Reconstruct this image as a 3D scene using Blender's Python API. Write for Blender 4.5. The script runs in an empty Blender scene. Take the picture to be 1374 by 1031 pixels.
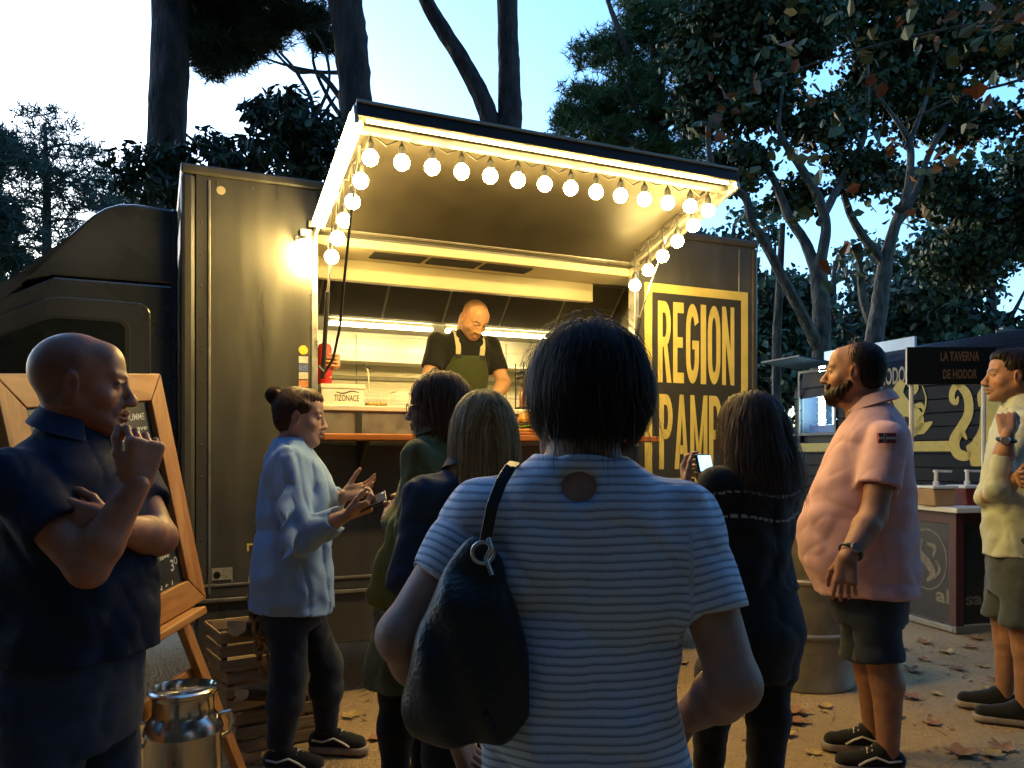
import bpy, bmesh, math, random
import numpy as np
from mathutils import Vector, Matrix

scene = bpy.context.scene
COL = scene.collection
R = math.radians
random.seed(7)
RNG = np.random.default_rng(7)

# ------------------------------------------------------------------ camera
FPX, CXP, HOR, CAMH = 1070.0, 687.0, 608.0, 1.32      # focal length, centre column and horizon row in photo pixels
cam_data = bpy.data.cameras.new('camera')
cam_data.sensor_width = 36.0
cam_data.lens = 36.0 * FPX / 1374.0
cam_data.shift_y = (HOR - 515.5) / 1374.0
cam_data.clip_start = 0.05
cam_data.clip_end = 2000.0
cam_data.dof.use_dof = False
camera = bpy.data.objects.new('camera', cam_data)
camera.location = (0, 0, CAMH)
camera.rotation_euler = (R(90), 0, 0)
COL.objects.link(camera)
scene.camera = camera

# ------------------------------------------------------------------ dusk sky, faint sun glow, exposure
SUN_AZ = R(-38)          # the glow of the set sun: ahead and to the left
SUN_EL = R(6.5)
world = bpy.data.worlds.new('World')
scene.world = world
world.use_nodes = True
wn = world.node_tree
wn.nodes.clear()
sky = wn.nodes.new('ShaderNodeTexSky')
sky.sky_type = 'NISHITA'
sky.sun_disc = False
sky.sun_elevation = SUN_EL
sky.sun_rotation = SUN_AZ
sky.air_density = 1.0
sky.dust_density = 1.4
sky.ozone_density = 4.2
bg = wn.nodes.new('ShaderNodeBackground')
bg.inputs['Strength'].default_value = 0.15
wo = wn.nodes.new('ShaderNodeOutputWorld')
wn.links.new(sky.outputs[0], bg.inputs[0])
wn.links.new(bg.outputs[0], wo.inputs[0])

sun_data = bpy.data.lights.new('sun', 'SUN')
sun_data.energy = 0.02
sun_data.angle = R(20)
sun_data.color = (1.0, 0.86, 0.74)
sun = bpy.data.objects.new('sun', sun_data)
sun.rotation_euler = Vector((-math.sin(SUN_AZ) * math.cos(SUN_EL), -math.cos(SUN_AZ) * math.cos(SUN_EL), -math.sin(SUN_EL))).to_track_quat('-Z', 'Y').to_euler()
sun.location = (0, 0, 30)
COL.objects.link(sun)

scene.view_settings.view_transform = 'Standard'
scene.view_settings.look = 'None'
scene.view_settings.exposure = 2.75
scene.view_settings.gamma = 1.0
scene.view_settings.use_curve_mapping = False
scene.cycles.use_denoising = True
scene.cycles.max_bounces = 6
scene.cycles.transparent_max_bounces = 8
scene.cycles.sample_clamp_indirect = 6.0
scene.cycles.caustics_reflective = False
scene.cycles.caustics_refractive = False


def un(px, py, Y):
    """photo pixel + distance -> world point"""
    return Vector(((px - CXP) / FPX * Y, Y, CAMH + (HOR - py) / FPX * Y))


# ------------------------------------------------------------------ materials
MATS = {}


def mat(name, color, rough=0.6, metal=0.0, var=0.15, scale=8.0, bump=0.0, bscale=60.0, spec=0.5, attr=None,
        emit=None, estr=0.0, trans=0.0, coat=0.0, stretch=None, sheen=0.0, sss=0.0, rvar=0.0, alpha=1.0, crease=None, bdist=0.01):
    """principled material whose colour and gloss vary by noise in object space"""
    if name in MATS:
        return MATS[name]
    m = bpy.data.materials.new(name)
    m.use_nodes = True
    nt = m.node_tree
    N, L = nt.nodes, nt.links
    p = N['Principled BSDF']
    p.inputs['Roughness'].default_value = rough
    p.inputs['Metallic'].default_value = metal
    p.inputs['Specular IOR Level'].default_value = spec
    p.inputs['Coat Weight'].default_value = coat
    p.inputs['Sheen Weight'].default_value = sheen
    p.inputs['Transmission Weight'].default_value = trans
    p.inputs['Alpha'].default_value = alpha
    if sss:
        p.inputs['Subsurface Weight'].default_value = sss
        p.inputs['Subsurface Radius'].default_value = (0.012, 0.005, 0.003)
    tc = N.new('ShaderNodeTexCoord')
    mp = N.new('ShaderNodeMapping')
    if stretch:
        mp.inputs['Scale'].default_value = stretch
    L.new(tc.outputs['Object'], mp.inputs['Vector'])
    nz = N.new('ShaderNodeTexNoise')
    nz.inputs['Scale'].default_value = scale
    nz.inputs['Detail'].default_value = 5
    L.new(mp.outputs[0], nz.inputs['Vector'])
    mr = N.new('ShaderNodeMapRange')
    mr.inputs['From Min'].default_value = 0.3
    mr.inputs['From Max'].default_value = 0.7
    mr.inputs['To Min'].default_value = 1 - var
    mr.inputs['To Max'].default_value = 1 + var
    L.new(nz.outputs['Fac'], mr.inputs['Value'])
    mx = N.new('ShaderNodeMix')
    mx.data_type = 'RGBA'
    mx.blend_type = 'MULTIPLY'
    mx.inputs['Factor'].default_value = 1.0
    mx.inputs[6].default_value = (*color, 1)
    if attr:
        at = N.new('ShaderNodeAttribute')
        at.attribute_name = attr
        L.new(at.outputs['Color'], mx.inputs[6])
    L.new(mr.outputs[0], mx.inputs[7])
    L.new(mx.outputs[2], p.inputs['Base Color'])
    if rvar:
        m2 = N.new('ShaderNodeMapRange')
        m2.inputs['From Min'].default_value = 0.3
        m2.inputs['From Max'].default_value = 0.7
        m2.inputs['To Min'].default_value = max(0.02, rough - rvar)
        m2.inputs['To Max'].default_value = min(1, rough + rvar)
        L.new(nz.outputs['Fac'], m2.inputs['Value'])
        L.new(m2.outputs[0], p.inputs['Roughness'])
    if bump:
        n2 = N.new('ShaderNodeTexNoise')
        n2.inputs['Scale'].default_value = bscale
        n2.inputs['Detail'].default_value = 3
        L.new(mp.outputs[0], n2.inputs['Vector'])
        bp = N.new('ShaderNodeBump')
        bp.inputs['Strength'].default_value = bump
        bp.inputs['Distance'].default_value = bdist
        L.new(n2.outputs['Fac'], bp.inputs['Height'])
        L.new(bp.outputs[0], p.inputs['Normal'])
    if emit:
        p.inputs['Emission Color'].default_value = (*emit, 1)
        p.inputs['Emission Strength'].default_value = estr
    if crease:
        n3 = N.new('ShaderNodeTexNoise')
        n3.noise_type = 'RIDGED_MULTIFRACTAL'
        n3.inputs['Scale'].default_value = crease[0]
        n3.inputs['Detail'].default_value = 3
        n3.inputs['Distortion'].default_value = 0.8
        L.new(tc.outputs['Object'], n3.inputs['Vector'])
        b3 = N.new('ShaderNodeBump')
        b3.inputs['Strength'].default_value = crease[1]
        b3.inputs['Distance'].default_value = 0.02
        b3.invert = True
        L.new(n3.outputs['Fac'], b3.inputs['Height'])
        if bump:
            L.new(b3.outputs[0], bp.inputs['Normal'])
        else:
            L.new(b3.outputs[0], p.inputs['Normal'])
    MATS[name] = m
    return m


def wood_mat(name, c1, c2, axis='X', rough=0.55, scale=1.0):
    """planks: long grain bands along one object axis"""
    if name in MATS:
        return MATS[name]
    m = bpy.data.materials.new(name)
    m.use_nodes = True
    N, L = m.node_tree.nodes, m.node_tree.links
    p = N['Principled BSDF']
    p.inputs['Roughness'].default_value = rough
    tc = N.new('ShaderNodeTexCoord')
    mp = N.new('ShaderNodeMapping')
    s = {'X': (1.2, 14, 14), 'Y': (14, 1.2, 14), 'Z': (14, 14, 1.2)}[axis]
    mp.inputs['Scale'].default_value = [v * scale for v in s]
    oi = N.new('ShaderNodeObjectInfo')
    L.new(tc.outputs['Object'], mp.inputs['Vector'])
    L.new(oi.outputs['Random'], mp.inputs['Location'])
    nz = N.new('ShaderNodeTexNoise')
    nz.inputs['Scale'].default_value = 1.6
    nz.inputs['Detail'].default_value = 7
    nz.inputs['Distortion'].default_value = 1.2
    L.new(mp.outputs[0], nz.inputs['Vector'])
    cr = N.new('ShaderNodeValToRGB')
    cr.color_ramp.elements[0].position = 0.33
    cr.color_ramp.elements[0].color = (*c1, 1)
    cr.color_ramp.elements[1].position = 0.68
    cr.color_ramp.elements[1].color = (*c2, 1)
    L.new(nz.outputs['Fac'], cr.inputs['Fac'])
    L.new(cr.outputs['Color'], p.inputs['Base Color'])
    bp = N.new('ShaderNodeBump')
    bp.inputs['Strength'].default_value = 0.35
    bp.inputs['Distance'].default_value = 0.004
    L.new(nz.outputs['Fac'], bp.inputs['Height'])
    L.new(bp.outputs[0], p.inputs['Normal'])
    MATS[name] = m
    return m


# ------------------------------------------------------------------ mesh building
class MB:
    def __init__(self):
        self.v, self.f = [], []

    def add(self, verts, faces):
        o = len(self.v)
        self.v += [tuple(q) for q in verts]
        self.f += [tuple(i + o for i in f) for f in faces]
        return self

    def box(self, x0, x1, y0, y1, z0, z1, M=None):
        vs = [(x, y, z) for z in (z0, z1) for y in (y0, y1) for x in (x0, x1)]
        if M is not None:
            vs = [M @ Vector(q) for q in vs]
        return self.add(vs, [(0, 2, 3, 1), (4, 5, 7, 6), (0, 1, 5, 4), (2, 6, 7, 3), (0, 4, 6, 2), (1, 3, 7, 5)])

    def bar(self, a, b, w, h, up=(0, 0, 1)):
        """box beam from a to b, w across, h along up"""
        a, b = Vector(a), Vector(b)
        d = (b - a).normalized()
        upv = Vector(up)
        sx = d.cross(upv)
        if sx.length < 1e-4:
            sx = d.cross(Vector((1, 0, 0)))
        sx.normalize()
        uz = sx.cross(d).normalized()
        vs = []
        for q in (a, b):
            for i, j in ((-1, -1), (1, -1), (1, 1), (-1, 1)):
                vs.append(q + sx * (i * w / 2) + uz * (j * h / 2))
        return self.add(vs, [(0, 1, 2, 3), (7, 6, 5, 4), (0, 4, 5, 1), (1, 5, 6, 2), (2, 6, 7, 3), (3, 7, 4, 0)])

    def tube(self, pts, rad, n=10, caps=True, jitter=0.0):
        pts = [Vector(q) for q in pts]
        if not hasattr(rad, '__len__'):
            rad = [rad] * len(pts)
        rings = []
        up = Vector((0.123, 0.456, 0.88)).normalized()
        base = None
        for i, q in enumerate(pts):
            d = (pts[min(i + 1, len(pts) - 1)] - pts[max(i - 1, 0)]).normalized()
            if base is None:
                base = d.cross(up).normalized()
            base = (base - d * base.dot(d)).normalized()
            o = d.cross(base)
            ring = []
            for k in range(n):
                t = 2 * math.pi * k / n
                r = rad[i] * (1 + (random.uniform(-jitter, jitter) if jitter else 0))
                ring.append(q + base * (math.cos(t) * r) + o * (math.sin(t) * r))
            rings.append(ring)
        vs = [q for r_ in rings for q in r_]
        fs = []
        for i in range(len(rings) - 1):
            for k in range(n):
                k2 = (k + 1) % n
                fs.append((i * n + k, i * n + k2, (i + 1) * n + k2, (i + 1) * n + k))
        if caps:
            fs.append(tuple(range(n - 1, -1, -1)))
            fs.append(tuple((len(rings) - 1) * n + k for k in range(n)))
        return self.add(vs, fs)

    def lathe(self, prof, n=32, c=(0, 0, 0), M=None):
        vs, fs = [], []
        for r, z in prof:
            for k in range(n):
                t = 2 * math.pi * k / n
                q = Vector((c[0] + r * math.cos(t), c[1] + r * math.sin(t), c[2] + z))
                vs.append(M @ q if M is not None else q)
        for i in range(len(prof) - 1):
            for k in range(n):
                k2 = (k + 1) % n
                fs.append((i * n + k, i * n + k2, (i + 1) * n + k2, (i + 1) * n + k))
        if prof[0][0] > 1e-5:
            fs.append(tuple(range(n - 1, -1, -1)))
        if prof[-1][0] > 1e-5:
            fs.append(tuple((len(prof) - 1) * n + k for k in range(n)))
        return self.add(vs, fs)

    def prism(self, poly, d0, d1, M=None, axis='Y'):
        """closed polygon (u, v) extruded along the axis from d0 to d1"""
        def P(u, v, d):
            q = {'Y': (u, d, v), 'X': (d, u, v), 'Z': (u, v, d)}[axis]
            return M @ Vector(q) if M is not None else Vector(q)
        n = len(poly)
        vs = [P(u, v, d0) for u, v in poly] + [P(u, v, d1) for u, v in poly]
        fs = [tuple(range(n)), tuple(range(2 * n - 1, n - 1, -1))]
        fs += [(i, i + n, (i + 1) % n + n, (i + 1) % n) for i in range(n)]
        return self.add(vs, fs)

    def sphere(self, c, r, n=12, m=8, sc=(1, 1, 1)):
        prof = [(math.sin(math.pi * i / m), -math.cos(math.pi * i / m)) for i in range(m + 1)]
        M = Matrix.Translation(c) @ Matrix.Diagonal((r * sc[0], r * sc[1], r * sc[2], 1))
        prof[0] = (0.0, -1.0)
        prof[-1] = (0.0, 1.0)
        return self.lathe(prof, n, M=M)


def link(name, me, m=None, parent=None):
    o = bpy.data.objects.new(name, me)
    COL.objects.link(o)
    if m is not None:
        me.materials.append(m)
    if parent is not None:
        o.parent = parent
    return o


def obj(name, mb, m=None, parent=None, bevel=0.0, smooth=False, seg=2):
    me = bpy.data.meshes.new(name)
    me.from_pydata(mb.v, [], mb.f)
    bm = bmesh.new()
    bm.from_mesh(me)
    bmesh.ops.remove_doubles(bm, verts=bm.verts, dist=1e-6)
    bmesh.ops.recalc_face_normals(bm, faces=bm.faces)
    bm.to_mesh(me)
    bm.free()
    o = link(name, me, m, parent)
    if smooth:
        me.polygons.foreach_set('use_smooth', [True] * len(me.polygons))
        me.set_sharp_from_angle(angle=R(40))
    if bevel:
        b = o.modifiers.new('bevel', 'BEVEL')
        b.width = bevel
        b.segments = seg
        b.limit_method = 'ANGLE'
        b.harden_normals = False
    return o


def tag(o, label=None, cat=None, group=None, kind=None):
    if label:
        o['label'] = label
    if cat:
        o['category'] = cat
    if group:
        o['group'] = group
    if kind:
        o['kind'] = kind
    return o


def thing(name, label, cat, loc=(0, 0, 0), rz=0.0, group=None):
    o = bpy.data.objects.new(name, None)
    o.empty_display_size = 0.2
    COL.objects.link(o)
    o.location = loc
    o.rotation_euler = (0, 0, rz)
    return tag(o, label, cat, group)


def copy_tree(o, parent=None):
    c = o.copy()
    COL.objects.link(c)
    c.parent = parent
    for ch in list(o.children):
        copy_tree(ch, c)
    return c


def text_part(name, s, size, m, parent, origin, xdir, ydir, bold=0.0, width=None, height=None, depth=0.002, align='LEFT', shear=0.0):
    """flat lettering as mesh: origin = lower left of the line, xdir / ydir in the parent's frame"""
    cu = bpy.data.curves.new(name, 'FONT')
    cu.body = s
    cu.size = 1.0
    cu.offset = bold
    cu.extrude = 0.0
    cu.shear = shear
    cu.align_x = 'LEFT'
    cu.resolution_u = 3
    tmp = bpy.data.objects.new('tmp_text', cu)
    COL.objects.link(tmp)
    bpy.context.view_layer.update()
    dg = bpy.context.evaluated_depsgraph_get()
    me = bpy.data.meshes.new_from_object(tmp.evaluated_get(dg))
    bpy.data.objects.remove(tmp)
    n = len(me.vertices)
    co = np.zeros(n * 3, np.float32)
    me.vertices.foreach_get('co', co)
    co = co.reshape(-1, 3)
    lo, hi = co.min(0), co.max(0)
    sx = (width / (hi[0] - lo[0])) if width else size
    sy = (height / (hi[1] - lo[1])) if height else size
    u = (co[:, 0] - lo[0]) * sx
    if align == 'CENTER':
        u -= (hi[0] - lo[0]) * sx / 2
    v = (co[:, 1] - (lo[1] if height else 0)) * sy
    xd, yd = np.array(Vector(xdir).normalized()), np.array(Vector(ydir).normalized())
    out = np.array(origin)[None] + u[:, None] * xd + v[:, None] * yd
    me.vertices.foreach_set('co', out.astype(np.float32).ravel())
    me.update()
    return link(name, me, m, parent)


def stroke2d(pts, widths, n_sub=8):
    """smooth thick 2-D stroke -> list of quads as one closed polygon outline"""
    P = [np.array(q, float) for q in pts]
    W = list(widths)
    out, ws = [], []
    m = len(P)
    for i in range(m - 1):
        p0, p1, p2, p3 = P[max(i - 1, 0)], P[i], P[i + 1], P[min(i + 2, m - 1)]
        for k in range(n_sub):
            t = k / n_sub
            out.append(0.5 * ((2 * p1) + (-p0 + p2) * t + (2 * p0 - 5 * p1 + 4 * p2 - p3) * t * t + (-p0 + 3 * p1 - 3 * p2 + p3) * t ** 3))
            ws.append(W[i] * (1 - t) + W[i + 1] * t)
    out.append(P[-1])
    ws.append(W[-1])
    left, right = [], []
    for i, q in enumerate(out):
        d = out[min(i + 1, len(out) - 1)] - out[max(i - 1, 0)]
        d = d / (np.linalg.norm(d) + 1e-9)
        nrm = np.array((-d[1], d[0]))
        left.append(q + nrm * ws[i] / 2)
        right.append(q - nrm * ws[i] / 2)
    return left, right


def stroke_part(mb, pts, widths, P, n_sub=8):
    l, r = stroke2d(pts, widths, n_sub)
    vs = [P(*q) for q in l] + [P(*q) for q in r]
    n = len(l)
    mb.add(vs, [(i, i + 1, n + i + 1, n + i) for i in range(n - 1)])


def np_mesh(name, V, Fq, m=None, parent=None, smooth=True, col=None, colname='Col'):
    """mesh straight from numpy arrays (quads or tris)"""
    me = bpy.data.meshes.new(name)
    V = np.asarray(V, np.float32)
    Fq = np.asarray(Fq, np.int32)
    k = Fq.shape[1]
    me.vertices.add(len(V))
    me.vertices.foreach_set('co', V.ravel())
    me.loops.add(Fq.size)
    me.loops.foreach_set('vertex_index', Fq.ravel())
    me.polygons.add(len(Fq))
    me.polygons.foreach_set('loop_start', np.arange(0, Fq.size, k, dtype=np.int32))
    me.polygons.foreach_set('use_smooth', np.full(len(Fq), smooth))
    me.update(calc_edges=True)
    me.validate()
    if col is not None:
        a = me.color_attributes.new(colname, 'FLOAT_COLOR', 'POINT')
        c4 = np.ones((len(V), 4), np.float32)
        c4[:, :3] = col
        a.data.foreach_set('color', c4.ravel())
    return link(name, me, m, parent)
# ------------------------------------------------------------------ shared materials
M_ground = None
m_truck = mat('truck_paint', (0.056, 0.053, 0.049), 0.38, 0.0, 0.15, 2.2, 0.05, 30.0, 0.5, rvar=0.14, stretch=(5.0, 5.0, 0.7))
m_cab = mat('cab_paint', (0.040, 0.044, 0.053), 0.32, 0.0, 0.22, 3.0, 0.03, 120.0, 0.5, coat=0.3, rvar=0.10)
m_black = mat('black_rubber', (0.012, 0.012, 0.012), 0.7, 0.0, 0.2, 10)
m_plastic = mat('dark_plastic', (0.02, 0.02, 0.021), 0.45, 0.0, 0.2, 10)
m_alu = mat('aluminium', (0.62, 0.60, 0.56), 0.35, 0.9, 0.12, 20, rvar=0.1)
m_alu_dark = mat('dull_aluminium', (0.25, 0.24, 0.22), 0.45, 0.7, 0.15, 15, rvar=0.1)
m_steel = mat('brushed_steel', (0.68, 0.64, 0.53), 0.34, 0.3, 0.12, 4, 0.08, 30, stretch=(0.3, 12, 12), rvar=0.1)
m_cream = mat('cream_lining', (0.40, 0.35, 0.23), 0.5, 0.0, 0.06, 4)
m_under = mat('hatch_lining', (0.026, 0.022, 0.016), 0.48, 0.0, 0.2, 6, rvar=0.08, spec=0.25)
m_hood = mat('hood_panel', (0.045, 0.036, 0.026), 0.45, 0.1, 0.2, 6)
m_gold = mat('gold_print', (0.66, 0.52, 0.14), 0.34, 0.0, 0.08, 12, rvar=0.05)
m_glass = mat('dark_glass', (0.01, 0.012, 0.015), 0.04, 0.0, 0.05, 4, spec=0.8)
m_led = mat('led_tube', (0.9, 0.8, 0.6), 0.4, 0.0, 0.0, 4, emit=(1.0, 0.74, 0.28), estr=4.5)
m_led_in = mat('kitchen_tube', (0.9, 0.9, 0.8), 0.4, 0.0, 0.0, 4, emit=(1.0, 0.78, 0.34), estr=11.0)
m_bulb = mat('lit_bulb', (0.9, 0.8, 0.6), 0.3, 0.0, 0.0, 4, emit=(1.0, 0.70, 0.22), estr=27.0)
m_walllamp = mat('lit_glass_shade', (0.9, 0.8, 0.6), 0.3, 0.0, 0.0, 4, emit=(1.0, 0.70, 0.21), estr=72.0)
m_white = mat('white_plastic', (0.72, 0.71, 0.66), 0.45, 0.0, 0.06, 10)
m_counter = wood_mat('counter_wood', (0.26, 0.075, 0.018), (0.46, 0.16, 0.04), 'X', 0.4)
m_paper = mat('paper', (0.7, 0.68, 0.6), 0.7, 0.0, 0.05, 10)
m_ink = mat('black_ink', (0.02, 0.02, 0.02), 0.6)
m_red = mat('red_plastic', (0.45, 0.02, 0.02), 0.35, 0, 0.08, 8)

# ------------------------------------------------------------------ food truck
TA = R(24.1)
TO = Vector((-0.932, 4.3, 0.0))
TRUCK_M = Matrix.Translation(TO) @ Matrix.Rotation(TA, 4, 'Z')


def tk(px, py, w):
    """photo pixel on the plane w metres inside the truck's side -> truck coordinates"""
    t = (px - CXP) / FPX
    D = (math.cos(TA), math.sin(TA))
    ox, oy = TO.x - math.sin(TA) * w, TO.y + math.cos(TA) * w
    s = (t * oy - ox) / (D[0] - t * D[1])
    Y = oy + D[1] * s
    return Vector((s, w, CAMH + (HOR - py) / FPX * Y))


truck = thing('food_truck', 'dark grey food truck with raised serving hatch and gold lettered panel', 'food truck', TO, TA)
S0, S1, SL, SR = -0.79, 2.865, -0.12, 1.87
ZS, ZC, ZH, ZT, WD = 0.585, 1.36, 2.50, 2.72, 2.05
TH = 0.05


def tpart(name, mb, m, bevel=0.0, smooth=False, parent=None):
    return obj(name, mb, m, parent or truck, bevel, smooth)


tpart('side_panel', MB().box(S0 + 0.07, SL, 0, TH, ZS, ZT), m_truck, 0.004)
tpart('side_panel', MB().box(SR, S1 - 0.05, 0, TH, ZS, ZT), m_truck, 0.004)
tpart('lower_panel', MB().box(SL + 0.001, SR - 0.001, 0.003, TH, ZS, ZC), m_truck, 0.003)
tpart('header_panel', MB().box(SL + 0.001, SR - 0.001, 0.003, TH, ZH + 0.01, ZT), m_truck, 0.003)
tpart('roof', MB().box(S0, S1, -0.012, WD + 0.012, ZT + 0.001, ZT + 0.05), m_truck, 0.012)
tpart('far_wall', MB().box(S0 + 0.06, S1 - 0.06, WD - TH, WD, 0.45, ZT), m_truck)
tpart('bulkhead', MB().box(S0 + 0.02, S0 + 0.06, 0.07, WD - 0.001, 0.45, ZT - 0.001), m_truck)
tpart('rear_door', MB().box(S1 - 0.055, S1 - 0.01, 0.06, WD - 0.06, 0.6, ZT - 0.01), m_truck, 0.006)
tpart('floor', MB().box(S0 + 0.061, S1 - 0.061, TH + 0.001, WD - TH - 0.001, 0.62, 0.70), m_alu_dark)
# corner posts and trims
tpart('corner_post', MB().box(S0, S0 + 0.069, -0.008, 0.068, 0.45, ZT), m_truck, 0.02)
tpart('corner_post', MB().box(S1 - 0.049, S1, -0.008, 0.055, 0.45, ZT), m_truck, 0.015)
tpart('seam_trim', MB().box(-0.662, -0.650, -0.006, 0.004, ZS + 0.02, ZT - 0.02), m_alu_dark, 0.002)
tpart('seam_trim', MB().box(2.70, 2.712, -0.006, 0.004, ZS + 0.02, ZT - 0.02), m_alu_dark, 0.002)
tpart('jamb_trim', MB().box(SL - 0.028, SL + 0.004, -0.012, 0.06, ZC, ZH), m_alu, 0.003)
tpart('jamb_trim', MB().box(SR - 0.004, SR + 0.03, -0.012, 0.06, ZC, ZH), m_alu, 0.003)
tpart('gutter', MB().box(SL - 0.05, SR + 0.05, -0.03, -0.001, ZH + 0.012, ZH + 0.05), m_alu_dark, 0.006)
# skirt under the box
tpart('skirt', MB().box(S0 + 0.08, S1 - 0.06, 0.012, 0.04, 0.29, 0.578), m_truck, 0.005)
tpart('skirt', MB().box(S0 + 0.08, S1 - 0.06, WD - 0.04, WD - 0.012, 0.20, 0.578), m_truck, 0.005)  # unseen far skirt, added to keep sky light from under the truck
tpart('rear_light_block', MB().box(S1 - 0.10, S1 - 0.062, 0.06, WD - 0.06, 0.24, 0.578), m_truck, 0.005)  # added likewise, closes the underside to light at the rear
tpart('front_light_block', MB().box(S0 + 0.08, S0 + 0.12, 0.06, WD - 0.06, 0.12, 0.449), m_black)  # added to block light under the box behind the cab
tpart('skirt_rail', MB().box(S0 + 0.07, S1 - 0.05, -0.006, 0.011, 0.640, 0.655), m_alu_dark, 0.003)
tpart('skirt_rail', MB().box(S0 + 0.07, S1 - 0.05, -0.010, 0.011, 0.562, 0.582), m_alu_dark, 0.004)
tpart('bolt', MB().lathe([(0.018, -0.012), (0.022, -0.004), (0.022, 0.0)], 12, M=Matrix.Translation((-0.60, -0.001, 2.655)) @ Matrix.Rotation(R(90), 4, 'X')), m_cream)

# chassis and wheels
tpart('chassis', MB().box(-2.2, S1 - 0.1, 0.55, 1.5, 0.36, 0.56), m_black)


def wheel(s, w, out):
    wh = tpart('wheel', MB().lathe([(0.10, -0.03), (0.19, -0.05), (0.20, -0.10), (0.21, -0.02), (0.21, 0.1), (0.12, 0.1)], 28,
                                   M=Matrix.Translation((s, w, 0.335)) @ Matrix.Rotation(R(90) * out, 4, 'X')), m_alu_dark, 0, True)
    obj('tyre', MB().lathe([(0.205, -0.09), (0.26, -0.11), (0.32, -0.10), (0.335, -0.06), (0.335, 0.06), (0.32, 0.1), (0.205, 0.1)], 36,
                           M=Matrix.Translation((s, w, 0.335)) @ Matrix.Rotation(R(90) * out, 4, 'X')), m_black, wh, 0, True)


for s in (1.75, -1.95):
    wheel(s, 0.24, 1)
    wheel(s, WD - 0.24, -1)

# cab: side profile (s, z), nose beyond the left of the picture
prof = [(-0.80, 0.42), (-0.80, 2.17), (-1.35, 2.17), (-1.75, 1.95), (-2.2, 1.28), (-2.72, 1.08), (-2.86, 0.85), (-2.88, 0.42),
        (-2.36, 0.42), (-2.33, 0.62), (-2.15, 0.76), (-1.95, 0.80), (-1.75, 0.76), (-1.57, 0.62), (-1.54, 0.42)]
tpart('cab_body', MB().prism(prof, 0.10, WD - 0.10), m_cab, 0.012)
fair = [(-0.80, 2.176), (-0.80, 2.56), (-1.00, 2.566), (-1.07, 2.556), (-1.13, 2.53), (-1.185, 2.488), (-1.24, 2.43), (-1.42, 2.222), (-1.56, 2.062), (-1.63, 2.005), (-1.72, 1.965), (-1.62, 2.07), (-1.52, 2.13), (-1.36, 2.176)]
tpart('roof_fairing', MB().prism(fair, 0.10, WD - 0.10), m_cab, 0.014)
tpart('cab_side_trim', MB().box(-0.83, -0.802, 0.06, 0.12, 0.5, 2.55), m_cab, 0.01)
# cab door, slightly proud, with its window
dpoly = [(-0.925, 0.62), (-0.925, 2.02), (-0.97, 2.065), (-1.38, 2.07), (-1.68, 1.88), (-1.80, 1.62), (-1.83, 1.30), (-1.60, 0.95), (-1.55, 0.62)]
dpoly = [(-0.925, 0.62), (-0.925, 2.07), (-1.36, 2.075), (-1.70, 1.90), (-1.86, 1.62), (-1.83, 1.25), (-1.60, 0.95), (-1.55, 0.62)]
wpoly = [(-1.05, 1.42), (-1.04, 1.965), (-1.36, 1.968), (-1.58, 1.86), (-1.72, 1.62), (-1.73, 1.42)]


def rounded(poly, r, n=5):
    out = []
    m = len(poly)
    for i in range(m):
        a, b, c = [np.array(poly[(i + k) % m], float) for k in (-1, 0, 1)]
        u, w = (a - b) / np.linalg.norm(a - b), (c - b) / np.linalg.norm(c - b)
        rr = min(r, np.linalg.norm(a - b) * 0.45, np.linalg.norm(c - b) * 0.45)
        p0, p1 = b + u * rr, b + w * rr
        for k in range(n + 1):
            t = k / n
            q = (1 - t) ** 2 * p0 + 2 * t * (1 - t) * b + t * t * p1
            out.append((q[0], q[1]))
    return out


def inset(poly, d):
    cx = sum(q[0] for q in poly) / len(poly)
    cz = sum(q[1] for q in poly) / len(poly)
    return [(cx + (x - cx) * (1 - d), cz + (z - cz) * (1 - d)) for x, z in poly]


door = tpart('cab_door', MB().prism(rounded(dpoly, 0.07), 0.085, 0.099), m_cab, 0.006)
obj('window_seal', MB().prism(rounded(inset(wpoly, -0.06), 0.06), 0.080, 0.086), m_black, door, 0.002)
obj('window', MB().prism(rounded(wpoly, 0.05), 0.0765, 0.0795), m_glass, door)
obj('handle', MB().box(-1.12, -0.98, 0.062, 0.084, 1.20, 1.235), m_plastic, door, 0.006)
mir = tpart('mirror', MB().box(-1.86, -1.76, -0.16, 0.02, 1.45, 1.78), m_plastic, 0.03)
obj('mirror_arm', MB().bar((-1.79, 0.0, 1.55), (-1.74, 0.1, 1.5), 0.03, 0.04), m_plastic, mir)
tpart('windscreen', MB().prism([(-1.79, 1.93), (-2.2, 1.30), (-2.215, 1.31), (-1.80, 1.945)], 0.2, WD - 0.2), m_glass)
for w0, w1 in ((0.16, 0.42), (WD - 0.42, WD - 0.16)):
    tpart('headlight', MB().box(-2.92, -2.84, w0, w1, 0.84, 1.02), m_alu, 0.03)
tpart('bumper', MB().box(-2.98, -2.86, 0.1, WD - 0.1, 0.38, 0.62), m_plastic, 0.03)

# ------------------------------------------------------------------ raised hatch
HE = Vector((0, -0.95, 0.24)).normalized()
HN = Vector((0, 0.24, 0.95)).normalized()
HATCH_M = Matrix(((1, HE.x, HN.x, 0), (0, HE.y, HN.y, -0.015), (0, HE.z, HN.z, 2.515), (0, 0, 0, 1)))
HL = 0.985


def hp(s, a, h):
    return HATCH_M @ Vector((s, a, h))


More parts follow.
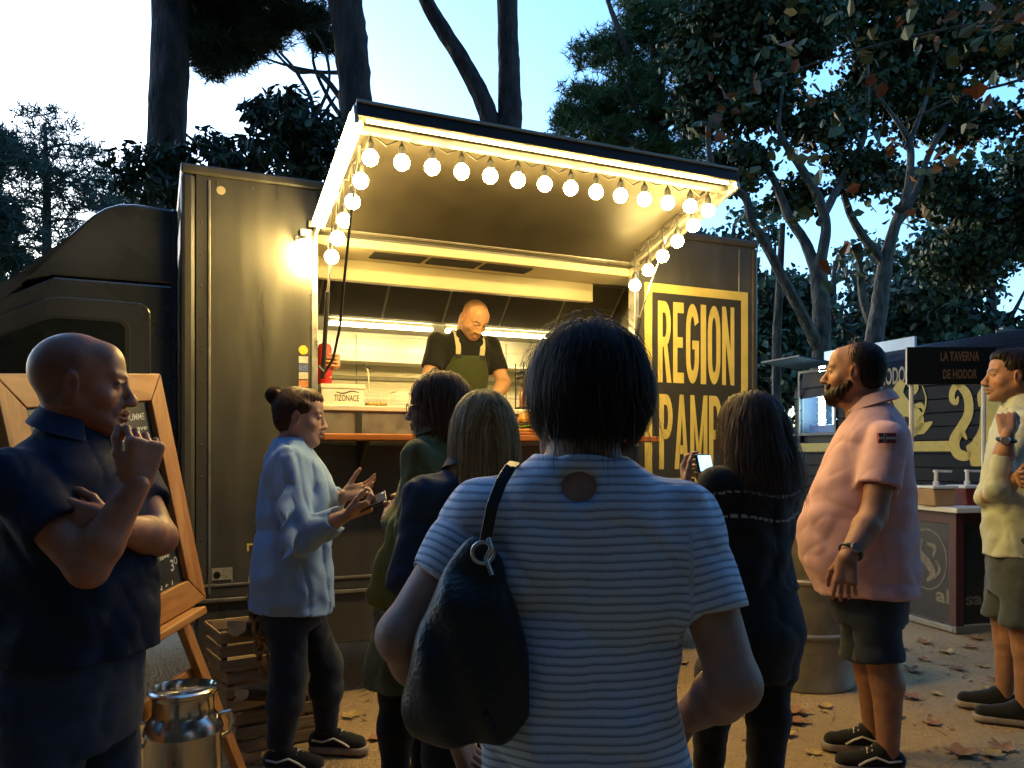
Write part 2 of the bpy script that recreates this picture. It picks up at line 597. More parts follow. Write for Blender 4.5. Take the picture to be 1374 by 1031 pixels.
hatch = tpart('hatch', MB().box(SL, SR, 0.0, HL, 0.0, 0.035, HATCH_M), m_under, 0.003)
obj('hatch_skin', MB().box(SL - 0.012, SR + 0.012, 0.0, HL + 0.012, 0.0365, 0.048, HATCH_M), m_truck, hatch, 0.003)
obj('hatch_rail', MB().box(SL - 0.012, SR + 0.012, HL + 0.001, HL + 0.014, -0.02, 0.036, HATCH_M), m_under, hatch, 0.003)
obj('hatch_rail', MB().box(SL - 0.022, SL - 0.001, 0.0, HL, -0.05, 0.036, HATCH_M), m_alu, hatch, 0.003)
obj('hatch_rail', MB().box(SR + 0.001, SR + 0.022, 0.0, HL, -0.05, 0.036, HATCH_M), m_alu, hatch, 0.003)
obj('hatch_lit_edge', MB().box(SL - 0.012, SR + 0.012, HL + 0.013, HL + 0.022, 0.037, 0.052, HATCH_M), m_cream, hatch, 0.002)  # thin strip with the light on the rim put into its cream colour
obj('led_strip', MB().box(SL + 0.04, SR - 0.02, HL - 0.040, HL - 0.030, -0.014, -0.001, HATCH_M), m_led, hatch)
obj('led_strip', MB().box(SL + 0.006, SL + 0.024, 0.06, HL - 0.04, -0.030, -0.010, HATCH_M), m_led, hatch)
obj('led_strip', MB().box(SL - 0.034, SL - 0.023, 0.05, HL - 0.02, -0.02, 0.01, HATCH_M), m_led, hatch)
obj('inner_rail', MB().box(SL + 0.03, SR - 0.01, HL - 0.10, HL - 0.075, -0.03, -0.001, HATCH_M), m_alu_dark, hatch, 0.002)
obj('inner_rail', MB().box(SR - 0.055, SR - 0.03, 0.03, HL - 0.105, -0.03, -0.001, HATCH_M), m_alu_dark, hatch, 0.002)
for s in (SL + 0.035, SR - 0.035):
    st = tpart('gas_strut', MB().tube([Vector((s, 0.02, 1.72)), Vector((s, -0.12, 2.16))], 0.012, 10), m_plastic, 0, True)
    obj('strut_rod', MB().tube([Vector((s, -0.12, 2.16)), hp(s, 0.40, -0.02)], 0.006, 8), m_alu, st, 0, True)
# hinge bar
obj('hinge', MB().tube([hp(SL, -0.005, 0.02), hp(SR, -0.005, 0.02)], 0.012, 10), m_alu_dark, hatch, 0, True)

# ------------------------------------------------------------------ kitchen
tpart('inner_lining', MB().box(S0 + 0.07, S1 - 0.07, WD - TH - 0.012, WD - TH - 0.002, 0.70, 2.6), m_steel)
tpart('ceiling', MB().box(S0 + 0.065, S1 - 0.065, TH + 0.002, WD - TH - 0.014, 2.62, 2.64), m_cream)
tpart('end_lining', MB().box(2.55, 2.57, TH + 0.002, WD - TH - 0.014, 0.70, 2.615), m_cream)
tpart('end_lining', MB().box(-0.70, -0.68, TH + 0.002, WD - TH - 0.014, 0.70, 2.615), m_cream)
sof = tpart('soffit', MB().box(SL + 0.005, SR - 0.005, 0.052, 0.34, 2.452, 2.50), m_cream, 0.004)
for s in (0.22, 0.56, 0.90):
    v = obj('vent', MB().box(s, s + 0.31, 0.10, 0.24, 2.446, 2.4515), m_black, sof)
    for k in range(5):
        y = 0.115 + k * 0.025
        obj('vent_slat', MB().bar((s + 0.005, y, 2.443), (s + 0.305, y, 2.443), 0.012, 0.003, (0, 0.5, 1)), m_plastic, v)
tpart('beam', MB().box(SL + 0.005, SR - 0.10, 0.345, 0.40, 2.33, 2.455), m_cream, 0.006)
# extraction hood, sloping front with four panels
hood = tpart('extractor_hood', MB().prism([(1.02, 2.61), (1.98, 2.61), (1.98, 2.28), (1.36, 2.28)], 0.12, 2.45, axis='X'), m_alu_dark, 0.004)
for i in range(5):
    a0, a1 = 0.14 + i * 0.462, 0.14 + i * 0.462 + 0.445
    Mq = Matrix.Translation((0, 1.015, 2.605)) @ Matrix.Rotation(math.atan2(0.33, 0.34), 4, 'X').inverted()
    obj('hood_panel', MB().box(a0, a1, 0.01, 0.455, 0.004, 0.014, Mq), m_hood, hood, 0.003)
for a, b in ((0.22, 1.00), (1.10, 2.15)):
    lt = tpart('kitchen_light', MB().box(a, b, 1.395, 1.45, 2.255, 2.277), m_alu, 0.003)
    obj('tube', MB().box(a + 0.01, b - 0.01, 1.385, 1.44, 2.236, 2.254), m_led_in, lt)
# shelves and worktops
tpart('wall_shelf', MB().box(0.0, 2.5, 1.72, 1.97, 2.02, 2.04), m_steel, 0.003)
tpart('wall_rail', MB().box(0.0, 2.5, 1.955, 1.975, 1.90, 1.93), m_alu_dark, 0.003)
for s in (0.55, 1.2, 1.85):
    tpart('wall_seam', MB().box(s, s + 0.006, 1.980, 1.986, 1.6, 2.26), m_alu_dark)
tpart('back_worktop', MB().box(-0.5, 2.5, 1.45, 1.98, 1.50, 1.55), m_steel, 0.004)
tpart('back_cabinet', MB().box(-0.5, 2.5, 1.50, 1.98, 0.70, 1.499), m_alu_dark, 0.004)
tpart('front_worktop', MB().box(-0.4, 2.3, 0.10, 0.48, 1.555, 1.585), m_steel, 0.004)
fp = tpart('front_panel', MB().box(-0.4, 2.3, 0.115, 0.13, 1.20, 1.554), m_alu_dark, 0.003)
for s in (0.115, 0.75, 1.4):
    obj('panel_post', MB().box(s, s + 0.035, 0.105, 0.114, 1.37, 1.55), m_plastic, fp, 0.002)
tpart('serving_shelf', MB().box(SL - 0.01, SR + 0.02, -0.25, 0.10, 1.385, 1.42), m_counter, 0.006)
for s in (0.1, 0.9, 1.7):
    tpart('shelf_bracket', MB().prism([(-0.20, 1.384), (-0.002, 1.384), (-0.002, 1.22), (-0.02, 1.22)], s, s + 0.02, axis='X'), m_plastic, 0.002)

# ------------------------------------------------------------------ gold panel sign on the side: frame and lettering
sg = tpart('sign_panel', MB().box(1.955, 2.765, -0.0065, -0.0005, 1.10, 2.41), mat('sign_black', (0.045, 0.043, 0.04), 0.28, 0, 0.08, 5), 0.001)
for b in ((1.945, 2.00, 1.10, 2.41), (2.72, 2.775, 1.10, 2.41), (2.001, 2.719, 2.352, 2.41), (2.001, 2.719, 1.10, 1.157)):
    obj('gold_border', MB().box(b[0], b[1], -0.0095, -0.0068, b[2], b[3]), m_gold, sg)


def letter(mb, polys, x0, x1, z0, z1):
    for poly in polys:
        n = len(poly)
        mb.add([(x0 + u * (x1 - x0), -0.0085, z0 + v * (z1 - z0)) for u, v in poly], [tuple(range(n))])


def arc(cx, cy, rx, ry, a0, a1, n=10):
    return [(cx + rx * math.cos(R(a0 + (a1 - a0) * i / n)), cy + ry * math.sin(R(a0 + (a1 - a0) * i / n))) for i in range(n + 1)]


def band(o, i):
    return [[o[k], o[k + 1], i[k + 1], i[k]] for k in range(len(o) - 1)]


LET = {
    'R': [[(0, 0), (.34, 0), (.34, 1), (0, 1)], [(.34, .86), (.55, .86), (.52, 1), (.34, 1)], [(.34, .44), (.5, .44), (.5, .56), (.34, .56)]]
         + band(arc(.5, .72, .46, .28, 90, -90), arc(.5, .71, .14, .15, 90, -90)) + [[(.42, .46), (.70, .46), (1.0, 0), (.66, 0)]],
    'E': [[(0, 0), (.38, 0), (.38, 1), (0, 1)], [(.38, .87), (.95, .87), (.95, 1), (.38, 1)], [(.38, 0), (.97, 0), (.97, .13), (.38, .13)], [(.38, .44), (.86, .44), (.86, .57), (.38, .57)]],
    'G': band(arc(.5, .66, .5, .34, 20, 180), arc(.5, .66, .17, .18, 20, 180)) + [[(0, .34), (.33, .34), (.33, .66), (0, .66)]]
         + band(arc(.5, .34, .5, .34, 180, 350), arc(.5, .34, .17, .18, 180, 350)) + [[(.67, .28), (1, .28), (1, .54), (.67, .54)], [(.48, .43), (.67, .43), (.67, .54), (.48, .54)]],
    'I': [[(0, 0), (1, 0), (1, 1), (0, 1)]],
    'O': band(arc(.5, .66, .5, .34, 0, 180), arc(.5, .66, .17, .19, 0, 180)) + [[(0, .34), (.33, .34), (.33, .66), (0, .66)], [(.67, .34), (1, .34), (1, .66), (.67, .66)]]
         + band(arc(.5, .34, .5, .34, 180, 360), arc(.5, .34, .17, .19, 180, 360)),
    'N': [[(0, 0), (.31, 0), (.31, 1), (0, 1)], [(.69, 0), (1, 0), (1, 1), (.69, 1)], [(.31, 1), (.31, .56), (.69, 0), (.69, .44)]],
    'P': [[(0, 0), (.34, 0), (.34, 1), (0, 1)], [(.34, .86), (.55, .86), (.52, 1), (.34, 1)], [(.34, .40), (.52, .40), (.52, .53), (.34, .53)]]
         + band(arc(.5, .70, .48, .30, 90, -90), arc(.5, .695, .15, .165, 90, -90)),
    'A': [[(0, 0), (.31, 0), (.60, 1), (.36, 1)], [(.69, 0), (1, 0), (.64, 1), (.46, 1)], [(.28, .20), (.72, .20), (.70, .32), (.32, .32)]],
    'M': [[(0, 0), (.23, 0), (.23, 1), (0, 1)], [(.77, 0), (1, 0), (1, 1), (.77, 1)], [(.23, 1), (.23, .62), (.44, 0), (.52, .28)], [(.77, 1), (.77, .62), (.56, 0), (.48, .28)]],
}


def sign_line(word, widths, x0, x1, z0, z1, gap):
    tot = sum(widths) + gap * (len(word) - 1)
    k = (x1 - x0) / tot
    x = x0
    for ch, wd in zip(word, widths):
        mb = MB()
        letter(mb, LET[ch], x, x + wd * k, z0, z1)
        me = bpy.data.meshes.new('letter')
        me.from_pydata(mb.v, [], mb.f)
        link('letter', me, m_gold, sg)
        x += (wd + gap) * k


sign_line('REGION', [1, .84, 1, .42, 1, .98], 2.045, 2.66, 1.775, 2.30, 0.13)
sign_line('PAMPA', [1, 1.05, 1.3, 1, 1.05], 2.055, 2.68, 1.215, 1.70, 0.12)

# small print low on the side
text_part('lettering', 'region', 0.085, m_gold, truck, (-0.475, -0.0035, 0.815), (1, 0, 0), (0, 0, 1), 0.012)
mb = MB()
ring = [(0.13 * math.cos(t), 0.13 * math.sin(t)) for t in [2 * math.pi * k / 40 for k in range(41)]]
stroke_part(mb, [(-0.33 + x, 0.66 + z) for x, z in ring], [0.016] * 41, lambda x, z: (x, -0.0035, z), 1)
mb.box(-0.45 + 0.06, -0.45 + 0.1, -0.004, -0.003, 0.68, 0.72)
obj('round_emblem', mb, m_gold, truck)
pl = tpart('plate_sticker', MB().box(-0.665 + 0.02, -0.545, -0.0045, -0.0005, 0.655 + 0.004, 0.735), mat('sticker_grey', (0.30, 0.28, 0.22), 0.5, 0, 0.2, 60))
obj('sticker_print', MB().lathe([(0.0, 0.0), (0.018, 0.0)], 20, M=Matrix.Translation((-0.62, -0.0055, 0.70)) @ Matrix.Rotation(R(90), 4, 'X')), m_ink, pl)
obj('sticker_print', MB().box(-0.64, -0.55, -0.006, -0.0048, 0.663, 0.675), m_ink, pl)
# column of small stickers beside the opening
STK = [(0.70, 0.50, 0.04), (0.5, 0.5, 0.5), (0.10, 0.13, 0.35), (0.55, 0.52, 0.45), (0.62, 0.25, 0.1)]
for i, c in enumerate(STK):
    z = 1.855 - i * 0.042
    o = MB().lathe([(0.0, 0.0), (0.024, 0.0), (0.024, 0.002)], 20, M=Matrix.Translation((-0.19, -0.001, z + 0.01)) @ Matrix.Rotation(R(90), 4, 'X')) if i == 0 else MB().box(-0.213, -0.165, -0.003, -0.0005, z - 0.018, z + 0.018)
    tpart('small_sticker', o, mat('sticker_%d' % i, c, 0.5, 0, 0.25, 70))
# outside wall lamp left of the opening
lampp = tpart('wall_lamp', MB().box(-0.235, -0.135, -0.05, -0.001, 2.43, 2.455).box(-0.21, -0.15, -0.03, -0.001, 2.456, 2.50), m_alu, 0.004)
obj('lamp_glass', MB().lathe([(0.0, -0.13), (0.026, -0.125), (0.034, -0.1), (0.034, 0.0)], 20, M=Matrix.Translation((-0.185, -0.06, 2.428))), m_walllamp, lampp, 0, True)
obj('lamp_cap', MB().lathe([(0.036, 0.0), (0.04, 0.004), (0.04, 0.02), (0.0, 0.03)], 20, M=Matrix.Translation((-0.185, -0.06, 2.428))), m_alu, lampp, 0, True)

# ------------------------------------------------------------------ festoon lights under the hatch edge
fest = thing('string_light', 'festoon of round glowing bulbs looped under the raised hatch edge', 'string lights', TRUCK_M @ Vector((0.87, -0.8, 2.6)), TA)
FM = (Matrix.Translation(TRUCK_M @ Vector((0.87, -0.8, 2.6))) @ Matrix.Rotation(TA, 4, 'Z')).inverted() @ TRUCK_M
BP = []
A, B = tk(497, 212, -0.86), tk(926, 277, -0.86)
for i in range(13):
    t = i / 12
    BP.append((A.lerp(B, t), True))
rr = [(950, 283, -0.86), (930, 303, -0.73), (909, 324, -0.60), (889, 344, -0.46), (870, 363, -0.32), (852, 383, -0.19)]
for q in rr:
    BP.append((tk(*q), True))
ll = [(484, 243, -0.74), (473, 271, -0.62), (462, 296, -0.50), (453, 320, -0.38), (445, 345, -0.25)]
for q in ll:
    BP.append((tk(*q), True))


def hatch_under(q):
    """height of the hatch lining above a point"""
    a = (-0.015 - q.y) / -HE.y
    return 2.515 + a * HE.z


BR = 0.036
bulb_me = None
for q, _ in BP:
    q = q.copy()
    o = obj('bulb', MB().lathe([(0.0, -BR)] + [(BR * math.sin(R(a)), -BR * math.cos(R(a))) for a in range(25, 150, 25)] + [(0.015, BR * 0.95)], 14), m_bulb, fest, 0, True) if bulb_me is None else link('bulb', bulb_me, None, fest)
    bulb_me = o.data
    o.location = FM @ q
    sk = obj('socket', MB().lathe([(0.017, 0.0), (0.017, 0.03), (0.012, 0.04), (0.006, 0.05)], 12, M=Matrix.Translation((0, 0, BR * 0.9))), m_plastic, o, 0, True)
    top = hatch_under(q) - 0.004
    if top - q.z > BR + 0.07:
        obj('drop_wire', MB().tube([(0, 0, BR + 0.04), (0, 0, top - q.z)], 0.004, 6), m_plastic, o)
seq = [q + Vector((0, 0, hatch_under(q) - q.z - 0.008)) for q, _ in [BP[-1 - i] for i in range(5)] + BP[:19]]
cab = []
for i, q in enumerate(seq):
    cab.append(FM @ q)
    if i + 1 < len(seq):
        cab.append(FM @ ((q + seq[i + 1]) / 2 - Vector((0, 0, 0.022 + 0.01 * (i % 3)))))
obj('cable', MB().tube(cab, 0.004, 6), m_plastic, fest, 0, True)
lead = [tk(483, 195, -0.80), tk(474, 262, -0.66), tk(467, 327, -0.52), tk(461, 385, -0.40), tk(456, 440, -0.28), tk(447, 482, -0.17), tk(436, 500, -0.1), tk(428, 492, -0.05)]
obj('lead', MB().tube([FM @ q for q in lead], 0.007, 6), m_plastic, fest, 0, True)

# rivet rows along the panel edges
rv_me = None
for s_, z_ in [(x, z) for x in (-0.695, -0.15, 1.90, 2.80) for z in [0.72 + 0.16 * k for k in range(12)]] + [(x, z) for z in (0.70, 1.32) for x in [-0.02 + 0.17 * k for k in range(11)]] + [(x, 2.69) for x in [-0.62 + 0.17 * k for k in range(20)]]:
    if rv_me is None:
        o = tpart('rivet', MB().lathe([(0.0, 0.0035), (0.004, 0.003), (0.0065, 0.0), (0.0065, -0.001)], 8, M=Matrix.Rotation(R(90), 4, 'X')), m_truck)
        rv_me = o.data
    else:
        o = link('rivet', rv_me, None, truck)
    o.location = (s_, 0.0 if not -0.11 < s_ < 1.86 else 0.003, z_)
# ------------------------------------------------------------------ ground
def ground_mat():
    m = bpy.data.materials.new('packed_sand')
    m.use_nodes = True
    N, L = m.node_tree.nodes, m.node_tree.links
    p = N['Principled BSDF']
    p.inputs['Roughness'].default_value = 0.92
    tc = N.new('ShaderNodeTexCoord')
    n1 = N.new('ShaderNodeTexNoise')
    n1.inputs['Scale'].default_value = 1.3
    n1.inputs['Detail'].default_value = 8
    n2 = N.new('ShaderNodeTexNoise')
    n2.inputs['Scale'].default_value = 45
    n2.inputs['Detail'].default_value = 6
    n2.inputs['Roughness'].default_value = 0.7
    n3 = N.new('ShaderNodeTexVoronoi')
    n3.inputs['Scale'].default_value = 60
    for n in (n1, n2, n3):
        L.new(tc.outputs['Object'], n.inputs['Vector'])
    cr = N.new('ShaderNodeValToRGB')
    cr.color_ramp.elements[0].position = 0.3
    cr.color_ramp.elements[0].color = (0.26, 0.165, 0.072, 1)
    cr.color_ramp.elements[1].position = 0.72
    cr.color_ramp.elements[1].color = (0.50, 0.35, 0.17, 1)
    mx = N.new('ShaderNodeMix')
    mx.data_type = 'FLOAT'
    mx.inputs[0].default_value = 0.55
    L.new(n1.outputs['Fac'], mx.inputs[2])
    L.new(n2.outputs['Fac'], mx.inputs[3])
    L.new(mx.outputs[0], cr.inputs['Fac'])
    L.new(cr.outputs['Color'], p.inputs['Base Color'])
    ad = N.new('ShaderNodeMath')
    ad.operation = 'ADD'
    L.new(n2.outputs['Fac'], ad.inputs[0])
    L.new(n3.outputs['Distance'], ad.inputs[1])
    bp = N.new('ShaderNodeBump')
    bp.inputs['Strength'].default_value = 0.8
    bp.inputs['Distance'].default_value = 0.012
    L.new(ad.outputs[0], bp.inputs['Height'])
    L.new(bp.outputs[0], p.inputs['Normal'])
    return m


def ground_z(x, y):
    return 0.004 * (math.sin(x * 2.1 + 0.7) * math.cos(y * 1.7) + 0.6 * math.sin(x * 5.3 + y * 4.1)) - 0.0065


gm = MB()
xs = [-400, -60, -20] + [-8 + i * 0.15 for i in range(108)] + [20, 60, 400]
ys = [-400, -60, -15, -4] + [-1.5 + i * 0.15 for i in range(94)] + [20, 60, 400]
vs = [(x, y, ground_z(x, y) if abs(x) < 8.1 and -1.6 < y < 12.6 else -0.0065) for y in ys for x in xs]
nx = len(xs)
fs = [(j * nx + i, j * nx + i + 1, (j + 1) * nx + i + 1, (j + 1) * nx + i) for j in range(len(ys) - 1) for i in range(nx - 1)]
gm.add(vs, fs)
tag(obj('ground', gm, ground_mat(), None, 0, True), 'packed sandy park ground with grit and scattered dry leaves', 'ground', kind='structure')
# loose grit
gv, gf = [], []
for i in range(5200):
    x, y = random.uniform(-2.6, 3.6), random.uniform(1.6, 6.5)
    r = random.uniform(0.002, 0.007) * (1.8 if random.random() < 0.05 else 1)
    z = ground_z(x, y)
    o = len(gv)
    a = random.uniform(0, 6.28)
    for k in range(4):
        gv.append((x + r * math.cos(a + k * 1.57) * random.uniform(.7, 1.3), y + r * math.sin(a + k * 1.57) * random.uniform(.7, 1.3), z - 0.001))
    gv.append((x, y, z + r * random.uniform(.5, .9)))
    gf += [(o + k, o + (k + 1) % 4, o + 4) for k in range(4)]
tag(np_mesh('grit', gv, gf, mat('pebble', (0.36, 0.29, 0.2), 0.85, 0, 0.4, 30), smooth=False), 'loose grit and small pebbles strewn over the sandy ground', 'grit', kind='stuff')

# crumbled leaf bits and twigs
lv, lf = [], []
for i in range(1500):
    x, y = random.uniform(-2.4, 4.2), random.uniform(1.8, 7.5)
    z = ground_z(x, y) + 0.002
    a = random.uniform(0, 6.28)
    l, w_ = random.uniform(0.008, 0.03), random.uniform(0.004, 0.012)
    if random.random() < 0.2:
        l, w_ = random.uniform(0.03, 0.08), 0.0025
    ca, sa = math.cos(a), math.sin(a)
    o = len(lv)
    for u, v_ in ((-1, 0), (0, -1), (1, 0), (0, 1)):
        lv.append((x + ca * u * l - sa * v_ * w_, y + sa * u * l + ca * v_ * w_, z + random.uniform(0, 0.007)))
    lf.append((o, o + 1, o + 2, o + 3))
tag(np_mesh('leaf_litter', lv, lf, mat('litter', (0.17, 0.095, 0.04), 0.85, 0, 0.6, 8), smooth=False), 'crumbled leaf bits and twigs trodden into the sand', 'litter', kind='stuff')
# ------------------------------------------------------------------ body modelling: smooth-blended volumes turned into one surface
class Vol:
    def __init__(self, lo, hi, h):
        self.lo, self.h = np.array(lo, float), h
        n = np.ceil((np.array(hi, float) - self.lo) / h).astype(int) + 1
        self.n = n
        self.ax = [self.lo[i] + h * np.arange(n[i]) for i in range(3)]
        self.F = np.full(n, 0.2, np.float32)

    def _sl(self, lo, hi):
        s = []
        for i in range(3):
            a = int(max(0, math.floor((lo[i] - self.lo[i]) / self.h)))
            b = int(min(self.n[i], math.ceil((hi[i] - self.lo[i]) / self.h) + 1))
            if b <= a:
                return None
            s.append(slice(a, b))
        return tuple(s)

    def _grid(self, s):
        x, y, z = self.ax[0][s[0]], self.ax[1][s[1]], self.ax[2][s[2]]
        return (x[:, None, None].astype(np.float32), y[None, :, None].astype(np.float32), z[None, None, :].astype(np.float32))

    def put(self, fn, lo, hi, k=0.02, op='u'):
        m = k + 2.5 * self.h + 0.02
        s = self._sl([v - m for v in lo], [v + m for v in hi])
        if s is None:
            return self
        d = fn(*self._grid(s)).astype(np.float32)
        f = self.F[s]
        if op == 'u':
            hh = np.clip(0.5 + 0.5 * (f - d) / k, 0, 1)
            self.F[s] = f + (d - f) * hh - k * hh * (1 - hh)
        elif op == 's':
            d = -d
            hh = np.clip(0.5 - 0.5 * (f - d) / k, 0, 1)
            self.F[s] = f + (d - f) * hh + k * hh * (1 - hh)
        return self

    def cone(self, a, b, ra, rb, k=0.02, op='u', flat=None, fs=1.0):
        a, b = np.array(a, float), np.array(b, float)
        ba = b - a
        L2 = float(ba @ ba) + 1e-12
        fl = None if flat is None else np.array(flat, float) / np.linalg.norm(flat)

        def fn(X, Y, Z):
            px, py, pz = X - a[0], Y - a[1], Z - a[2]
            t = np.clip((px * ba[0] + py * ba[1] + pz * ba[2]) / L2, 0, 1)
            qx, qy, qz = px - t * ba[0], py - t * ba[1], pz - t * ba[2]
            d2 = qx * qx + qy * qy + qz * qz
            if fl is not None:
                c = qx * fl[0] + qy * fl[1] + qz * fl[2]
                d2 = d2 + c * c * (fs * fs - 1)
            return np.sqrt(d2) - (ra + (rb - ra) * t)
        R_ = max(ra, rb) / min(1.0, fs)
        return self.put(fn, np.minimum(a, b) - R_, np.maximum(a, b) + R_, k, op)

    def ell(self, c, r, k=0.02, op='u', rot=None):
        c, r = np.array(c, float), np.array(r, float)
        Rm = np.eye(3) if rot is None else np.array(rot)

        def fn(X, Y, Z):
            px, py, pz = X - c[0], Y - c[1], Z - c[2]
            if rot is not None:
                px, py, pz = (px * Rm[0, 0] + py * Rm[1, 0] + pz * Rm[2, 0], px * Rm[0, 1] + py * Rm[1, 1] + pz * Rm[2, 1], px * Rm[0, 2] + py * Rm[1, 2] + pz * Rm[2, 2])
            k0 = np.sqrt((px / r[0]) ** 2 + (py / r[1]) ** 2 + (pz / r[2]) ** 2)
            k1 = np.sqrt((px / r[0] ** 2) ** 2 + (py / r[1] ** 2) ** 2 + (pz / r[2] ** 2) ** 2) + 1e-9
            return k0 * (k0 - 1) / k1
        m = r.max()
        return self.put(fn, c - (m if rot is not None else r), c + (m if rot is not None else r), k, op)

    def stack(self, secs, fwd, k=0.03, p=2.3, op='u', grow=0.0, z0=None, z1=None, fold=None):
        """torso: oval sections (z, right, forward, half width, half depth) along z; fwd = facing vector"""
        S = np.array(sorted(secs), float)
        zz = np.linspace(S[0, 0], S[-1, 0], 80)
        cols = []
        for c in range(1, 5):
            v = np.interp(zz, S[:, 0], S[:, c])
            ker = np.exp(-0.5 * (np.arange(-6, 7) / 3.0) ** 2)
            v2 = np.convolve(np.pad(v, 6, mode='edge'), ker / ker.sum(), 'valid')
            cols.append(v2)
        fx, fy = fwd
        zl = S[0, 0] if z0 is None else z0
        zh = S[-1, 0] if z1 is None else z1

        def fn(X, Y, Z):
            cr, cf, rx, ry = [np.interp(Z, zz, c).astype(np.float32) for c in cols]
            u = X * fy - Y * fx - cr
            v = X * fx + Y * fy - cf
            rx, ry = rx + grow, ry + grow
            if fold is not None:
                th = np.arctan2(u / rx, v / ry)
                dd = fold(th, Z, u, v)
            else:
                dd = 0.0
            d = ((np.abs(u / rx) ** p + np.abs(v / ry) ** p) ** (1 / p) - 1) * np.minimum(rx, ry)
            d = d + dd
            return np.maximum(np.maximum(d, Z - zh), zl - Z)
        m = max(S[:, 3].max(), S[:, 4].max()) + grow + np.abs(S[:, 1:3]).max()
        return self.put(fn, (-m, -m, zl), (m, m, zh), k, op)

    def cut(self, pt, nrm, k=0.004):
        """keep the side the normal points away from"""
        n = np.array(nrm, float)
        n = n / np.linalg.norm(n)
        X, Y, Z = self._grid((slice(None),) * 3)
        d = (X - pt[0]) * n[0] + (Y - pt[1]) * n[1] + (Z - pt[2]) * n[2]
        self.F = np.maximum(self.F, d.astype(np.float32))
        return self

    def disp(self, fn):
        X, Y, Z = self._grid((slice(None),) * 3)
        self.F = (self.F + fn(X, Y, Z)).astype(np.float32)
        return self

    def mesh(self):
        F, h = self.F, self.h
        F[0], F[-1], F[:, 0], F[:, -1], F[:, :, 0], F[:, :, -1] = 0.1, 0.1, 0.1, 0.1, 0.1, 0.1
        s = F < 0
        c = [s[i:s.shape[0] - 1 + i, j:s.shape[1] - 1 + j, k:s.shape[2] - 1 + k] for i in (0, 1) for j in (0, 1) for k in (0, 1)]
        al, an = c[0].copy(), c[0].copy()
        for q in c[1:]:
            al &= q
            an |= q
        act = an & ~al
        I = np.argwhere(act)
        if len(I) == 0:
            return np.zeros((0, 3)), np.zeros((0, 4), int)
        idx = np.full(act.shape, -1, np.int64)
        idx[act] = np.arange(len(I))
        acc = np.zeros((len(I), 3))
        cnt = np.zeros(len(I))
        C = [(i, j, k) for i in (0, 1) for j in (0, 1) for k in (0, 1)]
        for a in range(8):
            for b in range(a + 1, 8):
                da = [C[b][t] - C[a][t] for t in range(3)]
                if sum(abs(t) for t in da) != 1:
                    continue
                fa = F[I[:, 0] + C[a][0], I[:, 1] + C[a][1], I[:, 2] + C[a][2]]
                fb = F[I[:, 0] + C[b][0], I[:, 1] + C[b][1], I[:, 2] + C[b][2]]
                m = (fa < 0) != (fb < 0)
                t = fa[m] / (fa[m] - fb[m])
                acc[m] += np.array(C[a]) + t[:, None] * np.array(da)
                cnt[m] += 1
        V = self.lo + (I + acc / cnt[:, None]) * h
        Q = []
        for ax in range(3):
            o1, o2 = [(1, 2), (2, 0), (0, 1)][ax]
            n = list(F.shape)
            sa = [slice(None)] * 3
            sb = [slice(None)] * 3
            sa[ax], sb[ax] = slice(0, n[ax] - 1), slice(1, n[ax])
            A, B = s[tuple(sa)], s[tuple(sb)]
            E_ = np.argwhere(A != B)
            ok = (E_[:, o1] > 0) & (E_[:, o2] > 0) & (E_[:, o1] < n[o1] - 1) & (E_[:, o2] < n[o2] - 1)
            E_ = E_[ok]
            if len(E_) == 0:
                continue
            sg = A[E_[:, 0], E_[:, 1], E_[:, 2]]

            def cell(d1, d2):
                q = E_.copy()
                q[:, o1] += d1
                q[:, o2] += d2
                return idx[q[:, 0], q[:, 1], q[:, 2]]
            q = np.stack([cell(-1, -1), cell(0, -1), cell(0, 0), cell(-1, 0)], 1)
            q[~sg] = q[~sg][:, ::-1]
            Q.append(q)
        return V, np.concatenate(Q)


def snoise(X, Y, Z, f, seed=0):
    """cheap smooth noise: a few warped sines"""
    r = np.random.default_rng(seed)
    out = 0
    for i in range(5):
        a = r.normal(size=3)
        a = a / np.linalg.norm(a) * f * r.uniform(0.7, 1.5)
        ph = r.uniform(0, 6.28)
        b = r.normal(size=3) * f * 0.5
        out = out + np.sin(X * a[0] + Y * a[1] + Z * a[2] + ph + 1.3 * np.sin(X * b[0] + Y * b[1] + Z * b[2]))
    return out / 5


def rotm(yaw=0, pitch=0, roll=0):
    """head frame -> person frame: face along +Y, yaw about Z, pitch about X, roll about Y (degrees)"""
    return np.array(Matrix.Rotation(R(yaw), 3, 'Z') @ Matrix.Rotation(R(pitch), 3, 'X') @ Matrix.Rotation(R(roll), 3, 'Y'))


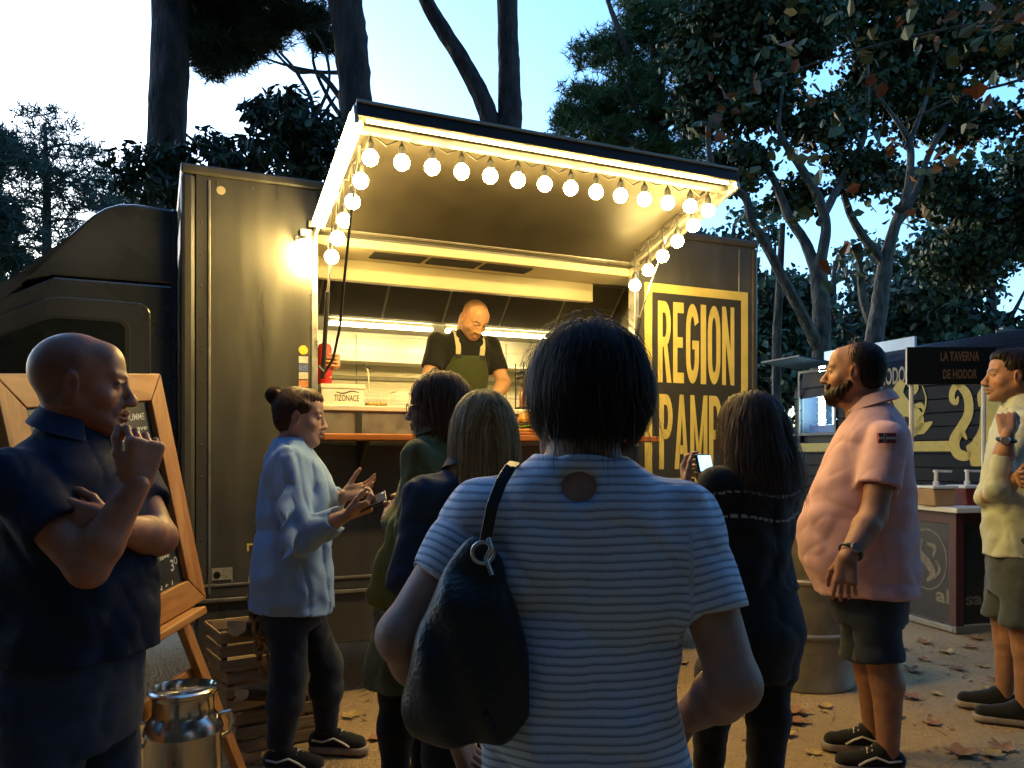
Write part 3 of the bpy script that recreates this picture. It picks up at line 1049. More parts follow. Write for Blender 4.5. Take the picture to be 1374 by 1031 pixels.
# ---------------------------------------------------------------- head, in its own frame: eyes at z = 0, face along +Y
def head_mesh(fem=0.0, fat=0.0, h=0.0045, skin=(0.42, 0.24, 0.16), brow=(0.05, 0.03, 0.02), stubble=0.0, scalp=0.0, age=0.0, nose=1.0, mouth_open=0.0):
    v = Vol((-0.105, -0.13, -0.19), (0.105, 0.155, 0.135), h)
    v.ell((0, -0.014, 0.028), (0.077 + 0.002 * fat, 0.098, 0.088), 0.01)
    v.ell((0, 0.032, -0.028), (0.062 + 0.006 * fat, 0.062, 0.085), 0.03)
    v.ell((0, 0.04, -0.082), (0.047 - 0.004 * fem + 0.012 * fat, 0.046, 0.034), 0.025)
    v.ell((0, 0.078, -0.104), (0.019 - 0.004 * fem, 0.016, 0.015), 0.016)
    v.ell((0, 0.058, 0.05), (0.052, 0.03, 0.042), 0.03)
    for s in (-1, 1):
        v.cone((s * (0.058 + 0.006 * fat), -0.008, -0.045), (s * 0.022, 0.068, -0.099), 0.016 + 0.006 * fat, 0.014, 0.025)
        v.ell((s * 0.044, 0.058, -0.032), (0.021 + 0.004 * fat, 0.02, 0.02), 0.02)
        v.cone((s * 0.046, 0.076, 0.022), (s * 0.012, 0.091, 0.019), 0.008, 0.009 - 0.003 * fem, 0.012)
        v.ell((s * 0.033, 0.1, 0.001), (0.018, 0.016, 0.011), 0.012, 's')
        v.ell((s * 0.032, 0.0775, 0.0), (0.0145, 0.0135, 0.0125), 0.004)
        v.cone((s * 0.043, 0.086, 0.004), (s * 0.022, 0.092, 0.008), 0.0045, 0.0045, 0.005)
        v.ell((s * 0.0125, 0.106, -0.041), (0.009, 0.010, 0.0075), 0.006)
        v.cone((s * 0.02, 0.094, -0.045), (s * 0.03, 0.084, -0.066), 0.004, 0.004, 0.012)
        v.ell((s * 0.079, -0.006, -0.008), (0.008, 0.020, 0.031), 0.006, rot=rotm(s * -18, 8, 0))
        v.ell((s * 0.0865, -0.002, -0.006), (0.006, 0.010, 0.017), 0.006, 's')
        v.ell((s * 0.0795, 0.006, -0.012), (0.004, 0.005, 0.006), 0.004)
    nl = 0.0155 * nose
    v.cone((0, 0.090, 0.012), (0, 0.0960 + nl, -0.032), 0.0070, 0.0115, 0.014)
    v.ell((0, 0.0985 + nl * 0.9, -0.036), (0.0125, 0.0115, 0.0105), 0.008)
    v.cone((-0.018, 0.0935, -0.0665), (0, 0.1025, -0.0625), 0.0045, 0.0058, 0.006)
    v.cone((0.018, 0.0935, -0.0665), (0, 0.1025, -0.0625), 0.0045, 0.0058, 0.006)
    v.cone((-0.015, 0.0935, -0.077), (0, 0.100, -0.0785), 0.005, 0.0066, 0.006)
    v.cone((0.015, 0.0935, -0.077), (0, 0.100, -0.0785), 0.005, 0.0066, 0.006)
    v.cone((-0.024, 0.095, -0.0705), (0.024, 0.095, -0.0705), 0.0022, 0.0022, 0.003, 's')
    v.cone((0, -0.022, -0.05), (0, -0.036, -0.18), 0.052 + 0.010 * fat - 0.008 * fem, 0.056 + 0.012 * fat - 0.008 * fem, 0.03)
    if fat > 0.4:
        v.ell((0, 0.03, -0.115), (0.045, 0.04, 0.025), 0.03)
    V, Q = v.mesh()
    x, y, z = V[:, 0], V[:, 1], V[:, 2]
    c = np.tile(np.array(skin, float), (len(V), 1))
    blot = snoise(x, y, z, 70, 3)[:, None] * 0.10 + snoise(x, y, z, 25, 4)[:, None] * 0.12
    c *= 1 + blot

    def blend(mask, col):
        return c * (1 - mask[:, None]) + np.array(col) * mask[:, None]

    def soft(d, a, b):
        return np.clip((b - d) / (b - a), 0, 1)
    # reddish cheeks, nose, ears
    for s in (-1, 1):
        c = blend(0.28 * soft(np.sqrt((x - s * 0.045) ** 2 + (y - 0.07) ** 2 + (z + 0.04) ** 2), 0.01, 0.035), np.array(skin) * (1.1, 0.72, 0.68))
        c = blend(0.35 * soft(np.abs(x - s * 0.08), 0.004, 0.014) * (z > -0.06), np.array(skin) * (1.1, 0.7, 0.65))
    lip = soft(np.sqrt((x / 0.026) ** 2 + ((z + 0.071) / 0.013) ** 2), 0.75, 1.05) * (y > 0.085)
    c = blend(lip * (0.55 if fem > 0.3 else 0.4), np.array(skin) * (0.85, 0.45, 0.45))
    c = blend(soft(np.abs(z + 0.0705) / 0.0026 + np.abs(x) / 0.03, 0.6, 1.1) * (y > 0.085), np.array(skin) * 0.28)
    for s in (-1, 1):
        ax_ = (x * s - 0.033) / 0.023
        arch = 0.0255 - 0.006 * ax_ ** 2 + 0.002 * ax_
        c = blend(0.85 * soft(np.abs(z - arch) / (0.0045 - 0.001 * fem) + np.clip(np.abs(ax_) - 0.7, 0, 9) * 3, 0.6, 1.2) * (y > 0.055), brow)
        de = np.sqrt(((x - s * 0.0325) / 0.0125) ** 2 + ((z - 0.0) / 0.0058) ** 2)
        eye = soft(de, 0.8, 1.0) * (y > 0.07)
        c = blend(eye, (0.55, 0.52, 0.48))
        c = blend(soft(np.sqrt((x - s * 0.0325) ** 2 + z ** 2), 0.0045, 0.006) * eye, (0.03, 0.02, 0.015))
        c = blend(0.7 * soft(np.abs(de - 1.05), 0.05, 0.25) * (z > -0.002) * (y > 0.07), np.array(brow))
    if stubble:
        jaw = soft(z, -0.062, -0.035) * soft(-y, -0.03, 0.005)
        mus = soft(np.abs(z + 0.054) / 0.009, 0.6, 1.3) * soft(np.abs(x) / 0.03, 0.7, 1.1) * (y > 0.07)
        low = np.clip(jaw + mus, 0, 1) * (1 - lip)
        c = blend(stubble * low * (z > -0.125), np.array(skin) * 0.22)
    if scalp:
        nz = snoise(x, y, z, 200, 9) * 0.15
        hl = z - 0.055 + np.clip(y, 0, 1) * 0.35 * 0 + 0
        back = soft(y, -0.02, 0.03) * soft(-z, -0.0, 0.06)
        sides = soft(y + 0.3 * np.clip(z - 0.06, 0, 1), -0.005, 0.02) * (z > -0.055) * (np.abs(x) > 0.035) * soft(z, 0.06, 0.10)
        c = blend(np.clip(scalp * np.maximum(sides, back * 0.8) * (1 + nz), 0, 1) * (np.abs(x) < 0.0815), np.array(brow) * 1.5)
    return V, Q, np.clip(c, 0, 1)


def hand_mesh(side, curl=(20, 25, 20), spread=6, thumb=(35, 20, 15), scale=1.0, h=0.0035, curls=None, wr=0.024):
    """frame: wrist at origin, fingers along +X, palm faces -Z, thumb on the side*Y side"""
    v = Vol((-0.05, -0.10, -0.11), (0.205, 0.10, 0.06), h)
    v.cone((-0.03, 0, 0), (0.015, 0, 0), wr, wr, 0.01, flat=(0, 0, 1), fs=1.35)
    for y0, y1 in ((-0.028, -0.03), (-0.01, -0.011), (0.01, 0.011), (0.027, 0.029)):
        v.cone((0.01, side * y0 * 0.7, 0), (0.088, side * y1, 0.002), 0.0155, 0.0125, 0.012)
    v.ell((0.035, side * 0.026, -0.010), (0.030, 0.016, 0.014), 0.012)
    fl = [(0.031, 0.041, 0.026, 0.021, 0.0079), (0.0105, 0.046, 0.030, 0.023, 0.0081), (-0.0105, 0.042, 0.028, 0.022, 0.0077), (-0.030, 0.033, 0.022, 0.019, 0.0068)]
    for i, (y, l1, l2, l3, r) in enumerate(fl):
        cc = curls[i] if curls else (curl[0] + i * 3, curl[1] + i * 3, curl[2])
        p = np.array((0.088, side * y, 0.001))
        ang = 0
        lat = R(spread) * (1.4 - i * 0.95) * side
        for l, a, rr, r2 in ((l1, cc[0], r, r * 0.95), (l2, cc[1], r * 0.95, r * 0.9), (l3, cc[2], r * 0.9, r * 0.74)):
            ang += R(a)
            q = p + l * np.array((math.cos(ang) * math.cos(lat), math.cos(ang) * math.sin(lat), -math.sin(ang)))
            v.cone(p, q, rr, r2, 0.0035)
            v.ell(p + np.array((0, 0, 0.0012)), (rr * 1.06,) * 3, 0.004)
            p = q
    p = np.array((0.022, side * 0.03, -0.008))
    ang, dn = R(thumb[0]), R(22)
    for l, a, rr, r2 in ((0.042, 0, 0.0125, 0.0105), (0.034, -thumb[1], 0.0105, 0.0098), (0.027, -thumb[2], 0.0098, 0.008)):
        ang += R(a)
        q = p + l * np.array((math.cos(ang) * math.cos(dn), side * math.sin(ang) * math.cos(dn), -math.sin(dn)))
        v.cone(p, q, rr, r2, 0.005)
        p = q
    V, Q = v.mesh()
    return V * scale, Q


def frame_from(u, palm):
    """columns: fingers u, lateral, back of hand; palm normal given"""
    u = np.array(u, float)
    u /= np.linalg.norm(u)
    z = -np.array(palm, float)
    z -= u * (z @ u)
    z /= np.linalg.norm(z)
    y = np.cross(z, u)
    return np.stack([u, y, z], 1)


# ---------------------------------------------------------------- hair strands laid over an oval skull
def strand_mesh(roots, paths, width, rng, col1, col2, taper=True):
    """paths: (n, k, 3) polylines; flat ribbons with a slight roof"""
    n, k, _ = paths.shape
    T = np.gradient(paths, axis=1)
    T /= np.linalg.norm(T, axis=2, keepdims=True) + 1e-9
    out = paths - roots[:, None] if roots.ndim == 2 else paths
    out = out / (np.linalg.norm(out, axis=2, keepdims=True) + 1e-9)
    S = np.cross(T, out)
    S /= np.linalg.norm(S, axis=2, keepdims=True) + 1e-9
    w = width * rng.uniform(0.6, 1.3, (n, 1, 1)) * (np.linspace(1, 0.25, k)[None, :, None] if taper else 1)
    Vs = np.stack([paths - S * w, paths + out * w * 0.5, paths + S * w], 2).reshape(-1, 3)
    base = (np.arange(n)[:, None] * k + np.arange(k - 1)[None]) * 3
    a = base.reshape(-1)
    Q = np.concatenate([np.stack([a, a + 1, a + 4, a + 3], 1), np.stack([a + 1, a + 2, a + 5, a + 4], 1)])
    t = rng.uniform(0, 1, (n, 1, 1)) * np.ones((1, k, 3))
    c = np.array(col1) * (1 - t) + np.array(col2) * t
    c = c * rng.uniform(0.75, 1.2, (n, 1, 1))
    c = np.repeat(c.reshape(-1, 3), 3, 0)
    return Vs, Q, c


def flow_strands(n, region, rad, cen, length, rng, k=12, lift=0.012, part=(0, 0.02), wave=0.0, inward=0.0, jit=0.08, maxz=None, bell=0.0, fwd=0.0):
    """hair that runs from a parting over the skull and then hangs down. region(dir) -> bool on unit directions"""
    rad, cen = np.array(rad), np.array(cen)
    D = []
    while len(D) < n:
        d = rng.normal(size=(4000, 3))
        d /= np.linalg.norm(d, axis=1, keepdims=True)
        D.extend(d[region(d)])
    D = np.array(D[:n])
    P = np.zeros((n, k, 3))
    lf = 1 + lift / rad.mean() * rng.uniform(0.3, 1.15, (n, 1))
    P[:, 0] = D * rad * lf
    step = length * rng.uniform(0.8, 1.05, (n, 1)) / (k - 1)
    away = np.zeros((n, 3))
    away[:, 0] = np.sign(D[:, 0] - part[0]) * 0.8
    away[:, 1] = fwd - 0.25 * (D[:, 1] > 0.2)
    vel = away * 0.9 + np.array((0, 0, -0.6)) + rng.normal(size=(n, 3)) * jit
    for i in range(1, k):
        vel = vel * 0.55 + np.array((0, 0, -0.55)) + rng.normal(size=(n, 3)) * jit * 0.4
        if bell and i < k * 0.6:
            vel[:, :2] += P[:, i - 1, :2] * bell
        if inward:
            vel[:, :2] -= P[:, i - 1, :2] * inward * (i / k) ** 2
        vv = vel / np.linalg.norm(vel, axis=1, keepdims=True)
        q = P[:, i - 1] + vv * step
        e = np.linalg.norm(q / rad, axis=1, keepdims=True)
        tgt = lf
        q = np.where((e < tgt), q * (tgt / np.maximum(e, 1e-6)), q)
        # below the widest part keep outside the neck column
        P[:, i] = q
    if wave:
        t = np.linspace(0, 1, k)[None, :]
        ph = rng.uniform(0, 6.28, (n, 1))
        P[:, :, 0] += wave * t * np.sin(t * 9 + ph)
        P[:, :, 1] += wave * t * np.cos(t * 8 + ph)
    return P + cen


def gather_strands(n, region, rad, cen, target, rng, k=9, lift=0.008):
    """hair combed over the skull to one point (a bun)"""
    rad, cen = np.array(rad), np.array(cen)
    D = []
    while len(D) < n:
        d = rng.normal(size=(4000, 3))
        d /= np.linalg.norm(d, axis=1, keepdims=True)
        D.extend(d[region(d)])
    D = np.array(D[:n])
    t = np.array(target) - cen
    tn = t / rad
    tn /= np.linalg.norm(tn)
    ts = np.linspace(0, 1, k)
    P = np.zeros((n, k, 3))
    tj = tn + rng.normal(size=(n, 3)) * 0.07
    for i, s in enumerate(ts):
        q = D * (1 - s) + tj * s
        q /= np.linalg.norm(q, axis=1, keepdims=True)
        P[:, i] = q * rad * (1 + lift / rad.mean() * rng.uniform(0.5, 1.1, (n, 1)) * (0.6 + 0.6 * s))
    return P + cen


class Person:
    """frame: root at the feet, axes like the world; r() maps (right, forward, up) of the person to it"""

    def __init__(self, name, label, loc, face, skin, seed=1, cat='person', parent_M=None):
        self.root = thing(name, label, cat, loc)
        self.loc = np.array(loc, float)
        a = R(face)
        self.face = face
        self.f = (math.cos(a), math.sin(a))
        self.skin = skin
        self.rng = np.random.default_rng(seed)
        self.seed = seed
        self.bodyV, self.bodyQ, self.bodyC = [], [], []
        self.nv = 0
        self.legpts, self.armpts, self.top = [], [], None

    def r(self, right, fwd, up):
        fx, fy = self.f
        return np.array((right * fy + fwd * fx, -right * fx + fwd * fy, up))

    def w(self, px, py, Y):
        """photo pixel at distance Y -> person frame"""
        return np.array(un(px, py, Y)) - self.loc

    def add_skin(self, V, Q, C=None):
        if len(V) == 0:
            return
        if C is None:
            n = snoise(V[:, 0], V[:, 1], V[:, 2], 40, 5)[:, None] * 0.09 + snoise(V[:, 0], V[:, 1], V[:, 2], 14, 8)[:, None] * 0.12
            C = np.array(self.skin)[None] * (1 + n)
        self.bodyV.append(V)
        self.bodyQ.append(Q + self.nv)
        self.bodyC.append(C)
        self.nv += len(V)

    def finish(self):
        # the body goes on under the clothes: spine, shoulders, upper arms, legs
        if self.legpts and self.top is not None:
            pel = np.mean([l[0] for l in self.legpts], 0)
            pts = [q for l in self.legpts for q in l] + [q for a in self.armpts for q in a] + [self.top]
            v = Vol(np.min(pts, 0) - 0.1, np.max(pts, 0) + 0.1, 0.014)
            v.cone(self.top, pel, 0.045, 0.055, 0.03)
            for sh, el in self.armpts:
                v.cone(self.top - np.array((0, 0, 0.09)), sh, 0.035, 0.032, 0.03)
                v.cone(sh, el, 0.032, 0.028, 0.02)
            for hp_, kn, an in self.legpts:
                v.cone(pel, hp_, 0.05, 0.05, 0.03)
                v.cone(hp_, kn, 0.05, 0.036, 0.02)
                v.cone(kn, np.array((an[0], an[1], max(an[2], 0.06))), 0.034, 0.026, 0.02)
            self.add_skin(*v.mesh())
        m = mat('skin', (0.4, 0.25, 0.18), 0.52, 0, 0.17, 28, 0.15, 300, attr='Col', spec=0.35, rvar=0.12)
        return np_mesh('body', np.concatenate(self.bodyV), np.concatenate(self.bodyQ), m, self.root, True, np.concatenate(self.bodyC))

    def head(self, pos, yaw=0, pitch=0, roll=0, scale=1.0, **kw):
        """pos: point between the ears at eye level; yaw in degrees to the person's left"""
        V, Q, C = head_mesh(skin=self.skin, **kw)
        self.hM = rotm(yaw, pitch, roll)
        base = np.array(((self.f[1], self.f[0]), (-self.f[0], self.f[1])))   # columns right, forward -> x, y
        B = np.eye(3)
        B[:2, :2] = base
        self.hB = B
        self.hs = scale
        self.hp = np.array(pos)
        self.add_skin(self.H(V), Q, C)

    def H(self, V):
        return (V * self.hs) @ (self.hB @ self.hM).T + self.hp

    def hand(self, side, wrist, u, palm, scale=1.0, **kw):
        """side: 'R' or 'L'"""
        s = 1 if side == 'R' else -1
        # with fingers +X, back +Z, lateral Y = Z x X: thumb of a right hand lies at u x palm = -(Z) ... sign worked out below
        V, Q = hand_mesh(s, scale=scale, **kw)
        Fm = frame_from(u, palm)
        y = Fm[:, 1]
        # thumb of a right hand points along u x palm
        th = np.cross(Fm[:, 0], -Fm[:, 2])
        if th @ y < 0:
            V = V * np.array((1, -1, 1))
            Q = Q[:, ::-1]
        self.add_skin(V @ Fm.T + np.array(wrist), Q)

    def limbs(self, parts, lo, hi, h=0.008, k=0.02):
        v = Vol(lo, hi, h)
        for q in parts:
            a, b, ra, rb = q[:4]
            v.cone(a, b, ra, rb, k)
        V, Q = v.mesh()
        self.add_skin(V, Q)

    def cloth(self, name, vol, m, colfn=None, parent=None):
        V, Q = vol.mesh()
        c = colfn(V) if colfn is not None else None
        return np_mesh(name, V, Q, m, parent or self.root, True, c)


def arm_skin(P, sh, el, wr, ru=0.046, re=0.038, rw=0.026, h=0.007):
    sh, el, wr = [np.array(q, float) for q in (sh, el, wr)]
    fm = el + (wr - el) * 0.28
    lo = np.min([sh, el, wr], 0) - 0.08
    hi = np.max([sh, el, wr], 0) + 0.08
    v = Vol(lo, hi, h)
    v.cone(sh, el, ru, re, 0.02)
    v.cone(el, fm, re, re * 1.04, 0.02)
    v.cone(fm, wr, re * 1.04, rw, 0.02)
    V, Q = v.mesh()
    P.add_skin(V, Q)


def leg_skin(P, kn, an, rk=0.055, rc=0.058, ra=0.036, h=0.008, back=None):
    kn, an = np.array(kn, float), np.array(an, float)
    cf = kn + (an - kn) * 0.3
    if back is not None:
        cf = cf + np.array(back)
    v = Vol(np.minimum(kn, an) - 0.1, np.maximum(kn, an) + 0.1, h)
    v.cone(kn, cf, rk, rc, 0.02)
    v.cone(cf, an, rc * 0.95, ra, 0.02)
    V, Q = v.mesh()
    P.add_skin(V, Q)


def sleeve(v, sh, el, r0, r1, t=1.0, k=0.03):
    sh, el = np.array(sh, float), np.array(el, float)
    v.cone(sh, sh + (el - sh) * t, r0, r1, k)


def shoe(P, ankle, toe_dir, L=0.27, m=None, sole=None, lace=None, stripe=None, h=0.006, flat_z=None):
    """low lace-up shoe; ankle point above the heel, in the person's frame"""
    d = np.array((toe_dir[0], toe_dir[1], 0.0))
    d /= np.linalg.norm(d)
    n = np.array((-d[1], d[0], 0))
    a = np.array((ankle[0], ankle[1], 0.0))
    gz = 0.0 if flat_z is None else flat_z
    heel = a - d * 0.06
    lo = np.minimum(heel, heel + d * L) - 0.08
    hi = np.maximum(heel, heel + d * L) + 0.08
    lo[2], hi[2] = gz - 0.02, gz + 0.15
    up = np.array((0, 0, 1.0))
    v = Vol(lo, hi, h)
    v.cone(heel + d * 0.03 + up * (gz + 0.045), heel + d * (L - 0.055) + up * (gz + 0.038), 0.036, 0.038, 0.02, flat=n, fs=1.0)
    v.cone(heel + d * 0.035 + up * (gz + 0.055), heel + d * 0.09 + up * (gz + 0.085), 0.036, 0.036, 0.02)
    v.cone(heel + d * 0.09 + up * (gz + 0.075), heel + d * 0.17 + up * (gz + 0.055), 0.033, 0.028, 0.03)
    v.cut((0, 0, gz + 0.026), (0, 0, -1))
    s = P.cloth('shoe', v, m)
    v2 = Vol(lo, hi, h)
    v2.cone(heel + d * 0.034 + up * (gz + 0.012), heel + d * (L - 0.05) + up * (gz + 0.012), 0.041, 0.044, 0.01)
    v2.cut((0, 0, gz + 0.032), (0, 0, 1))
    v2.cut((0, 0, gz + 0.0), (0, 0, -1))
    P.cloth('sole', v2, sole, parent=s)
    if lace is not None:
        for i in range(5):
            q = heel + d * (0.105 + i * 0.02) + up * (gz + 0.112 - i * 0.009)
            mb = MB().tube([q - n * 0.024 - up * 0.012, q + up * 0.003, q + n * 0.024 - up * 0.012 + d * 0.006], 0.0035, 5)
            obj('lace', mb, lace, s, 0, True)
    if stripe is not None:
        for sg in (-1, 1):
            pts = [heel + d * t + n * sg * o + up * (gz + z) for t, o, z in ((0.02, 0.037, 0.06), (0.07, 0.042, 0.055), (0.12, 0.043, 0.072), (0.16, 0.042, 0.055), (0.19, 0.041, 0.036))]
            obj('side_stripe', MB().tube(pts, 0.005, 5), stripe, s, 0, True)
    return s
# ------------------------------------------------------------------ clothing materials
def fabric(name, c, rough=0.85, var=0.12, bump=0.25, bs=420, attr=None, scale=14, sheen=0.15):
    return mat(name, c, rough, 0, var, scale, bump, bs, 0.25, attr=attr, sheen=sheen, crease=(6.0, 0.36))


f_navy = fabric('navy_pique', (0.018, 0.028, 0.062))
f_jeans = fabric('blue_denim', (0.022, 0.032, 0.055), 0.9, 0.3, 0.3, 500)
f_darkjeans = fabric('dark_denim', (0.016, 0.021, 0.034), 0.9, 0.25, 0.3, 500)
f_blouse = fabric('blue_crepe', (0.24, 0.38, 0.60), 0.75, 0.06)
f_olive = fabric('olive_cotton', (0.11, 0.105, 0.026), 0.85, 0.15)
f_jacket = fabric('indigo_denim', (0.018, 0.03, 0.052), 0.9, 0.25)
f_black = fabric('black_jersey', (0.009, 0.009, 0.010), 0.9, 0.2)
f_pink = fabric('pink_pique', (0.66, 0.38, 0.37), 0.85, 0.05)
f_mint = fabric('pale_linen', (0.52, 0.54, 0.42), 0.85, 0.06)
f_grey = fabric('grey_twill', (0.07, 0.08, 0.085), 0.9, 0.15)
f_shorts = fabric('navy_shorts', (0.025, 0.034, 0.05), 0.9, 0.2)
f_apron = fabric('green_apron', (0.045, 0.055, 0.02), 0.85, 0.15)
f_strap = fabric('cream_strap', (0.55, 0.48, 0.30), 0.8, 0.1)
f_bag = mat('black_leather', (0.010, 0.011, 0.012), 0.42, 0, 0.2, 20, 0.25, 140, 0.45)
f_olive_lit = fabric('lit_olive_cotton', (0.20, 0.19, 0.035), 0.8, 0.12)  # lighter copy of the olive, lamplight put into the colour
f_shoe = fabric('black_canvas', (0.012, 0.012, 0.013), 0.85, 0.2)
f_sole = mat('rubber_sole', (0.30, 0.24, 0.19), 0.7, 0, 0.2, 20)
f_lace = mat('white_lace', (0.66, 0.63, 0.56), 0.8, 0, 0.1, 20)
m_hair = mat('hair', (0.05, 0.03, 0.02), 0.5, 0, 0.15, 60, attr='Col', spec=0.16)
m_phone = mat('phone_case', (0.02, 0.02, 0.022), 0.25, 0, 0.1, 20)
m_screen = mat('lit_screen', (0.1, 0.3, 0.4), 0.2, 0, 0, 3, emit=(0.25, 0.75, 1.0), estr=0.5)
m_watch = mat('watch_steel', (0.3, 0.28, 0.25), 0.3, 0.8, 0.1, 30)


def stripes_mat():
    m = bpy.data.materials.new('striped_jersey')
    m.use_nodes = True
    N, L = m.node_tree.nodes, m.node_tree.links
    p = N['Principled BSDF']
    p.inputs['Roughness'].default_value = 0.88
    p.inputs['Specular IOR Level'].default_value = 0.2
    at = N.new('ShaderNodeAttribute')
    at.attribute_name = 'Col'
    sp = N.new('ShaderNodeSeparateColor')
    L.new(at.outputs['Color'], sp.inputs[0])
    tc = N.new('ShaderNodeTexCoord')
    nz = N.new('ShaderNodeTexNoise')
    nz.inputs['Scale'].default_value = 260
    nz.inputs['Detail'].default_value = 3
    L.new(tc.outputs['Object'], nz.inputs['Vector'])
    n0 = N.new('ShaderNodeTexNoise')
    n0.inputs['Scale'].default_value = 9
    L.new(tc.outputs['Object'], n0.inputs['Vector'])
    ad = N.new('ShaderNodeMath')
    ad.operation = 'MULTIPLY_ADD'
    ad.inputs[1].default_value = 1.0 / 0.0128
    L.new(sp.outputs[0], ad.inputs[0])
    sc = N.new('ShaderNodeMath')
    sc.operation = 'MULTIPLY_ADD'
    sc.inputs[1].default_value = 0.9
    sc.inputs[2].default_value = 0.0
    L.new(n0.outputs['Fac'], sc.inputs[0])
    L.new(sc.outputs[0], ad.inputs[2])
    fr = N.new('ShaderNodeMath')
    fr.operation = 'FRACT'
    L.new(ad.outputs[0], fr.inputs[0])
    ad2 = N.new('ShaderNodeMath')
    ad2.operation = 'MULTIPLY_ADD'
    ad2.inputs[1].default_value = 0.22
    L.new(nz.outputs['Fac'], ad2.inputs[0])
    L.new(fr.outputs[0], ad2.inputs[2])
    cr = N.new('ShaderNodeValToRGB')
    cr.color_ramp.elements[0].position = 0.62
    cr.color_ramp.elements[0].color = (0.60, 0.66, 0.76, 1)
    cr.color_ramp.elements[1].position = 0.80
    cr.color_ramp.elements[1].color = (0.19, 0.22, 0.31, 1)
    e = cr.color_ramp.elements.new(1.0)
    e.color = (0.44, 0.49, 0.58, 1)
    L.new(ad2.outputs[0], cr.inputs['Fac'])
    L.new(cr.outputs['Color'], p.inputs['Base Color'])
    bp = N.new('ShaderNodeBump')
    bp.inputs['Strength'].default_value = 0.3
    bp.inputs['Distance'].default_value = 0.004
    n3 = N.new('ShaderNodeTexNoise')
    n3.noise_type = 'RIDGED_MULTIFRACTAL'
    n3.inputs['Scale'].default_value = 6.0
    n3.inputs['Detail'].default_value = 3
    n3.inputs['Distortion'].default_value = 1.0
    L.new(tc.outputs['Object'], n3.inputs['Vector'])
    b3 = N.new('ShaderNodeBump')
    b3.inputs['Strength'].default_value = 0.5
    b3.inputs['Distance'].default_value = 0.02
    b3.invert = True
    L.new(n3.outputs['Fac'], b3.inputs['Height'])
    L.new(b3.outputs[0], bp.inputs['Normal'])
    L.new(nz.outputs['Fac'], bp.inputs['Height'])
    L.new(bp.outputs[0], p.inputs['Normal'])
    return m


def folds(amp, seed, nth=9, zf=10.0):
    r = np.random.default_rng(seed)
    ph = r.uniform(0, 6.28, 6)

    def fn(th, Z, u, v):
        a = np.sin(nth * th + ph[0] + 1.5 * np.sin(3 * Z * zf * 0.3 + ph[1])) * np.clip((1.25 - Z) * 2.0, 0, 1)
        b = np.sin(zf * 3.2 * Z + 2.2 * th + ph[2] + 1.2 * np.sin(2 * th + ph[3] + Z * 9)) * 0.8
        c = np.sin(zf * 5.5 * Z - 3.1 * th + ph[4] + 1.4 * np.sin(3 * th + ph[5])) * 0.4
        return amp * (a + b + c)
    return fn


def collar(P, cen, r0, r1, h, m, tilt=0.25, gap=50, fold=0.018):
    """shirt collar: a standing band folded over, open at the front by gap degrees"""
    mb = MB()
    n = 28
    c = np.array(cen)
    rows = []
    for (rr, zz) in ((r0, 0.0), (r1, h), (r1 + 0.006, h + 0.003), (r0 + fold, -0.006), (r0 + fold - 0.004, -0.004)):
        row = []
        for i in range(n + 1):
            a = R(90 + gap / 2 + (360 - gap) * i / n)
            right, fwd = math.cos(a) * rr, math.sin(a) * rr
            row.append(c + P.r(right, fwd, zz - tilt * fwd * 1.0))
        rows.append(row)
    vs = [q for row in rows for q in row]
    w = n + 1
    fs = [(j * w + i, j * w + i + 1, (j + 1) * w + i + 1, (j + 1) * w + i) for j in range(len(rows) - 1) for i in range(n)]
    mb.add(vs, fs)
    o = obj('collar', mb, m, P.root, 0, True)
    s = o.modifiers.new('solid', 'SOLIDIFY')
    s.thickness = 0.003
    return o


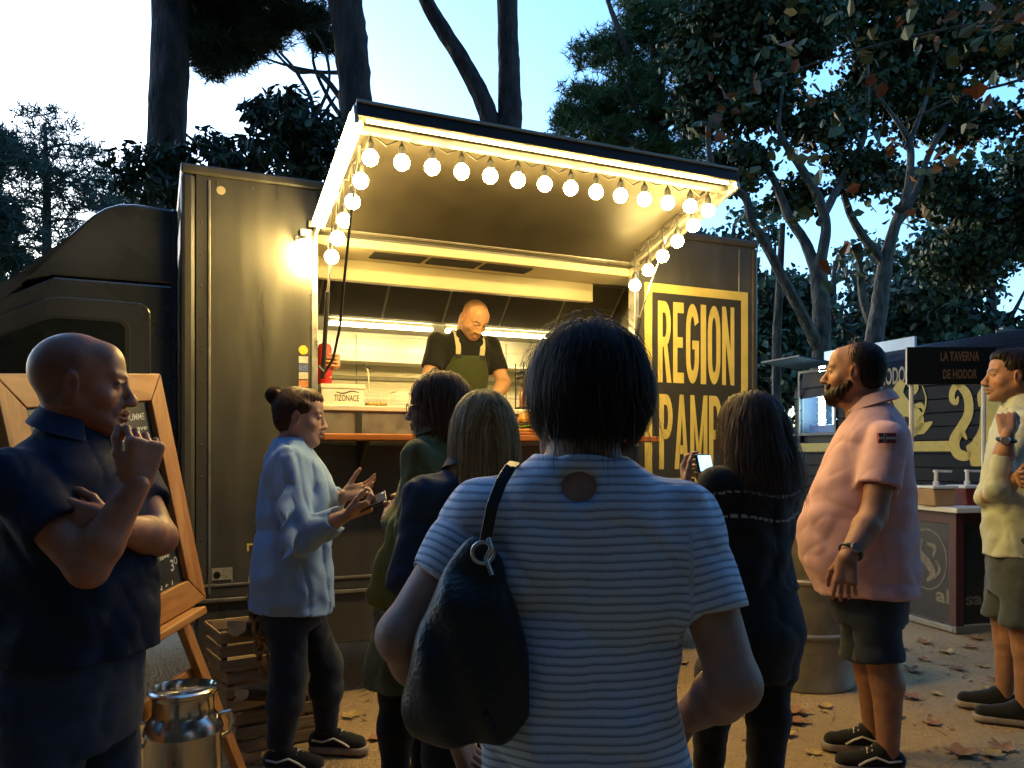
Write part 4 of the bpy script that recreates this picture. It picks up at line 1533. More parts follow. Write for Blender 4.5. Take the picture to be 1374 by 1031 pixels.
def jersey(P, name, m, secs, arms, hem, h=0.009, seed=1, amp=0.004, colfn=None, extra=None, lo=None, hi=None, p=2.4, noise=0.003, neck=None, parent=None):
    """upper garment: arms = [(shoulder, elbow, r0, r1, t, [wrist, r2, t2])], hem = (point, normal)"""
    S = np.array(secs)
    pts = [np.array(a[0]) for a in arms] + [np.array(a[1]) for a in arms] + [np.array(a[5]) for a in arms if len(a) > 5]
    m0 = max(S[:, 3].max(), S[:, 4].max()) + np.abs(S[:, 1:3]).max() + 0.03
    lo_ = np.min(pts + [np.array((-m0, -m0, S[:, 0].min() - 0.02))], 0) - 0.10
    hi_ = np.max(pts + [np.array((m0, m0, S[:, 0].max() + 0.02))], 0) + 0.10
    v = Vol(lo_, hi_, h)
    v.stack(secs, P.f, 0.03, p, fold=folds(amp, seed))
    top_ = max(secs)
    P.top = P.r(top_[1], top_[2], top_[0] - 0.02)
    v2 = Vol(lo_, hi_, h)
    for a in arms:
        sh, el, r0, r1, t = a[:5]
        sh, el = np.array(sh, float), np.array(el, float)
        P.armpts.append((sh, el))
        end = sh + (el - sh) * t
        if len(a) > 5:
            wr, r2, t2 = np.array(a[5], float), a[6], a[7]
            v2.cone(sh, el, r0, r1, 0.02)
            end = el + (wr - el) * t2
            v2.cone(el, end, r1, r2, 0.025)
            d = (wr - el)
            rad = r2
        else:
            v2.cone(sh, end + (el - sh) * 0.12, r0, r1, 0.02)
            d = el - sh
            rad = r1
        d = d / np.linalg.norm(d)
        # flat hollow cuff
        def cuff(X, Y, Z, e=end, d=d, rad=rad):
            ax = (X - e[0]) * d[0] + (Y - e[1]) * d[1] + (Z - e[2]) * d[2]
            qx, qy, qz = X - e[0] - ax * d[0], Y - e[1] - ax * d[1], Z - e[2] - ax * d[2]
            rr = np.sqrt(qx * qx + qy * qy + qz * qz)
            return np.maximum(np.maximum(-ax, rr - rad * 1.6), ax - 0.12)
        v2.put(cuff, end - 0.14, end + 0.14, 0.004, 's')
        v2.cone(end - d * 0.03, end + d * 0.05, rad * 0.70, rad * 0.76, 0.004, 's')
        # creases round the bend of the sleeve
        def crease(X, Y, Z, e=el, s_=sh):
            return 0
    kk = 0.035
    hh = np.clip(0.5 + 0.5 * (v.F - v2.F) / kk, 0, 1)
    v.F = (v.F + (v2.F - v.F) * hh - kk * hh * (1 - hh)).astype(np.float32)
    if noise:
        def wrinkle(X, Y, Z):
            r1 = (1 - np.abs(snoise(X, Y, Z * 0.75, 17, seed + 3))) ** 5
            r2 = (1 - np.abs(snoise(X + 0.3 * Z, Y, Z * 0.8, 33, seed + 5))) ** 5
            return noise * (1.5 * r1 + 0.8 * r2 + 0.4 * snoise(X, Y, Z, 60, seed + 7) - 0.4)
        v.disp(wrinkle)
    v.cut(*hem)
    if neck is not None:
        v.ell(neck[0], neck[1], 0.006, 's')
    if extra:
        extra(v)
    return P.cloth(name, v, m, colfn, parent)


def trousers(P, m, hips, legs, top, h=0.010, seed=1, noise=0.004, name='trousers', ends=None):
    """hips = sections; legs = [(hip, knee, ankle, r_hip, r_knee, r_ankle, t_end)]"""
    pts = [np.array(q) for l in legs for q in l[:3]]
    S = np.array(hips)
    m0 = max(S[:, 3].max(), S[:, 4].max()) + np.abs(S[:, 1:3]).max() + 0.02
    lo = np.min(pts + [np.array((-m0, -m0, 0))], 0) - 0.1
    hi = np.max(pts + [np.array((m0, m0, S[:, 0].max() + 0.02))], 0) + 0.06
    lo[2] = max(lo[2], -0.01)
    v = Vol(lo, hi, h)
    v.stack(hips, P.f, 0.03, 2.3)
    for l in legs:
        hp_, kn, an = [np.array(q, float) for q in l[:3]]
        P.legpts.append((hp_, kn, an))
        rh, rk, ra, te = l[3:7]
        v.cone(hp_, kn, rh, rk, 0.025)
        if te > 1.0:
            e = kn + (an - kn) * (te - 1.0)
            cf = kn + (e - kn) * 0.35
            v.cone(kn, cf, rk, rk * 1.0, 0.03)
            v.cone(cf, e, rk, ra, 0.03)
            d = an - kn
        else:
            e = hp_ + (kn - hp_) * te
            d = kn - hp_
        d = d / np.linalg.norm(d)
        def cuff(X, Y, Z, e=e, d=d):
            ax = (X - e[0]) * d[0] + (Y - e[1]) * d[1] + (Z - e[2]) * d[2]
            qx, qy, qz = X - e[0] - ax * d[0], Y - e[1] - ax * d[1], Z - e[2] - ax * d[2]
            return np.maximum(np.maximum(-ax, np.sqrt(qx * qx + qy * qy + qz * qz) - 0.12), ax - 0.15)
        v.put(cuff, e - 0.16, e + 0.16, 0.004, 's')
    v.disp(lambda X, Y, Z: noise * (1.3 * (1 - np.abs(snoise(X, Y, Z * 1.3, 20, seed))) ** 5 + 0.7 * (1 - np.abs(snoise(X, Y, Z * 1.8, 42, seed + 2))) ** 5 - 0.3))
    return P.cloth(name, v, m)


def hair_part(P, base, strands, c1, c2, width=0.0016, name='hair', h=0.006, dark=0.7, grain=0.0025):
    """base(v) fills a volume in the head frame; strands = list of (n, k, 3) arrays in the head frame"""
    v = Vol((-0.17, -0.22, -0.36), (0.17, 0.15, 0.20), h)
    base(v)
    if grain:
        v.disp(lambda X, Y, Z: grain * np.sin(110 * np.arctan2(X, Y + 0.02) * 0.35 + 9 * np.sin(Z * 14) + snoise(X, Y, Z, 20, 3) * 3) + grain * snoise(X, Y, Z * 0.4, 90, 6))
    V, Q = v.mesh()
    mid = (np.array(c1) + np.array(c2)) / 2 * dark
    n = snoise(V[:, 0], V[:, 1], V[:, 2] * 0.25, 130, 2)[:, None]
    Vs, Qs, Cs = [V], [Q], [mid[None] * (1 + 0.35 * n)]
    o = len(V)
    for S in strands:
        sv, sq, sc = strand_mesh(np.tile(np.array((0, -0.014, -0.02)), (len(S), 1)), S, width, P.rng, c1, c2)
        Vs.append(sv)
        Qs.append(sq + o)
        Cs.append(sc)
        o += len(sv)
    V, Q, C = np.concatenate(Vs), np.concatenate(Qs), np.concatenate(Cs)
    return np_mesh(name, P.H(V), Q, m_hair, P.root, True, C)


SK = (0.080, 0.1, 0.092)
SKC = (0, -0.014, 0.028)


def reg_full(d):
    return ~((d[:, 1] > 0.30) & (d[:, 2] < 0.52)) & (d[:, 2] > -0.55) & ~((d[:, 1] > -0.05) & (d[:, 2] < -0.05))


# ================================================================== woman in the striped top, back to the camera
P = Person('person', 'person in a pale striped T-shirt with a black shoulder bag, hands on hips', (0.115, 1.30, 0), 90, (0.36, 0.20, 0.14), 11)
shR, elR, wrR = P.r(0.162, 0, 1.225), P.r(0.228, -0.07, 0.962), P.r(0.188, 0.10, 0.852)
shL, elL, wrL = P.r(-0.166, 0, 1.222), P.r(-0.286, -0.06, 1.035), P.r(-0.222, 0.08, 0.868)
secA = [(1.318, 0, 0.0, 0.066, 0.062), (1.302, 0, -0.002, 0.10, 0.075), (1.28, 0, -0.004, 0.135, 0.086), (1.25, 0, -0.004, 0.160, 0.094), (1.20, 0, 0, 0.168, 0.104),
        (1.10, 0, 0.005, 0.163, 0.112), (1.0, 0, 0.005, 0.158, 0.112), (0.92, 0, 0.003, 0.160, 0.114), (0.85, 0, 0, 0.168, 0.120), (0.80, 0, 0, 0.174, 0.125)]


def colA(V):
    c = np.zeros((len(V), 3))
    st = V[:, 2].copy()
    for sh, el in ((shR, elR), (shL, elL)):
        d = (el - sh) / np.linalg.norm(el - sh)
        ax_ = (V - sh) @ d
        dist = np.linalg.norm(V - sh - ax_[:, None] * d, axis=1)
        m_ = (ax_ > 0.045) & (dist < 0.082) & (np.abs(V[:, 0]) > 0.158)
        st = np.where(m_, 1.2 - ax_, st)
    c[:, 0] = st
    return c


def keyhole(v):
    v.ell((-0.012, -0.13, 1.270), (0.040, 0.085, 0.034), 0.006, 's')


shirt = jersey(P, 'shirt', stripes_mat(), secA, [(shR, elR, 0.060, 0.054, 0.60), (shL, elL, 0.058, 0.054, 0.58)], ((0, 0, 0.815), (0, 0, -1)), 0.006, 4, 0.003, colA, keyhole, noise=0.006,
               neck=((0, 0.01, 1.345), (0.066, 0.07, 0.035)))
arm_skin(P, shR, elR, wrR, 0.047, 0.039, 0.026, 0.006)
arm_skin(P, shL, elL, wrL, 0.047, 0.038, 0.025, 0.006)
v = Vol((-0.25, -0.2, 0.95), (0.25, 0.2, 1.42), 0.009)
v.stack([(z, a, b, c - 0.024, d - 0.024) for z, a, b, c, d in secA if z > 0.95] + [(1.345, 0, 0.0, 0.052, 0.052)], P.f, 0.02)
v.cone((0, 0.0, 1.28), (0, 0.015, 1.40), 0.056, 0.050, 0.03)
P.add_skin(*v.mesh())
P.hand('R', wrR, P.r(-0.45, 0.25, -0.8), P.r(-0.9, -0.2, 0.2), 0.92, curl=(25, 35, 25))
P.hand('L', wrL, P.r(0.35, 0.1, -0.9), P.r(0.9, -0.2, 0.2), 0.92, curl=(30, 40, 30))
P.head((0.002, 0.028, 1.408), yaw=34, pitch=-4, scale=0.95, fem=1.0)


def hb(v):
    v.ell((0, -0.012, 0.035), (0.089, 0.108, 0.097), 0.02)
    v.ell((0, -0.040, -0.030), (0.078, 0.062, 0.056), 0.03)
    v.ell((0.04, 0.05, 0.085), (0.055, 0.05, 0.035), 0.03)
    v.ell((0, 0.125, -0.045), (0.085, 0.075, 0.105), 0.02, 's')


def bob(n, z_end, lift, jit, seed_):
    S = flow_strands(n, reg_full, SK, SKC, 0.26, P.rng, 22, lift, (0.02, 0), jit=jit, bell=0.8)
    # every strand is cut at the nape line, a little ragged, then turned in
    out = []
    for st in S:
        ze = z_end + P.rng.normal() * 0.018 + 0.20 * max(0.0, st[0, 1] + 0.01)
        keep = st[st[:, 2] > ze]
        if len(keep) < 3:
            continue
        t = np.linspace(0, len(keep) - 1, 11)
        q = np.stack([np.interp(t, np.arange(len(keep)), keep[:, c]) for c in range(3)], 1)
        low = np.clip((0.015 - q[:, 2]) / 0.10, 0, 1) ** 1.6
        q[:, :2] *= (1 - 0.36 * low)[:, None]
        out.append(q)
    return np.array(out)


st1 = bob(2800, -0.080, 0.020, 0.10, 1)
st2 = flow_strands(240, lambda d: (d[:, 2] > 0.45), SK, SKC, 0.10, P.rng, 10, 0.034, (0.02, 0), jit=0.5, bell=1.5)
st3 = flow_strands(160, reg_full, SK, SKC, 0.13, P.rng, 12, 0.026, (0.02, 0), jit=0.45, bell=1.2)
hair_part(P, hb, [st1, st2, st3], (0.010, 0.007, 0.006), (0.030, 0.016, 0.010), 0.0009)
trousers(P, f_darkjeans, [(0.60, 0, 0, 0.15, 0.11), (0.74, 0, 0, 0.168, 0.118), (0.82, 0, 0, 0.160, 0.110), (0.88, 0, 0, 0.145, 0.10)],
         [(P.r(0.085, 0, 0.70), P.r(0.09, 0.01, 0.42), P.r(0.09, -0.01, 0.07), 0.092, 0.066, 0.05, 1.95), (P.r(-0.085, 0, 0.70), P.r(-0.09, 0.01, 0.42), P.r(-0.09, -0.01, 0.07), 0.092, 0.066, 0.05, 1.95)], 0.88, seed=3)
for sx in (1, -1):
    shoe(P, P.r(0.09 * sx, -0.01, 0), P.r(0.1 * sx, 1, 0), 0.25, f_shoe, f_sole, f_lace)
P.finish()
obj('bracelet', MB().tube([wrL + 0.03 * (math.cos(t) * np.array((1, 0, 0.25)) + math.sin(t) * np.array((0, 1, 0.1))) + np.array((-0.008, -0.01, 0.02)) for t in np.linspace(0, 6.28, 20)], 0.003, 6, False), f_shoe, P.root, 0, True)
A_loc = P.loc

# black shoulder bag hanging on her left
bag = thing('shoulder_bag', 'soft black leather shoulder bag hanging from the striped shirt shoulder', 'bag', (A_loc[0] - 0.245, 1.20, 0.86))
bo = np.array((A_loc[0] - 0.245, 1.20, 0.86))


def bp_(px, py, Y):
    return np.array(un(px, py, Y)) - bo


v = Vol((-0.16, -0.09, -0.03), (0.16, 0.09, 0.37), 0.007)
bs = [(560, 940), (690, 930), (668, 745), (640, 735)]
v.cone(bp_(592, 955, 1.19), bp_(668, 955, 1.19), 0.050, 0.046, 0.05, flat=(0, 1, 0), fs=1.2)
v.cone(bp_(600, 900, 1.19), bp_(660, 890, 1.19), 0.062, 0.055, 0.05, flat=(0, 1, 0), fs=1.25)
v.cone(bp_(622, 820, 1.195), bp_(650, 820, 1.195), 0.052, 0.048, 0.06, flat=(0, 1, 0), fs=1.25)
v.cone(bp_(636, 750, 1.205), bp_(655, 760, 1.205), 0.030, 0.026, 0.05, flat=(0, 1, 0), fs=1.3)
v.disp(lambda X, Y, Z: 0.004 * snoise(X, Y, Z, 22, 31) + 0.003 * snoise(X, Y, Z, 60, 32) + 0.003 * np.sin(X * 90 + Z * 30))
np_mesh('bag_body', *v.mesh(), f_bag, bag)
strap = [bp_(648, 742, 1.19), bp_(653, 715, 1.185), bp_(660, 680, 1.185), bp_(672, 648, 1.20), bp_(684, 628, 1.235), bp_(690, 622, 1.29), bp_(690, 630, 1.345), bp_(680, 660, 1.39), bp_(665, 700, 1.40)]
mb = MB()
L_ = [Vector(q) for q in strap]
for i in range(len(L_) - 1):
    mb.bar(L_[i], L_[i + 1] + (L_[i + 1] - L_[i]) * 0.04, 0.018, 0.006, (0.3, -1, 0.4) if i < 4 else (0.2, 0, 1))
obj('strap', mb, f_bag, bag, 0.002)
obj('buckle', MB().tube([bp_(648, 742, 1.175) + np.array((0.016 * math.cos(t), 0, 0.016 * math.sin(t))) for t in np.linspace(0, 6.28, 16)], 0.003, 6, False), m_alu, bag, 0, True)
obj('buckle', MB().tube([bp_(655, 722, 1.175), bp_(659, 735, 1.17), bp_(652, 750, 1.17), bp_(660, 772, 1.165)], 0.0035, 6), m_alu, bag, 0, True)
obj('tassel', MB().bar(bp_(652, 955, 1.15), bp_(662, 985, 1.15), 0.03, 0.012), f_bag, bag, 0.003)

# ================================================================== man in the navy polo, hand at his chin
P = Person('person', 'man in a navy polo and jeans, arm folded, one hand raised to his chin', (-1.07, 1.93, 0), -12, (0.36, 0.135, 0.07), 12)
secB = [(1.385, 0, 0.01, 0.066, 0.068), (1.36, 0, 0.0, 0.098, 0.082), (1.325, 0, 0.0, 0.15, 0.105), (1.27, 0, 0.005, 0.185, 0.135), (1.16, 0, 0.01, 0.186, 0.158), (1.05, 0, 0.02, 0.182, 0.166),
        (0.95, 0, 0.025, 0.182, 0.168), (0.86, 0, 0.02, 0.184, 0.162), (0.80, 0, 0.015, 0.186, 0.158)]
shR, elR, wrR = P.w(12, 640, 1.76), P.w(118, 762, 1.72), P.w(183, 650, 1.76)
shL, elL, wrL = P.r(-0.18, 0.01, 1.29), P.w(214, 722, 1.98), P.w(146, 706, 1.76)
jersey(P, 'polo_shirt', mat('navy_speckle', (0.013, 0.019, 0.038), 0.85, 0, 0.12, 14, 0.25, 420, 0.2, crease=(6.0, 0.3)), secB, [(shR, elR, 0.070, 0.068, 0.60), (shL, elL, 0.068, 0.066, 0.58)], ((0, 0, 0.84), (0, 0, -1)), 0.007, 21, 0.004, noise=0.006,
       neck=(P.r(0, 0.03, 1.42), (0.07, 0.07, 0.06)))
collar(P, P.r(0, 0.012, 1.378), 0.072, 0.067, 0.036, f_navy, 0.30, 70, 0.030)
for i in range(3):
    q = P.r(0.0, 0.125 + i * 0.012, 1.325 - i * 0.05)
    obj('button', MB().sphere(q, 0.006, 8, 6), f_lace, P.root, 0, True)
arm_skin(P, shR, elR, wrR, 0.054, 0.041, 0.029, 0.006)
arm_skin(P, shL, elL, wrL, 0.053, 0.041, 0.029, 0.007)
P.hand('R', wrR, np.array((0.18, 0.10, 0.97)), np.array((-0.75, 0.65, 0.1)), 1.02, curls=[(50, 70, 40), (58, 80, 45), (62, 80, 45), (65, 80, 45)], thumb=(20, 10, 20))
P.hand('L', wrL, np.array((-0.85, -0.25, 0.25)), np.array((-0.1, 0.95, -0.2)), 1.0, curl=(18, 30, 25))
v = Vol((-0.15, -0.15, 1.25), (0.15, 0.15, 1.5), 0.009)
v.cone(P.r(0, 0.0, 1.30), P.r(0, 0.02, 1.46), 0.064, 0.058, 0.03)
P.add_skin(*v.mesh())
P.head(P.r(0.0, 0.03, 1.488), yaw=30, pitch=-3, scale=1.03, fem=0, stubble=0.5, scalp=0.45, fat=0.2, brow=(0.03, 0.02, 0.015), nose=1.0)
trousers(P, f_jeans, [(0.62, 0, 0, 0.16, 0.13), (0.74, 0, 0, 0.182, 0.148), (0.84, 0, 0.01, 0.176, 0.146), (0.90, 0, 0.01, 0.17, 0.14)],
         [(P.r(0.09, 0, 0.72), P.r(0.11, 0.02, 0.44), P.r(0.11, -0.01, 0.07), 0.102, 0.078, 0.062, 1.97), (P.r(-0.09, 0, 0.72), P.r(-0.11, 0.02, 0.44), P.r(-0.11, -0.01, 0.07), 0.102, 0.078, 0.062, 1.97)], 0.9, seed=8, noise=0.005)
for sx in (1, -1):
    shoe(P, P.r(0.11 * sx, -0.01, 0), P.r(0.15 * sx, 1, 0), 0.29, f_shoe, f_sole, f_lace)
P.finish()

# ================================================================== woman with a bun in the blue blouse
P = Person('person', 'woman with her hair in a bun, loose light blue blouse, looking at the counter', (-0.935, 3.42, 0), 10, (0.42, 0.25, 0.18), 13)
secC = [(1.385, 0, -0.02, 0.056, 0.056), (1.36, 0, -0.02, 0.10, 0.075), (1.33, 0, -0.02, 0.14, 0.098), (1.28, 0, -0.008, 0.16, 0.13), (1.2, 0, 0.01, 0.165, 0.158), (1.12, 0, 0.012, 0.165, 0.162),
        (1.0, 0, 0.0, 0.172, 0.160), (0.88, 0, -0.005, 0.182, 0.168), (0.76, 0, -0.005, 0.195, 0.180), (0.64, 0, -0.01, 0.20, 0.185)]
shR, elR, wrR = P.r(0.155, -0.01, 1.295), P.w(404, 722, 3.24), P.w(468, 690, 3.20)
shL, elL, wrL = P.r(-0.155, 0, 1.295), P.w(425, 712, 3.58), P.w(462, 664, 3.44)
hemC = (P.r(0, -0.17, 0.665), P.r(0, -0.28, -1.0))
jersey(P, 'blouse', f_blouse, secC, [(shR, elR, 0.060, 0.070, 1.0, wrR, 0.056, 0.98), (shL, elL, 0.060, 0.066, 1.0, wrL, 0.050, 0.95)], hemC, 0.007, 31, 0.004, noise=0.011)
# frill running down the near sleeve
mb = MB()
n = 26
vs = []
for i in range(n + 1):
    t = i / n
    c = shR + (elR - shR) * (0.22 + 0.85 * t)
    wv = math.sin(t * 17) * (0.3 + 0.7 * t)
    out = P.r(0.078 + 0.008 * wv, -0.030 + 0.012 * wv, 0.0)
    out2 = P.r(0.098 + 0.022 * wv, -0.045 + 0.035 * wv, -0.02 - 0.05 * t)
    vs += [c + P.r(0.045, 0.02, 0.01), c + out * (0.3 + 0.7 * min(1, 4 * t)), c + out2 * (0.25 + 0.75 * min(1, 4 * t))]
mb.add(vs, [(i * 3 + k, i * 3 + k + 1, i * 3 + k + 4, i * 3 + k + 3) for i in range(n) for k in (0, 1)])
fr = obj('sleeve_frill', mb, f_blouse, P.root, 0, True)
fr.modifiers.new('solid', 'SOLIDIFY').thickness = 0.003
fr.modifiers.new('sub', 'SUBSURF').levels = 1
arm_skin(P, elR, elR + (wrR - elR) * 0.5, wrR, 0.036, 0.032, 0.024)
arm_skin(P, elL, elL + (wrL - elL) * 0.5, wrL, 0.036, 0.032, 0.024)
P.hand('R', wrR, np.array((0.9, 0.1, 0.38)), np.array((-0.25, 0.55, 0.75)), 0.93, curl=(40, 45, 25), thumb=(25, 10, 10))
P.hand('L', wrL, np.array((0.93, -0.15, 0.25)), np.array((0.1, -0.75, 0.6)), 0.93, curl=(12, 16, 12), thumb=(40, 5, 5))
v = Vol((-0.15, -0.15, 1.25), (0.15, 0.15, 1.48), 0.009)
v.cone(P.r(0, -0.025, 1.32), P.r(0, 0.005, 1.44), 0.060, 0.050, 0.03)
P.add_skin(*v.mesh())
P.head(P.r(0, 0.025, 1.478), yaw=-3, pitch=-6, scale=1.0, fem=1.0, fat=0.55, nose=0.75)
bun = np.array((0, -0.115, 0.075))


def hb(v):
    v.ell((0, -0.016, 0.032), (0.083, 0.103, 0.092), 0.02)
    v.ell((0, -0.05, -0.03), (0.072, 0.055, 0.05), 0.03)
    v.ell(bun, (0.036, 0.036, 0.036), 0.015)
    v.ell((0, 0.034, 0.082), (0.062, 0.056, 0.036), 0.02)
    v.cone((-0.066, 0.03, 0.045), (0.066, 0.03, 0.045), 0.018, 0.018, 0.02)
    v.ell((0, 0.142, -0.048), (0.092, 0.096, 0.102), 0.012, 's')


sb = gather_strands(1500, lambda d: ~((d[:, 1] > 0.52) & (d[:, 2] < 0.6)) & (d[:, 2] > -0.5) & ~((d[:, 1] > 0.05) & (d[:, 2] < 0.1)), (0.081, 0.101, 0.092), SKC, bun, P.rng)
th = P.rng.uniform(0, 6.28, (260, 1)) + np.linspace(0, 3.2, 9)[None]
ph = P.rng.uniform(-1.3, 1.3, (260, 1)) + 0.25 * np.linspace(-1, 1, 9)[None]
rb = 0.036 * P.rng.uniform(0.9, 1.16, (260, 1))
sbun = np.stack([bun[0] + rb * np.cos(th) * np.cos(ph), bun[1] + rb * np.sin(ph), bun[2] + rb * np.sin(th) * np.cos(ph)], 2)
hair_part(P, hb, [sb, sbun], (0.04, 0.022, 0.012), (0.12, 0.06, 0.028), 0.0014)
trousers(P, f_darkjeans, [(0.58, 0, -0.01, 0.15, 0.125), (0.72, 0, -0.02, 0.160, 0.14), (0.84, 0, -0.01, 0.145, 0.12), (0.95, 0, 0, 0.13, 0.11)],
         [(P.r(0.085, -0.02, 0.72), P.w(388, 905, 3.31), P.w(374, 1008, 3.30), 0.092, 0.074, 0.052, 1.97), (P.r(-0.075, 0, 0.72), P.w(438, 892, 3.50), P.w(438, 982, 3.53), 0.085, 0.070, 0.048, 2.0)], 0.95, seed=9)
for q, dr in ((P.w(374, 1010, 3.30), (1, -0.12)), (P.w(434, 985, 3.53), (1, -0.10))):
    leg_skin(P, q + np.array((0, 0, 0.12)), q * np.array((1, 1, 0)) + np.array((0, 0, 0.05)), 0.03, 0.03, 0.03)
    shoe(P, q, dr, 0.27, f_shoe, f_sole, f_lace, f_lace)
P.finish()
ph = P.loc + wrR + np.array((0.085, 0.015, 0.045))
phone = thing('phone', 'dark mobile phone held by the woman in the blue blouse', 'phone', ph)
obj('phone_body', MB().box(-0.05, 0.07, -0.004, 0.004, -0.033, 0.033, Matrix.Rotation(R(-25), 4, 'Y') @ Matrix.Rotation(R(-55), 4, 'X')), m_phone, phone, 0.003)
obj('camera_lens', MB().lathe([(0.0, 0.0), (0.006, 0.0), (0.006, -0.002)], 10, M=Matrix.Rotation(R(-25), 4, 'Y') @ Matrix.Rotation(R(-55), 4, 'X') @ Matrix.Translation((0.058, -0.005, 0.02)) @ Matrix.Rotation(R(90), 4, 'X')), m_alu, phone)

# ================================================================== girl in the long olive jacket
P = Person('person', 'person with glasses and wavy brown hair in a long olive jacket', (-0.345, 2.98, 0), 158, (0.42, 0.25, 0.17), 14)
secD = [(1.41, 0, -0.09, 0.060, 0.060), (1.385, 0, -0.09, 0.105, 0.078), (1.34, 0, -0.088, 0.15, 0.10), (1.27, 0, -0.08, 0.175, 0.12), (1.15, 0, -0.06, 0.18, 0.13), (1.0, 0, -0.04, 0.175, 0.132),
        (0.85, 0, -0.015, 0.185, 0.142), (0.65, 0, 0.0, 0.20, 0.16), (0.45, 0, 0.01, 0.215, 0.175)]
shL, elL, wrL = P.r(-0.165, -0.08, 1.31), P.r(-0.215, -0.09, 1.05), P.r(-0.10, 0.08, 1.08)
shR, elR, wrR = P.r(0.165, -0.08, 1.31), P.r(0.21, -0.09, 1.05), P.r(0.07, 0.09, 1.11)
jersey(P, 'jacket', f_olive, secD, [(shL, elL, 0.064, 0.056, 1.0, wrL, 0.046, 0.95), (shR, elR, 0.064, 0.056, 1.0, wrR, 0.046, 0.95)], ((0, 0, 0.47), (0, 0, -1)), 0.009, 41, 0.005, noise=0.008)
collar(P, P.r(0, -0.085, 1.402), 0.072, 0.066, 0.04, f_olive, 0.2, 70, 0.028)
# open coat front on the near side; lamplight is put into its yellower colour
v = Vol(np.minimum(P.w(556, 650, 2.86), P.w(500, 830, 2.80)) - 0.14, np.maximum(P.w(556, 650, 2.86), P.w(500, 830, 2.80)) + 0.14, 0.008)
for q0, q1, w0, w1 in ((P.w(556, 655, 2.78), P.w(536, 715, 2.75), 0.030, 0.048), (P.w(536, 715, 2.75), P.w(522, 770, 2.73), 0.048, 0.062), (P.w(522, 770, 2.73), P.w(516, 800, 2.73), 0.062, 0.066)):
    v.cone(q0, q1, w0, w1, 0.02, flat=(0.2, 1, 0), fs=3.2)
v.disp(lambda X, Y, Z: 0.005 * np.sin(X * 85 + Z * 22) + 0.004 * snoise(X, Y, Z, 30, 4))
v.cut(P.w(515, 812, 2.81), (-0.35, 0, -1))
P.cloth('coat_front', v, f_olive_lit)
arm_skin(P, elL, elL + (wrL - elL) * 0.5, wrL, 0.03, 0.03, 0.023, 0.009)
arm_skin(P, elR, elR + (wrR - elR) * 0.5, wrR, 0.03, 0.03, 0.023, 0.009)
P.hand('L', wrL, P.r(0.9, 0.35, 0.1), P.r(0.2, -0.9, 0.1), 0.92, curl=(25, 30, 25))
P.hand('R', wrR, P.r(-0.9, 0.35, -0.1), P.r(-0.2, -0.9, 0.1), 0.92, curl=(25, 30, 25))
v = Vol((-0.2, -0.2, 1.28), (0.2, 0.2, 1.5), 0.009)
v.cone(P.r(0, -0.085, 1.34), P.r(0, -0.075, 1.46), 0.056, 0.048, 0.03)
P.add_skin(*v.mesh())
P.head(P.r(0, -0.075, 1.495), yaw=18, pitch=-4, scale=1.0, fem=1.0)


def hb(v):
    v.ell((0, -0.018, 0.034), (0.087, 0.106, 0.094), 0.02)
    v.cone((0, -0.05, 0.0), (0, -0.062, -0.15), 0.072, 0.07, 0.05, flat=(0, 1, 0), fs=1.3)
    v.ell((0, 0.128, -0.045), (0.090, 0.085, 0.108), 0.012, 's')


sd = flow_strands(1100, reg_full, SK, SKC, 0.30, P.rng, 14, 0.014, (0.0, 0), wave=0.012, jit=0.10)
hair_part(P, hb, [sd], (0.06, 0.03, 0.016), (0.17, 0.085, 0.04), 0.0016)
# glasses
gl = MB()
for s in (-1, 1):
    gl.tube([P.H(np.array([(s * 0.034 + 0.021 * math.cos(t), 0.106 - 0.1 * abs(0.021 * math.cos(t)) * 0, -0.004 + 0.017 * math.sin(t))]))[0] for t in np.linspace(0, 6.28, 18)], 0.0018, 6, False)
    gl.tube([P.H(np.array([q]))[0] for q in ((s * 0.055, 0.105, 0.002), (s * 0.078, 0.06, 0.004), (s * 0.084, -0.005, 0.004))], 0.0016, 6)
gl.tube([P.H(np.array([q]))[0] for q in ((-0.013, 0.106, 0.0), (0.013, 0.106, 0.0))], 0.0016, 6)
obj('glasses', gl, m_plastic, P.root, 0, True)
trousers(P, f_black, [(0.60, 0, 0, 0.15, 0.12), (0.74, 0, -0.01, 0.16, 0.12), (0.85, 0, -0.02, 0.15, 0.11)],
         [(P.r(0.08, 0, 0.72), P.r(0.09, 0.03, 0.44), P.r(0.09, 0.03, 0.07), 0.09, 0.066, 0.05, 2.0), (P.r(-0.08, 0, 0.72), P.r(-0.08, 0.05, 0.44), P.r(-0.08, 0.06, 0.07), 0.09, 0.066, 0.05, 2.0)], 0.85, h=0.012)
for sx, o in ((1, 0.03), (-1, 0.06)):
    shoe(P, P.r(0.09 * sx, o, 0), P.r(0.1 * sx, 1, 0), 0.25, f_shoe, f_sole)
P.finish()
